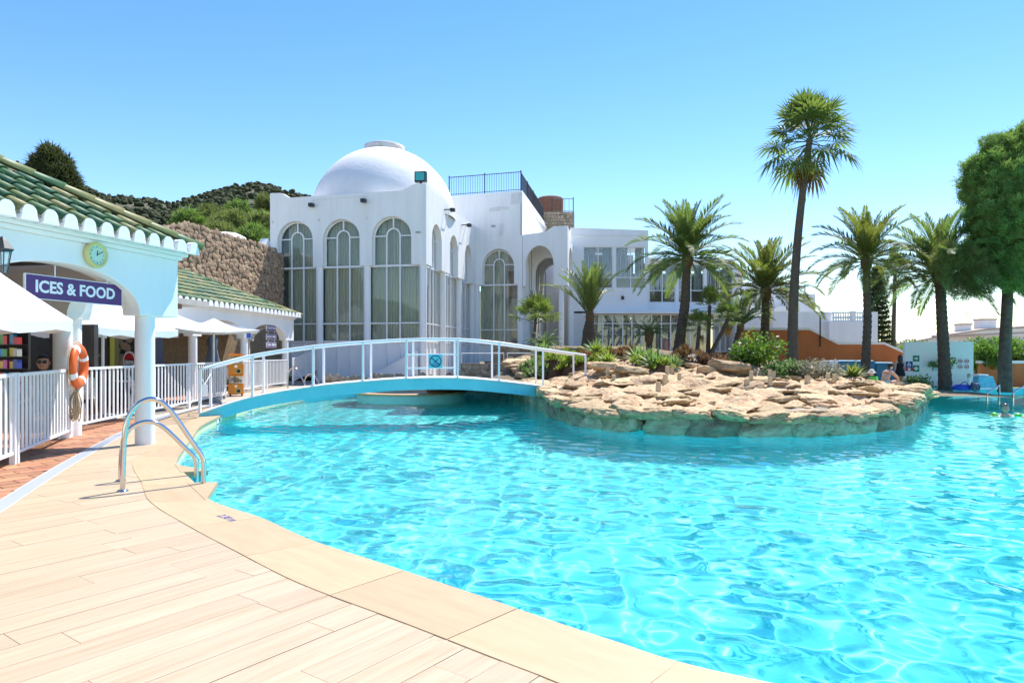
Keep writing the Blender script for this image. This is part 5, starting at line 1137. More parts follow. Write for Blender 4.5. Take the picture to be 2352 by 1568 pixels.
def palm(name, label, base, crown, key, nf, scale, rbase, rtop, seed, group=None, bend=None, dead=5, elevs=None, m=BARK, bossed=.22, lean=0):
    r = random.Random(seed); t = thing(name, label, 'palm tree', group, loc=base); base, crown = Vector(base), Vector(crown); mid_ = base.lerp(crown, .5)+Vector(bend or (0, 0, 0))
    lp(trunk_mesh([base-Zv*.3, base.lerp(mid_, .5), mid_, mid_.lerp(crown, .5), crown-Zv*.05], [rbase*1.35, rbase*1.05, rbase, (rbase+rtop)/2, rtop], m, bossed=bossed, seed=seed), 'trunk', m, t, auto=.7)
    lp(MB().lathe([(rtop*.9, -.5*scale), (rtop*1.5, -.32*scale), (rtop*1.75, -.08*scale), (rtop*1.35, .12*scale), (rtop*.5, .28*scale), (.01, .3*scale)], tuple(crown), 16), 'crown_base', mat_crown, t, smooth=True)
    inv = parent_inv(t); fr_ = FRV[key]
    for i in range(nf):
        e = (i+.5)/nf; k = min(6, int(6.6*e**1.1)) if elevs is None else r.choice(elevs); me = fr_[k][1]; a = i*2.39996+r.uniform(-.2, .2); s = scale*r.uniform(.88, 1.1)*(1.0 if k else .82)
        o = obj('frond', me, t, loc=crown+Vector((math.cos(a), math.sin(a), 0))*rtop*.7+Zv*(.15-.25*e)*scale, rot=(r.uniform(-.12, .12), r.uniform(-.10, .10), a), scale=s); o.matrix_parent_inverse = inv
    for i in range(dead):
        a = r.uniform(0, 6.28); o = obj('dead_frond', r.choice(DEADF), t, loc=crown+Vector((math.cos(a), math.sin(a), 0))*rtop-Zv*.2*scale, rot=(0, 0, a), scale=scale*r.uniform(.4, .6)); o.matrix_parent_inverse = inv
    return t
mat_crown = mat('palm_crown_base', (.17, .10, .045), (.10, .06, .03), rough=.95, scale=12, bump=1)
def onground(u, d): p = at(u, 0, d); return Vector((p.x, d, gz(p.x, d)-.05))
palm('date_palm', 'large date palm standing in front of the glazed doors', onground(1556, 31), at(1579, 590, 31), 'date', 54, 1.0, .21, .16, 1, 'date palms', bend=(.1, 0, 0), dead=4)
palm('date_palm', 'date palm with yellow green crown standing behind the flowering bush', onground(1755, 35), at(1759, 665, 35), 'datey', 48, 1.05, .21, .17, 2, 'date palms', dead=9)
palm('date_palm', 'slender date palm between the orange wall and the blue covers', onground(1986, 27.5), at(1990, 598, 27.5), 'datey', 42, .85, .15, .13, 3, 'date palms', bend=(.08, 0, 0), dead=5)
palm('date_palm', 'date palm with dark crown in front of the white sign wall', (at(2172, 0, 27.3).x, 27.3, -.05), at(2158, 628, 27.3), 'date', 48, .97, .2, .17, 4, 'date palms', dead=4)
palm('young_palm', 'young palm with upright grey green fronds beside the porch columns', onground(1351, 37), at(1355, 722, 37), 'young', 26, 1.55, .34, .14, 5, dead=0, elevs=(0, 0, 0, 1, 1, 1, 2), m=BARK, bossed=.2)
palm('small_palm', 'small feathery palm with arching fronds left of the orange wall', onground(1680, 33), at(1700, 745, 33), 'young', 22, .85, .13, .1, 6, 'small palms in the garden', dead=0, elevs=(1, 2, 2, 3, 3, 4))
for k, (u, v, lb_) in enumerate(((1491, 765, 'small cycad with dark stubby trunk before the glazed doors'), (1250, 790, 'low cycad beneath the arched porch'))):
    pb = hit(u, v+40, 20); pb = onground(u, 30.5); palm('cycad', lb_, pb, at(u, v, 30.5), 'cyc', 26, 1.1, .13, .12, 30+k, 'cycads', dead=0, elevs=(2, 3, 3, 4, 4), bossed=.1)
# fan palms
FAN = [fan_mesh(R(e), 1.0, .68, LWASH, seed=k, droop=dr) for k, (e, dr) in enumerate(((82, .05), (64, .1), (46, .16), (26, .24), (4, .34), (-24, .5)))]; FAND = [fan_mesh(R(-62), .7, .7, LDEAD, seed=k, droop=.9) for k in range(2)]+[fan_mesh(R(-40), .75, .7, LDATEY, seed=7, droop=.8)]
def fanpalm(name, label, base, crown, nf, scale, rb, rt_, seed, bend=(0, 0, 0), dead=0, cat='palm tree', group=None, kmax=6, m=BARKT):
    r = random.Random(seed); t = thing(name, label, cat, group, loc=base); base, crown = Vector(base), Vector(crown); mid_ = base.lerp(crown, .5)+Vector(bend)
    lp(trunk_mesh([base-Zv*.3, base.lerp(mid_, .5)+Vector(bend)*.25, mid_, mid_.lerp(crown, .5)+Vector(bend)*.25, crown+Zv*.1*scale], [rb*1.3, rb, rb*.85, (rb+rt_)/2*.9, rt_], m, seed=seed), 'trunk', m, t, smooth=True); inv = parent_inv(t)
    for i in range(nf):
        e = (i+.5)/nf; k = min(kmax-1, int(kmax*e**.95)); a = i*2.39996+r.uniform(-.25, .25); o = obj('frond', FAN[k], t, loc=crown+Zv*(.25-.35*e)*scale, rot=(r.uniform(-.15, .15), r.uniform(-.12, .12), a), scale=scale*r.uniform(.85, 1.1)); o.matrix_parent_inverse = inv
    for i in range(dead):
        a = r.uniform(0, 6.28); o = obj('dead_frond', r.choice(FAND), t, loc=crown-Zv*r.uniform(.15, .55)*scale, rot=(0, 0, a), scale=scale*r.uniform(.5, .85)); o.matrix_parent_inverse = inv
    return t
fanpalm('fan_palm', 'very tall fan palm with leaning bare trunk and brown skirt under its crown', onground(1820, 30), at(1860, 325, 30), 42, 1.36, .21, .13, 11, bend=(-.22, 0, 0), dead=8)
fanpalm('fan_palm', 'distant tall fan palm beside the pagoda shaped conifer', (at(2050, 0, 60).x, 60, 0), at(2056, 628, 60), 30, 1.15, .2, .14, 12, dead=4)
fanpalm('small_fan_palm', 'bright green fan palm growing under the arched porch', onground(1222, 34), at(1230, 742, 34), 20, .95, .1, .08, 13, dead=0, cat='palm tree', kmax=4)
for k, (u0, u1, v, d, lb_) in enumerate(((1632, 1630, 705, 31, 'small fan palm on a thin straight trunk before the glazed doors'), (1606, 1606, 752, 30, 'shortest fan palm of the three before the glazed doors'), (1645, 1672, 735, 30.5, 'small fan palm on a leaning trunk before the glazed doors'))):
    fanpalm('small_fan_palm', lb_, onground(u0-(20 if k == 2 else 6), d), at(u1, v, d), 20, .58 if k == 0 else .5, .1, .08, 14+k, cat='palm tree', kmax=5, m=BARK, dead=3)
# leaf-card foliage
def foliage(lobes, dens, L, wd, seed, m, shell=(.7, 1.03), outward=.9, core=0, name='crown'):
    g = np.random.default_rng(seed); Vs = []; Fs = []; nb_ = 0
    for (c, r) in lobes:
        r3 = np.array(r if hasattr(r, '__len__') else (r, r, r)); n_ = int(dens*4*math.pi*float(np.mean(r3))**2)+6
        nv = g.normal(size=(n_, 3)); nv /= np.linalg.norm(nv, axis=1)[:, None]
        lump = 1+.13*np.sin(nv[:, :1]*5.1+c[0])*np.sin(nv[:, 1:2]*4.7+c[1])+.1*np.sin(nv[:, 2:]*7+c[2]+nv[:, :1]*4)
        P_ = np.array(c)+nv*r3*lump*g.uniform(shell[0], shell[1], (n_, 1))
        d_ = nv*outward+g.normal(size=(n_, 3))*.75; d_ /= np.linalg.norm(d_, axis=1)[:, None]
        s_ = np.cross(d_, g.normal(size=(n_, 3))); s_ /= np.linalg.norm(s_, axis=1)[:, None]+1e-9
        l_ = L*g.uniform(.7, 1.3, (n_, 1)); w_ = wd*g.uniform(.8, 1.2, (n_, 1))
        q = np.stack([P_-d_*l_*.3, P_+s_*w_+d_*l_*.2, P_+d_*l_*.7, P_-s_*w_+d_*l_*.2], 1).reshape(-1, 3); Vs.append(q); Fs.append(np.arange(n_*4).reshape(-1, 4)+nb_); nb_ += n_*4
    return npmesh(name, np.concatenate(Vs), np.concatenate(Fs), m)
def clumps(lobes, spacing, cr, per, L, wd, seed, m, name='crown', core=.0):
    # needle tufts gathered into clumps that sit on the lobes
    g = np.random.default_rng(seed); Vs, Fs, nb_ = [], [], 0
    for c, r in lobes:
        n_ = max(6, int(4*math.pi*r*r/spacing**2)); k = np.arange(n_)+.5; ph = np.arccos(1-2*k/n_); th_ = math.pi*(1+5**.5)*k
        nv = np.stack([np.cos(th_)*np.sin(ph), np.sin(th_)*np.sin(ph), np.cos(ph)], 1)+g.normal(size=(n_, 3))*.12; nv /= np.linalg.norm(nv, axis=1)[:, None]
        C = np.array(c)+nv*r*g.uniform(.72, 1.08, (n_, 1)); C = np.repeat(C, per, 0); base = np.repeat(nv, per, 0)
        d_ = base*.55+g.normal(size=C.shape)*.7; d_[:, 2] += .25; d_ /= np.linalg.norm(d_, axis=1)[:, None]; P_ = C+g.normal(size=C.shape)*cr*.35
        s_ = np.cross(d_, g.normal(size=C.shape)); s_ /= np.linalg.norm(s_, axis=1)[:, None]+1e-9; l_ = L*g.uniform(.7, 1.25, (len(C), 1))
        q = np.stack([P_-s_*wd, P_+s_*wd, P_+d_*l_], 1).reshape(-1, 3); Vs.append(q); Fs.append(np.arange(len(C)*3).reshape(-1, 3)+nb_); nb_ += len(C)*3
    return npmesh(name, np.concatenate(Vs), np.concatenate(Fs), m)
def pl_obj(name, me, parent): o = obj(name, me); o.parent = parent; o.matrix_parent_inverse = parent_inv(parent); return o
def blob(lobes, m, k=.72, seed=0):
    bm = bmesh.new()
    for c, r in lobes:
        q = bmesh.ops.create_icosphere(bm, subdivisions=3, radius=1)
        for v in q['verts']:
            n_ = v.co.normalized(); v.co = Vector(c)+n_*r*k*(1+.28*noise.noise(n_*2.2+Vector(c))+.16*noise.noise(n_*5+Vector(c)))
    me = bpy.data.meshes.new('inner_foliage'); bm.to_mesh(me); bm.free(); me.materials.append(m); return me
# stone pine at the right edge
D6 = 26.6; PINE = thing('pine_tree', 'big dark green pine with massive rounded crown', 'tree', loc=(at(2308, 0, D6).x, D6, 0)); pr = random.Random(3)
def LB(lst, d, spread=1.0): return [(tuple(at(u, v, d+dd)), r_/1568*d) for u, v, r_, dd in lst]
pl1 = LB([(2310, 420, 78, 0), (2255, 430, 48, .3), (2350, 360, 60, .4), (2400, 345, 75, -.3), (2410, 450, 95, .5), (2290, 500, 68, -.4), (2350, 520, 80, -.9), (2430, 560, 100, .6), (2275, 575, 52, .1), (2330, 600, 62, -.8), (2400, 615, 66, -.4), (2345, 618, 44, .3), (2240, 385, 26, .2), (2285, 340, 30, .3), (2465, 420, 90, 0)], D6)
pl_obj('crown', clumps(pl1, .25, .2, 66, .16, .0145, 1, LPINE), PINE); pl_obj('inner_foliage', blob(pl1, LPINE, .70), PINE)
pl2 = LB([(2165, 605, 30, -.6), (2200, 620, 38, -.5), (2235, 600, 30, -.8), (2215, 655, 30, -.6), (2250, 640, 34, -.9), (2180, 575, 20, -.7)], D6)
pl_obj('lower_branch', clumps(pl2, .2, .2, 40, .2, .009, 2, LPINEL), PINE)
pb = Vector((at(2308, 0, D6).x, D6, -.1)); tp_ = at(2316, 600, D6)
lp(trunk_mesh([pb, pb.lerp(tp_, .35)+Vector((-.03, 0, 0)), pb.lerp(tp_, .7), tp_, at(2330, 480, D6)], [.26, .21, .19, .17, .08], PBARK), 'trunk', PBARK, PINE, smooth=True)
for u, v in ((2200, 625), (2280, 520), (2400, 560), (2260, 440)): lp(MB().tube(smooth_path([at(2316, 610, D6), at((2316+u)/2, (600+v)/2+12, D6-.2), at(u, v, D6-.4)], 5), [.09, .08, .07, .06, .06, .05, .05, .04, .04, .03, .02], 7), 'branch', PBARK, PINE, smooth=True)
# trees behind the arcade: dark cypress, slope pines, hill scrub
CYP = thing('cypress_tree', 'dark bushy cypress rising behind the tiled roof', 'tree', loc=(at(118, 0, 48).x, 48, 0))
cl1 = LB([(118, 385, 34, 0), (98, 410, 32, .3), (140, 415, 32, -.3), (118, 440, 42, 0), (92, 375, 14, 0), (150, 380, 15, 0), (112, 352, 15, 0), (155, 440, 26, 0), (80, 430, 24, 0), (125, 360, 14, 0), (120, 490, 50, 0)], 48)
pl_obj('crown', clumps(cl1, .34, .3, 26, .5, .05, 5, LCYP), CYP); pl_obj('inner_foliage', blob(cl1, LCYP, .7), CYP); lp(trunk_mesh([(at(118, 0, 48).x, 48, -.5), (at(118, 0, 48).x, 48, 3), (at(118, 0, 48).x, 48, 6), (at(118, 450, 48).x, 48, 10)], [.4, .35, .3, .15], PBARK), 'trunk', PBARK, CYP)
for k, (u, v, r_, d) in enumerate(((440, 520, 36, 74), (488, 508, 40, 78), (525, 520, 34, 70), (556, 500, 34, 82), (600, 520, 34, 76), (505, 545, 36, 64), (575, 550, 36, 66), (618, 480, 26, 90), (455, 552, 30, 62), (420, 545, 24, 70))):
    c = at(u, v, d); t = thing('slope_pine', 'rounded olive green pine on the slope behind the stone wall' if k % 3 else 'rounded darker green pine on the slope behind the stone wall', 'tree', 'pines on the slope', loc=(c.x, d, 0)); q = random.Random(k+60); rr0 = r_/1568*d
    L5 = [(tuple(c+Vector((q.uniform(-.7, .7), q.uniform(-.5, .5), q.uniform(-.35, .45)))*rr0), rr0*q.uniform(.45, .7)) for _ in range(7)]
    pl_obj('crown', clumps(L5, .5, .35, 24, .55, .05, 70+k, LPINEL if k % 3 else LPINE), t); pl_obj('inner_foliage', blob(L5, LPINEL, .7), t); lp(MB().tube([(c.x, d, -1), (c.x, d, c.z)], [.3, .15], 8), 'trunk', PBARK, t)
g = np.random.default_rng(9); bm = bmesh.new(); bmesh.ops.create_icosphere(bm, subdivisions=2, radius=1); bV = np.array([v.co[:] for v in bm.verts]); bF = np.array([[v.index for v in f.verts] for f in bm.faces]); bm.free(); Vs, Fs, nb_ = [], [], 0
for k in range(6500):
    u = g.uniform(-500, 760); f = g.random()**.8; d = 130+255*f if k > 130 else g.uniform(372, 386)
    if k > 130 and noise.noise((u*.012, d*.03, 5)) < -.42: continue
    z = hz(u, d); s = g.uniform(.55, 1.5)*(1 if k > 130 else .9); q = bV*(1+g.uniform(-.28, .28, (len(bV), 1)))*np.array([s*g.uniform(.9, 1.4), s, s*g.uniform(.8, 1.25)])+np.array([(u-1176)/1568*d, d, z+s*.6]); Vs.append(q); Fs.append(bF+nb_); nb_ += len(bV)
o = obj('hillside_scrub', npmesh('hillside_scrub', np.concatenate(Vs), np.concatenate(Fs), LHILL)); tag(o, 'pines and scrub dotted over the brown hillside', 'trees', kind='stuff')
# norfolk pine
NP = thing('norfolk_pine', 'pagoda shaped conifer with level tiers behind the orange wall', 'tree', loc=(at(2016, 0, 58).x, 58, 0)); c0 = at(2014, 618, 58); q = random.Random(8); tiers = MB()
for k in range(17):
    f = k/16; z = c0.z-f*6.6; rad = .25+1.05*f**.8
    for j in range(7):
        a = j*2*math.pi/7+k*.5; e = Vector((c0.x+rad*math.cos(a), 58+rad*math.sin(a), z+.12*rad)); tiers.tube(smooth_path([(c0.x, 58, z), (c0.x+rad*.55*math.cos(a), 58+rad*.55*math.sin(a), z-.05), tuple(e)], 3), [.10, .11, .12, .12, .11, .08, .05][:7], 5)
tt = hpart(tiers, 'tiers', LCYP, NP)
lobs = [((c0.x+rad*math.cos(a)*g2, 58+rad*math.sin(a)*g2, c0.z-f*6.6+.02), .18) for k in range(17) for f in (k/16,) for rad in (.25+1.05*f**.8,) for a in [j*2*math.pi/7+k*.5 for j in range(7)] for g2 in (.45, .8, 1)]
pl_obj('crown', foliage(lobs, 60, .22, .035, 3, LCYP), NP); lp(MB().tube([(c0.x, 58, 0), (c0.x, 58, c0.z+.4)], [.2, .04], 8), 'trunk', PBARK, NP)
# shrubs and succulents of the rock garden
def bush(name, label, p, rx, rz_, m, dens=90, L=.12, wd=.03, seed=0, group=None, cat='shrub'):
    q = random.Random(seed); t = thing(name, label, cat, group, loc=tuple(p)); lob = [((p[0]+q.uniform(-.6, .6)*rx, p[1]+q.uniform(-.4, .4)*rx, p[2]+rz_*q.uniform(.2, .75)), (rx*q.uniform(.4, .6), rx*q.uniform(.4, .6), rz_*q.uniform(.35, .5))) for _ in range(7)]
    pl_obj('foliage', foliage(lob, dens, L, wd, seed, m, shell=(.35, 1.06)), t)
    for k in range(4): lp(MB().tube([(p[0], p[1], p[2]-.1), (p[0]+q.uniform(-.4, .4)*rx, p[1]+q.uniform(-.3, .3)*rx, p[2]+rz_*.6)], [.025, .01], 5), 'stem', PBARK, t)
    return t
def agave(name, label, p, r0, n_, m, seed, group=None, cat='succulent'):
    q = random.Random(seed); t = thing(name, label, cat, group, loc=tuple(p)); mb = MB()
    for i in range(n_):
        a = i*2.39996; e = R(80)-R(75)*(i/n_)**.8; l_ = r0*q.uniform(.8, 1.1); d = Vector((math.cos(a)*math.cos(e), math.sin(a)*math.cos(e), math.sin(e))); s = Vector((-math.sin(a), math.cos(a), 0))*l_*.085; up_ = d.cross(Vector((-math.sin(a), math.cos(a), 0))); b0 = Vector(p)+Zv*.05
        m_ = b0+d*l_*.5; tip = b0+d*l_+Vector((0, 0, -.08*l_)); mb.add([b0-s*.7, b0+s*.7, m_+s, m_-s, tip, b0-up_*.01, m_+up_*l_*.03], [(0, 5, 6, 3), (5, 1, 2, 6), (3, 6, 4), (6, 2, 4)])
    lp(mb, 'rosette', m, t); return t
def mound(label, p, rx, rz_, m, seed, group):
    q = random.Random(seed); t = thing('succulent_mound', label, 'succulent', group, loc=tuple(p)); mb = MB()
    for i in range(int(60*rx*rx)+14):
        a, f = q.uniform(0, 6.28), q.random()**.5; c = Vector((p[0]+rx*f*math.cos(a), p[1]+rx*.7*f*math.sin(a), p[2]+rz_*(1-f*f)*q.uniform(.7, 1.05))); r0 = q.uniform(.13, .24)
        for k in range(15):
            b = k*2.4+q.random(); e_ = R(85)-R(70)*k/15; d = Vector((math.cos(b)*math.cos(e_), math.sin(b)*math.cos(e_), math.sin(e_))); s = Vector((-math.sin(b), math.cos(b), 0))*r0*.13; m_ = c+d*r0*.55
            mb.add([c, m_+s, c+d*r0, m_-s], [(0, 1, 2, 3)])
    lp(mb, 'rosettes', m, t); lp(MB().lathe([(rx*.85, -.1), (rx*.7, rz_*.3), (rx*.3, rz_*.75), (.01, rz_*.85)], tuple(p), 14), 'stems', LBRN, t); return t
G = 'plants of the rock garden'
k = 0
for u, v, r0, m, lb_ in ((1225, 850, .55, LAGA, 'spiky green agave at the edge of the rubble wall'), (1248, 820, .8, LAGA, 'large blue green agave under the arched porch'), (1290, 838, .55, LSUC, 'yellow green aloe by the right end of the footbridge rail'), (1368, 812, .8, LAGA, 'green agave beside the round cactus'), (1466, 832, .7, LAGA, 'dark agave beside the brown dried plant'), (1395, 838, .5, LSUC, 'pale aloe between brown plants'), (1505, 848, .65, LAGA, 'dark agave below the small cycad'), (1335, 845, .5, LSUC, 'pale aloe behind the white railing end'), (1960, 870, .5, LDATEY, 'small yellow fan of leaves before the blue covers'), (1545, 845, .45, LAGA, 'low agave at the trunk of the large date palm')):
    p = hit(u, v, 18); agave('agave', lb_, p, r0, 46, m, 100+k, G); k += 1
for u, v, d, rx, rz_, m, L, wd, lb_ in ((1268, 862, 21, .8, .65, LSUC, .15, .035, 'yellow green succulent mound at the right end of the bridge'), (1320, 855, 20.5, .7, .5, LSUC, .15, .035, 'bright succulent mound behind the railing end post'), (1245, 868, 22, .5, .4, LAGA, .14, .03, 'dark green succulent clump over the rubble wall'), (1420, 830, 22, .8, .45, LBRN, .15, .03, 'brown dried shrub in front of the glazed doors'), (1375, 832, 21.5, .6, .5, LSUC, .14, .032, 'green leafy clump left of the brown shrub'), (1345, 838, 21, .45, .45, LBRN, .14, .03, 'small brown shrub behind the bridge end'), (1580, 838, 22.5, .9, .42, LBRN, .2, .02, 'brown grassy clump at the foot of the large date palm'), (1640, 842, 23, .7, .3, LBRN, .2, .02, 'brown grassy clump below the leaning fan palm'),
        (1738, 850, 24, .68, .95, LBUSH, .10, .04, 'bright green flowering bush right of the big boulder'), (1712, 850, 23.5, .5, .5, LBUSH, .09, .035, 'dark leafy shrub behind the big boulder'), (1795, 862, 25, .7, .4, LAGA, .09, .03, 'low dark shrub at the foot of the tallest palm'), (1848, 868, 25, .65, .42, LGRY, .10, .02, 'grey lavender bush right of the tallest palm'), (1888, 870, 25, .6, .42, LGRY, .10, .02, 'dark grey lavender bush next to the pale one'), (1925, 866, 26, .6, .36, LGRY, .10, .02, 'pale grassy bush before the blue covers'), (1880, 848, 28, .4, .3, LSUC, .10, .03, 'yellow shrub by the low white steps'), (1925, 830, 32, .7, .4, LBUSH, .1, .035, 'yellow green shrub against the orange wall'), (1985, 838, 33.5, 1.2, .75, LBUSH, .12, .05, 'dark climbing shrub on the orange wall behind the slender palm'), (2108, 885, 26.5, .65, .42, LAGA, .12, .03, 'leafy shrub at the corner of the white sign wall'), (1520, 852, 21, .4, .3, LSUC, .12, .03, 'small green clump among the upper rocks')):
    p = hit(u, v, 18) if d < 26 else at(u, v, d); p.z = min(p.z, gz(p.x, p.y)+.05) if d < 26 else gz(p.x, p.y); (mound(lb_, p, rx*.8, rz_, m, 200+k, G) if m in (LSUC, LBRN) and d < 23 else bush('shrub', lb_, p, rx, rz_, m, dens=130, L=L, wd=wd, seed=200+k, group=G)); k += 1
for q_, (u, v, rx, rz_, m, lb_) in enumerate(((1262, 838, .55, .35, LSUC, 'upper yellow green mound between agave and bridge rail'), (1300, 832, .5, .4, LSUC, 'yellow green mound below the porch columns'), (1352, 850, .6, .35, LSUC, 'yellow green mound at the edge of the bare rocks'), (1405, 826, .5, .4, LSUC, 'green mound in front of the young palm'), (1448, 826, .7, .5, LBRN, 'wide brown dried mound before the glazed doors'), (1490, 838, .5, .3, LSUC, 'low green mound below the small cycad'), (1215, 858, .4, .3, LAGA, 'small dark mound on the rubble wall'))):
    mound(lb_, hit(u, v, 18), rx, rz_, m, 400+q_, G)
cb = thing('barrel_cactus', 'round golden barrel cactus on the garden wall', 'cactus', loc=tuple(hit(1333, 812, 20))); pc = hit(1333, 812, 20); mb = MB(); vs = []; nn = 40
for i in range(11):
    a = math.pi*i/10
    for k in range(nn): b = 2*math.pi*k/nn; q = .2*(1+.09*math.cos(b*20)); vs.append((pc.x+q*math.sin(a)*math.cos(b), pc.y+q*math.sin(a)*math.sin(b), pc.z+.17-.18*math.cos(a)))
mb.add(vs, [(i*nn+k, i*nn+(k+1) % nn, (i+1)*nn+(k+1) % nn, (i+1)*nn+k) for i in range(10) for k in range(nn)]); lp(mb, 'body', mat('cactus_gold', (.34, .27, .06), (.22, .2, .05), rough=.8, scale=20), cb, smooth=True)
# ------------------------------------------------------------------ walls and houses on the right
def uframe(u0, u1, d0, d1=None):
    d1 = d1 or d0; a, b = at(u0, 0, d0), at(u1, 0, d1); return Frame((a.x, d0), (b.x-a.x, d1-d0)), math.dist((a.x, d0), (b.x, d1))
OD = 36.; fr, L = uframe(1700, 2082, 36.5, 33.0)
def su(fr, L, u): # distance along the wall where it crosses the sight line u
    k = (u-1176)/1568; return (k*fr.o.y-fr.o.x)/(fr.a.x-k*fr.a.y)
ow_ = thing('orange_wall', 'orange rendered garden wall with white sloping coping', 'wall', loc=fr(L/2, 0, 0))
prf = [(u, v) for u, v in ((1700, 758), (1860, 758), (1925, 791), (2031, 791), (2080, 813))]
pp = []
for u, v in prf: s = su(fr, L, u); q = fr(s, 0, 0); pp.append((s, 1.4-(v-812)/1568*q.y))
hpart(MB(fr).prism([(pp[0][0], -.3), (pp[-1][0], -.3)]+pp[::-1], -.25, 0), 'wall_body', OWALL, ow_)
hpart(MB(fr).prism(pp+[(s, z+.12) for s, z in pp[::-1]], -.32, .07), 'coping', W, ow_)
s = su(fr, L, 1884); dp = MB(fr).tube([(s, .06, fr(s, 0, 0).z+1.75), (s, .06, 3.35)], .035, 8).build('drainpipe', BLK); dp2 = MB(fr).box(s-.05, s+.05, 0, .07, 2.2, 2.26).build('bracket', BLK, dp); tag(dp, 'thin dark vertical pipe standing against the orange wall', 'pipe')
# white sign wall
fr, L = uframe(2078, 2236, 29.2, 28.6); sw = thing('sign_wall', 'low white wall carrying green and blue safety signs', 'wall', loc=fr(L/2, 0, 0)); hpart(MB(fr).box(0, L, -.25, 0, -.1, 1.86), 'wall_body', W, sw); fr2 = Frame(fr(L, 0, 0).to_2d(), (.35, .94)); hpart(MB(fr2).box(0, 1.5, -.25, 0, -.1, 1.86), 'return_wall', W, sw)
hpart(MB(fr).box(-.02, L+.02, -.27, .02, 1.862, 1.90), 'coping', W, sw)
def wsign(label, u, v, w_, h_, m, shapes):
    s = su(fr, L, u); q = fr(s, 0, 0); z = 1.4-(v-812)/1568*q.y; t = thing('wall_sign', label, 'sign', 'safety signs on the white wall', loc=fr(s, 0, z)); lp(MB(fr).box(s-w_/2, s+w_/2, .005, .015, z-h_/2, z+h_/2), 'plate', m, t)
    m4 = wallm(fr, s, .018, z)
    for nm, mb, mm in shapes: inplane(t, mb, nm, mm, m4)
GRN = mat('sign_green', (.01, .20, .09), rough=.4); BLU = mat('sign_blue', (.01, .05, .25), rough=.4); RED = mat('sign_red', (.45, .03, .03), rough=.4)
def bx(a, b, c, d): return MB().box(a, b, c, d, 0, .003)
wsign('green sign with white arrow, highest on the white wall', 2104, 823, .25, .25, GRN, [('arrow', MB().flat([(-.08, .02), (.0, .02), (.0, .07), (.08, 0), (0, -.07), (0, -.02), (-.08, -.02)], 0, .003), SIGNW)])
wsign('green sign with white first aid cross', 2104, 846, .24, .27, GRN, [('cross_bar', bx(-.08, .08, -.025, .025), SIGNW), ('cross_bar', bx(-.025, .025, -.08, -.026), SIGNW), ('cross_bar', bx(-.025, .025, .026, .08), SIGNW)])
wsign('dark blue wheelchair symbol sign', 2088, 837, .27, .27, BLU, [('wheel', MB().lathe([(.05, 0), (.07, 0), (.07, .003), (.05, .003)], (0, -.03, 0), n=20), SIGNW), ('figure', bx(-.03, -.008, -.02, .07), SIGNW), ('seat_line', bx(-.007, .05, -.01, .008), SIGNW), ('head', MB().lathe([(.001, .003), (.02, .003)], (-.02, .095, 0), n=10), SIGNW)])
wsign('red and white notice below the wheelchair sign', 2088, 848, .34, .14, RED, [('panel', bx(-.05, .05, -.05, .05), SIGNW)])
wsign('pale framed pool rules sign beside the palm trunk', 2152, 842, .34, .36, mat('pale_sign', (.45, .62, .66), rough=.4), [('frame_edge', bx(-.17, .17, .15, .175), NAVY), ('frame_edge', bx(-.17, -.15, -.16, .149), NAVY), ('frame_edge', bx(.15, .17, -.16, .149), NAVY), ('figure', bx(-.08, .08, -.02, .02), NAVY)])
for u, v in ((2205, 829), (2220, 829), (2205, 842), (2220, 842)): wsign('round red prohibition sign in a block of four on the white wall', u, v, .2, .2, SIGNW, [('ring', MB().lathe([(.065, .0), (.09, .0), (.09, .003), (.065, .003)], n=20), RED), ('slash', MB().box(-.07, .07, -.01, .01, .004, .006), RED), ('pictogram', bx(-.025, .025, -.03, .03), NAVY)])
hb = at(2226, 880, 28.2); bo = thing('bollard_light', 'small pale bollard lamp before the white sign wall', 'lamp', loc=(hb.x, 28.2, 0)); lp(MB().cyl(hb.x, 28.2, -.05, .42, .06, 14), 'post', WPL, bo, auto=.8); lp(MB().lathe([(.06, .42), (.075, .45), (.075, .54), (.03, .58), (.001, .585)], (hb.x, 28.2, 0), 14), 'lamp_cap', mat('aged_cream', (.5, .46, .33), rough=.6), bo, smooth=True)
fr3, L3 = uframe(2252, 2520, 29.6, 29.0); o2 = thing('orange_wall', 'low orange garden wall with white coping beneath the bright hedge', 'wall', loc=fr3(L3/2, 0, 0)); hpart(MB(fr3).box(0, L3, -.25, 0, -.1, .98), 'wall_body', OWALL, o2); hpart(MB(fr3).box(-.05, L3, -.3, .05, .98, 1.09), 'coping', W, o2)
bush('hedge', 'bright green hedge above the low orange wall', Vector((at(2330, 0, 31.5).x, 31.5, .6)), 2.6, 1.35, LBUSH, dens=150, L=.13, wd=.045, seed=301, cat='hedge')
bush('climbing_shrub', 'dark shrub climbing over the corner of the white sign wall', Vector((at(2262, 0, 29.6).x, 29.6, .9)), .75, 1.0, LBUSH, dens=160, L=.1, wd=.04, seed=302)
bush('climbing_shrub', 'dark leafy climber behind the palm at the white sign wall', Vector((at(2168, 0, 28.6).x, 28.55, .85)), .5, .35, LAGA, dens=130, L=.1, wd=.035, seed=303)
bush('hedge', 'green tree tops showing over the white sign wall', Vector((at(2135, 0, 36).x, 36, .9)), 1.9, 1.1, LBUSH, dens=80, L=.14, wd=.05, seed=304, cat='hedge')
bush('far_shrub', 'dark green shrubs behind the end of the orange wall', Vector((at(2078, 0, 40).x, 40, .5)), .8, 1.3, LPINE, dens=90, L=.14, wd=.05, seed=305)
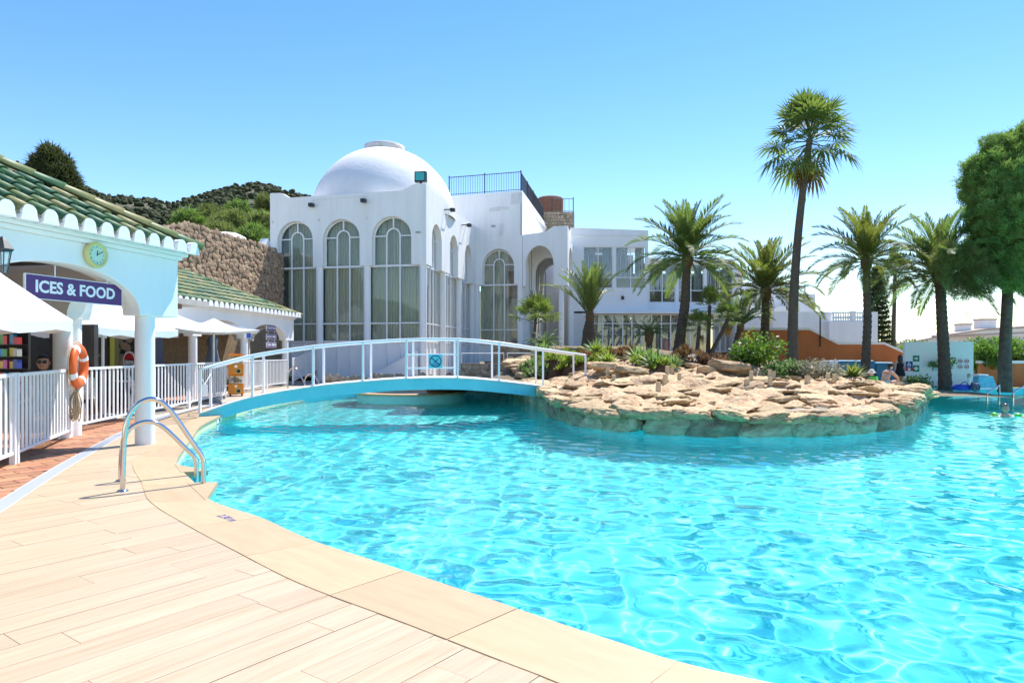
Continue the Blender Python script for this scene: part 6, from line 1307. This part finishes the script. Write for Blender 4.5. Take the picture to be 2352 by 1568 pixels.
# houses
def house(label, d, boxes, name='white_house'):
    t = thing(name, label, 'house', loc=(at(boxes[0][0], 0, d).x, d, 0)); 
    for nm, (u0, v0, u1, v1, dd, dep, m) in [('wall', b) for b in boxes]:
        a, b = at(u0, v0, d+dd), at(u1, v1, d+dd); lp(MB().box(a.x, b.x, d+dd, d+dd+dep, b.z, a.z), nm, m, t)
    return t
D = 56.
h1 = house('white house with small shuttered window and balustrade behind the yellow palm', D, [(1686, 655, 1746, 722, 0, 6, W), (1735, 646, 1806, 730, 1.0, 6, W), (1800, 675, 1873, 730, .6, 5, W)])
def win(t, u0, v0, u1, v1, d, nb=2):
    a, b = at(u0, v0, d), at(u1, v1, d); f = MB(); w_ = .06; T0, T1 = d-.05, d-.005
    f.box(a.x, b.x, T0, T1, a.z-w_, a.z); f.box(a.x, b.x, T0, T1, b.z, b.z+w_)
    for k in range(nb+1): x = a.x+(b.x-a.x-w_)*k/nb; f.box(x, x+w_, T0, T1, b.z+w_, a.z-w_)
    wd = lp(f, 'window', WP, t); lp(MB().box(a.x+w_, b.x-w_, d-.02, d-.015, b.z+w_, a.z-w_), 'pane', mat('dark_pane_%d' % len(MATS), (.03, .04, .05), rough=.1), wd)
win(h1, 1697, 662, 1722, 681, D)
def balustrade(t, u0, u1, v0, v1, d, n_):
    a, b = at(u0, v0, d), at(u1, v1, d); lp(MB().box(a.x, b.x, d-.12, d+.12, a.z-.1, a.z), 'hand_rail', W, t); lp(MB().box(a.x, b.x, d-.12, d+.12, b.z, b.z+.1), 'plinth', W, t)
    h_ = a.z-b.z-.2
    for k in range(n_): x = a.x+(b.x-a.x)*(k+.5)/n_; lp(MB().lathe([(.05, 0), (.05, h_*.12), (.095, h_*.35), (.05, h_*.62), (.045, h_*.8), (.06, h_)], (x, d, b.z+.1), 10), 'baluster', W, t, smooth=True)
balustrade(h1, 1692, 1722, 680, 694, D-.6, 6)
a, b = at(1686, 612, D+4), at(1704, 642, D+4); lp(MB().box(a.x-.5, b.x, D+4, D+7, b.z-1, a.z), 'tiled_roof', ROOFC, h1)
a = at(1783, 714, D); b = at(1816, 702, D); lp(MB().prism([(a.x, a.z)]+arch(a.x, b.x, a.z+.02, b.z-a.z)+[(b.x, a.z)], D+.45, D+.58), 'niche', W2, h1)
pg = MB(); a, b = at(1815, 650, D), at(1862, 662, D)
for x in (a.x, b.x-.1): pg.box(x, x+.07, D+.9, D+.97, at(0, 676, D).z, a.z)
for k in range(3): pg.box(a.x-.2, b.x+.1, D+.6+k*.8, D+.68+k*.8, a.z-.25, a.z-.15)
lp(pg, 'pergola', mat('pergola_green', (.03, .09, .08), rough=.6), h1)
D = 46.
h2 = house('long white house wall with roof balustrade above the orange wall', D, [(1690, 727, 1784, 812, 1.2, 3, W2), (1776, 716, 1915, 812, .5, 4, W2), (1905, 738, 2016, 812, 0, 5, W2)])
balustrade(h2, 1912, 2000, 716, 738.5, D+.2, 16); a, b = at(1998, 716, D), at(2016, 740, D); lp(MB().box(a.x, b.x, D-.01, D+.4, b.z, a.z), 'corner_pillar', W, h2); a, b = at(1956, 714, D), at(1966, 738.5, D); lp(MB().box(a.x, b.x, D-.0, D+.35, b.z, a.z), 'pillar', W, h2)
D = 62.
h3 = thing('white_house', 'far white house with long sloping roof behind the white sign wall', 'house', loc=(at(2200, 0, D).x, D, 0)); a = [at(u, v, D) for u, v in ((2070, 792), (2175, 771), (2262, 758), (2430, 748))]
lp(MB().prism([(a[0].x, -.5), (a[-1].x, -.5)]+[(p.x, p.z) for p in a[::-1]], D, D+5) if False else MB(lambda s, t, z: Vector((s, t, z))).prism([(a[0].x, -.5), (a[-1].x, -.5)]+[(p.x, p.z) for p in a[::-1]], D, D+5), 'wall', W, h3)
lp(MB().prism([(p.x, p.z+.03) for p in a]+[(p.x, p.z+.15) for p in a[::-1]], D-.3, D+5), 'roof', ROOFC, h3)
for u0, v0, u1, v1, lb_ in ((2208, 746, 2232, 764, 'chimney'), (2253, 735, 2289, 758, 'chimney')):
    p, q = at(u0, v0, D+1), at(u1, v1, D+1); c_ = lp(MB().box(p.x, q.x, D+1, D+2, q.z-.6, p.z), lb_, W2, h3); lp(MB().box(p.x-.06, q.x+.06, D+.94, D+2.06, p.z+.002, p.z+.14), 'cap', ROOFC, c_)
h4 = house('low white house with dark windows above the bright hedge', 48., [(2252, 770, 2480, 812, 0, 5, W)]); win(h4, 2272, 778, 2285, 795, 48.); win(h4, 2306, 778, 2322, 795, 48.); win(h4, 2338, 778, 2349, 795, 48.)
a, b = at(2240, 766, 48), at(2480, 756, 48); lp(MB().prism([(a.x, a.z-.15), (b.x, b.z-.15), (b.x, b.z+.02), (a.x, a.z)], 47.5, 53), 'roof', ROOFC, h4)
an = thing('antenna', 'thin television antenna on the far chimney', 'antenna', loc=tuple(at(2219, 745, 63))); p = at(2219, 745, 63); lp(MB().tube([p, p+Zv*1.3], .03, 5), 'mast', IRON, an)
for k in range(4): lp(MB().tube([p+Zv*(.75+k*.16)-Vector((.35, 0, 0)), p+Zv*(.75+k*.16)+Vector((.35, 0, 0))], .018, 4), 'arm', IRON, an)
for k, (v0, v1) in enumerate(((738, 764), (744, 774), (752, 770))):
    p, q = at(2030, v0, 70), at(2330, v1, 64); pts = [p.lerp(q, i/12)-Zv*.5*math.sin(math.pi*i/12) for i in range(13)]; o = MB().tube(pts, .022, 4).build('power_cable', IRON); tag(o, 'thin overhead power cable crossing the sky behind the palms', 'cable', 'overhead cables')
# blue covered stacks, low white steps, bags
bc = thing('covered_stack', 'dark blue covered stack of loungers beside the slender palm', 'cover', loc=tuple(at(1960, 862, 29))); p = at(1916, 862, 29)
for k in range(3): x = p.x+.05+k*.82; lp(MB().box(x, x+.8, 28.8, 29.8, -.02, 1.12-.08*(k == 2)), 'cover', BLUEC, bc, bev=.1)
lp(MB().box(p.x-.3, p.x+.03, 28.7, 29.8, -.02, 1.1), 'end_board', W, bc)
st_ = thing('white_steps', 'low white stepped kerb in front of the orange wall', 'steps', loc=(at(1860, 0, 31).x, 31, 0)); 
for k, (u0, u1, v) in enumerate(((1838, 1868, 838), (1868, 1900, 843), (1900, 1925, 848))): a, b = at(u0, v, 31), at(u1, v, 31); lp(MB().box(a.x, b.x-.01, 31, 31.3, -.05, a.z), 'step', W, st_)
lg = thing('towel_lounger', 'low lounger draped with cyan towels under the pine', 'lounger', loc=tuple(at(2262, 893, 26.3))); p = at(2243, 893, 26.2); fr4 = Frame((p.x, 26.2), (1, .05))
lp(MB(fr4).box(0, .85, -.6, 0, .03, .1), 'frame', WPL, lg); lp(MB(fr4).prism([(.05, .1), (.85, .1), (.7, .52), (.12, .55)], -.35, -.02), 'towel', CYANC, lg, bev=.03); lp(MB(fr4).prism([(.08, .56), (.5, .545), (.5, .6), (.1, .62)], -.36, -.01), 'pillow', SIGNW, lg, bev=.02)
bg_ = thing('beach_bag', 'bright blue beach bag lying beside the towel lounger', 'bag', loc=tuple(at(2215, 897, 26.2))); p = at(2210, 893, 26.2); bg_m = rock_mesh(71, .6, BLUET, 2); o = obj('bag_body', bg_m); o.parent = bg_; o.matrix_parent_inverse = parent_inv(bg_); o.matrix_basis = Matrix.Translation((p.x, 26.2, .1)) @ Matrix.Diagonal((.8, .4, .45, 1)); lp(MB().tube(smooth_path([(p.x-.2, 26.1, .16), (p.x, 26.05, .33), (p.x+.2, 26.1, .16)], 5), .015, 6), 'handle', BLUET, bg_)
db = obj('dark_bag', rock_mesh(72, .9, mat('patterned_dark_cloth', (.02, .02, .05), (.35, .38, .45), rough=.8, scale=12, lo=.5, hi=.6), 2), None, loc=(at(2236, 893, 26.1).x, 26.0, .13), scale=(.36, .3, .42)); tag(db, 'dark patterned bag between the blue bag and the towel lounger', 'bag')
# ------------------------------------------------------------------ people
def body(name, label, J, E, RAD, loc, rz, m, sub=2, cat='person', scale=1):
    t = thing(name, label, cat, loc=loc, rz=rz); me = bpy.data.meshes.new('body'); me.from_pydata([tuple(Vector(p)*scale) for p in J], E, []); o = bpy.data.objects.new('tmp_body', me); COL.objects.link(o)
    md = o.modifiers.new('skin', 'SKIN'); md.use_smooth_shade = True; ss = o.modifiers.new('s', 'SUBSURF'); ss.levels = sub; ss.render_levels = sub
    for v, r in zip(me.skin_vertices[0].data, RAD):
        r = r if hasattr(r, '__len__') else (r, r); v.radius = (r[0]*scale, r[1]*scale)
    me.skin_vertices[0].data[0].use_root = True
    m2 = bpy.data.meshes.new_from_object(o.evaluated_get(bpy.context.evaluated_depsgraph_get())); bpy.data.objects.remove(o); m2.materials.clear(); m2.materials.append(m); m2.shade_smooth(); obj('body', m2, t); return t
def head(t, c, r, hairm, hair=(1.0, .35), face=True, scale=1):
    c = Vector(c)*scale; r *= scale
    bm = bmesh.new(); bmesh.ops.create_uvsphere(bm, u_segments=16, v_segments=12, radius=r)
    for v in bm.verts: v.co.x *= .82; v.co.y *= .95; v.co.z *= 1.15; v.co += c
    for s in (-1, 1):
        q = bmesh.ops.create_icosphere(bm, subdivisions=1, radius=r*.2); [setattr(v, 'co', Vector((v.co.x*.5, v.co.y, v.co.z*1.4))+c+Vector((s*r*.82, 0, -.05*r))) for v in q['verts']]
    q = bmesh.ops.create_icosphere(bm, subdivisions=1, radius=r*.17); [setattr(v, 'co', Vector((v.co.x, v.co.y*1.2, v.co.z*1.6))+c+Vector((0, -r*.97, -.12*r))) for v in q['verts']]
    me = bpy.data.meshes.new('head'); bm.to_mesh(me); bm.free(); me.materials.append(SKIN); me.shade_smooth(); h_ = obj('head', me, t)
    for s in (-1, 1): MB().lathe([(r*.12*math.sin(math.pi*i/6)+1e-4, -r*.1*math.cos(math.pi*i/6)) for i in range(7)], (c.x+s*r*.32, c.y-r*.84, c.z+r*.02), 8).build('eye', HAIR, h_, smooth=True)
    MB().box(c.x-r*.25, c.x+r*.25, c.y-r*.9, c.y-r*.84, c.z-r*.55, c.z-r*.48).build('mouth', RED, h_)
    if hairm:
        bm = bmesh.new(); bmesh.ops.create_uvsphere(bm, u_segments=16, v_segments=12, radius=r*1.08)
        bmesh.ops.delete(bm, geom=[v for v in bm.verts if v.co.z < r*(hair[1]-.9*max(0, v.co.y/r+.3))*1 and v.co.y < r*.4 or v.co.z < -r*hair[0]], context='VERTS')
        for v in bm.verts: v.co.x *= .86; v.co.y *= .98; v.co.z *= 1.17; v.co += c+Vector((0, r*.05, r*.04))
        me = bpy.data.meshes.new('hair'); bm.to_mesh(me); bm.free(); me.materials.append(hairm); me.shade_smooth(); obj('hair', me, t)
    return h_
def hand(t, c, d, s, scale=1):
    c, d = Vector(c)*scale, Vector(d).normalized(); sd = d.orthogonal().normalized(); mb = MB(); mb.tube([c-d*.02*scale, c+d*.03*scale, c+d*.08*scale], [.025*scale, .038*scale, .036*scale], 8)
    for k in range(4): b0 = c+d*.075*scale+sd*(k-1.5)*.019*scale; L_ = (.062, .075, .07, .052)[k]*scale; mb.tube([b0, b0+d*L_*.5, b0+d*L_*.9-Zv*.018*scale], [.0095*scale, .0088*scale, .0065*scale], 6)
    mb.tube([c+d*.01*scale+sd*s*.03*scale, c+d*.04*scale+sd*s*.058*scale, c+d*.07*scale+sd*s*.062*scale], [.011*scale, .0105*scale, .008*scale], 6); mb.build('hand', SKIN, t, smooth=True)
DRESS = mat('black_dress', (.012, .011, .015), rough=.9); SHORT = mat('cyan_shorts', (.18, .50, .60), rough=.9)
# standing girl in a short black dress, seen from behind
J = [(0, 0, .90), (0, .0, 1.08), (0, .01, 1.30), (0, .01, 1.42), (0, 0, 1.50), (.17, .01, 1.38), (.21, .03, 1.10), (.22, -.05, .87), (-.17, .01, 1.38), (-.21, .03, 1.10), (-.20, -.06, .87), (.09, 0, .86), (.10, -.01, .48), (.10, .02, .08), (.10, -.12, .03), (-.09, 0, .86), (-.10, -.02, .48), (-.10, .0, .08), (-.10, -.14, .03)]
E_ = [(0, 1), (1, 2), (2, 3), (3, 4), (3, 5), (5, 6), (6, 7), (3, 8), (8, 9), (9, 10), (0, 11), (11, 12), (12, 13), (13, 14), (0, 15), (15, 16), (16, 17), (17, 18)]
RD = [(.15, .11), (.12, .09), (.14, .10), (.09, .07), .045, .055, .04, .03, .055, .04, .03, .09, .06, .04, .03, .09, .06, .04, .03]
wp = at(2067, 905, 26.6); wz = gz(wp.x, wp.y); S_ = .78
wm = body('person', 'standing person with long dark hair in a short black dress near the white wall', J, E_, RD, (wp.x, wp.y, -.01), R(165), SKIN, scale=S_); head(wm, (0, 0, 1.62), .105, HAIR, scale=S_)
MB().lathe([(.25*S_, .70*S_), (.23*S_, .85*S_), (.185*S_, .98*S_), (.15*S_, 1.10*S_), (.175*S_, 1.27*S_), (.16*S_, 1.34*S_)], n=24).build('dress', DRESS, wm, smooth=True)
for o in wm.children:
    if o.name.startswith('dress'): o.scale = (1, .78, 1)
mb = MB(); vs = []
for i, (z, r) in enumerate(((1.72, .06), (1.66, .11), (1.55, .12), (1.42, .11), (1.28, .09), (1.2, .04))):
    for k in range(12): a = 2*math.pi*k/12; vs.append((r*S_*math.cos(a)*1.0, (.055+r*.6*math.sin(a))*S_, z*S_))
mb.add(vs, [(i*12+k, i*12+(k+1) % 12, (i+1)*12+(k+1) % 12, (i+1)*12+k) for i in range(5) for k in range(12)]).build('long_hair', HAIR, wm, smooth=True)
hand(wm, (.22, -.07, .82), (0, -.1, -1), 1, S_); hand(wm, (-.20, -.08, .82), (0, -.1, -1), -1, S_)
# man sitting bent forward, bare back, dark cap
J = [(0, 0, .12), (0, -.06, .30), (0, -.16, .50), (0, -.24, .60), (0, -.30, .68), (.19, -.22, .55), (.28, -.40, .36), (.20, -.58, .22), (-.19, -.22, .55), (-.28, -.40, .36), (-.20, -.58, .22), (.11, -.05, .12), (.22, -.42, .20), (.16, -.62, .05), (.16, -.76, .04), (-.11, -.05, .12), (-.22, -.42, .20), (-.16, -.62, .05), (-.16, -.76, .04)]
RD = [(.17, .13), (.16, .11), (.19, .12), (.12, .08), .055, .07, .05, .036, .07, .05, .036, .10, .075, .05, .035, .10, .075, .05, .035]
mp_ = hit(2031, 889, 20.); mn = body('person', 'bare backed person in cyan shorts sitting bent forward on the rocks', J, E_, RD, (mp_.x, mp_.y, mp_.z+.02), R(115), SKIN); head(mn, (0, -.36, .78), .105, HAIR); mn.scale = (.74, .74, .74)
MB().lathe([(.112, .0), (.112, .05), (.085, .1), (.03, .125), (.001, .128)], (0, -.355, .80), 18).build('cap', DRESS, mn, smooth=True)
o = MB().lathe([(.20, -.10), (.205, .02), (.19, .10)], (0, -.0, .12), 20).build('shorts', SHORT, mn, smooth=True)
hand(mn, (.19, -.61, .20), (0, -.6, -.6), 1); hand(mn, (-.19, -.61, .20), (0, -.6, -.6), -1)
# toddler with sun hat and green float
tp0 = hit(2005, 890, 20.); J2 = [(p[0]*.55, p[1]*.55, p[2]*.55) for p in J]; td = body('person', 'toddler in a pale sun hat and green float vest sitting on the rocks', J2, E_, [tuple(np.array(r if hasattr(r, '__len__') else (r, r))*.58) for r in RD], (tp0.x, tp0.y-.1, tp0.z+.02), R(-60), SKIN); head(td, (0, -.17, .48), .082, HAIR)
MB().lathe([(.15, .0), (.10, .02), (.088, .06), (.06, .11), (.001, .125)], (0, -.17, .50), 18).build('sun_hat', mat('hat_cream', (.62, .55, .45), rough=.9), td, smooth=True)
MB().lathe([(.12, -.08), (.15, -.03), (.15, .07), (.11, .11)], (0, -.07, .26), 16).build('float_vest', GREENP, td, smooth=True)
td.scale = (.85, .85, .85); hand(td, (.11, -.33, .12), (0, -.6, -.5), 1, .6); hand(td, (-.11, -.33, .12), (0, -.6, -.5), -1, .6)
# swimming child, shoulders in the water
sp0 = at(2309, 948, 17.2); Js = [(0, 0, -.55), (0, 0, -.30), (0, 0, -.1), (0, 0, -.02), (0, 0, .06), (.16, 0, -.05), (.32, -.12, -.04), (.42, -.30, -.04), (-.16, 0, -.05), (-.32, -.12, -.04), (-.42, -.30, -.04)]
sw_ = body('person', 'swimming child with green arm floats, head above the water', Js, E_[:10], [(.12, .09), (.12, .09), (.13, .09), (.07, .06), .04, .05, .035, .025, .05, .035, .025], (sp0.x, sp0.y, -.14), R(-20), SKIN); head(sw_, (0, -.01, .17), .095, mat('wet_hair', (.10, .07, .04), rough=.3))
for s in (-1, 1): MB().tube([(s*.20, -.03, -.02), (s*.24, -.06, -.02), (s*.31, -.12, -.02)], [.06, .085, .06], 12).build('arm_float', GREENP, sw_, smooth=True); hand(sw_, (s*.42, -.31, -.05), (0, -1, 0), s, .7)
# seated guest behind the fence, only head and shoulders show
gp0 = (at(100, 0, 11.3).x, 11.3); Jg = [(0, 0, .48), (0, .02, .70), (0, .03, .92), (0, .03, 1.02), (0, .0, 1.09), (.19, .02, .97), (.25, -.02, .72), (.18, -.25, .66), (-.19, .02, .97), (-.25, -.02, .72), (-.18, -.25, .66), (.11, -.05, .47), (.13, -.45, .47), (.13, -.45, .08), (.13, -.58, .03), (-.11, -.05, .47), (-.13, -.45, .47), (-.13, -.45, .08), (-.13, -.58, .03)]
gs = body('person', 'seated person in sunglasses looking over the white fence', Jg, E_, [(.17, .13), (.15, .11), (.17, .11), (.09, .07), .05, .06, .05, .036, .06, .05, .036, .09, .075, .05, .035, .09, .075, .05, .035], (gp0[0], gp0[1], .03), R(25), mat('dark_shirt', (.05, .045, .05), rough=.9)); hd = head(gs, (0, -.02, 1.22), .11, HAIR)
for s in (-1, 1): MB().lathe([(.001, 0), (.032, 0), (.032, .012), (.001, .012)], n=14).build('lens', BLK, hd).matrix_local = Matrix.Translation((s*.038, -.13, 1.235)) @ Matrix.Rotation(R(90), 4, 'X')
hand(gs, (.17, -.28, .65), (0, -1, -.1), 1); hand(gs, (-.17, -.28, .65), (0, -1, -.1), -1)
gc = copy_tree(ch0); gc.location = (gp0[0], gp0[1], 0); gc.rotation_euler = (0, 0, R(205)); gc['label'] = 'white plastic armchair under the seated person in sunglasses'
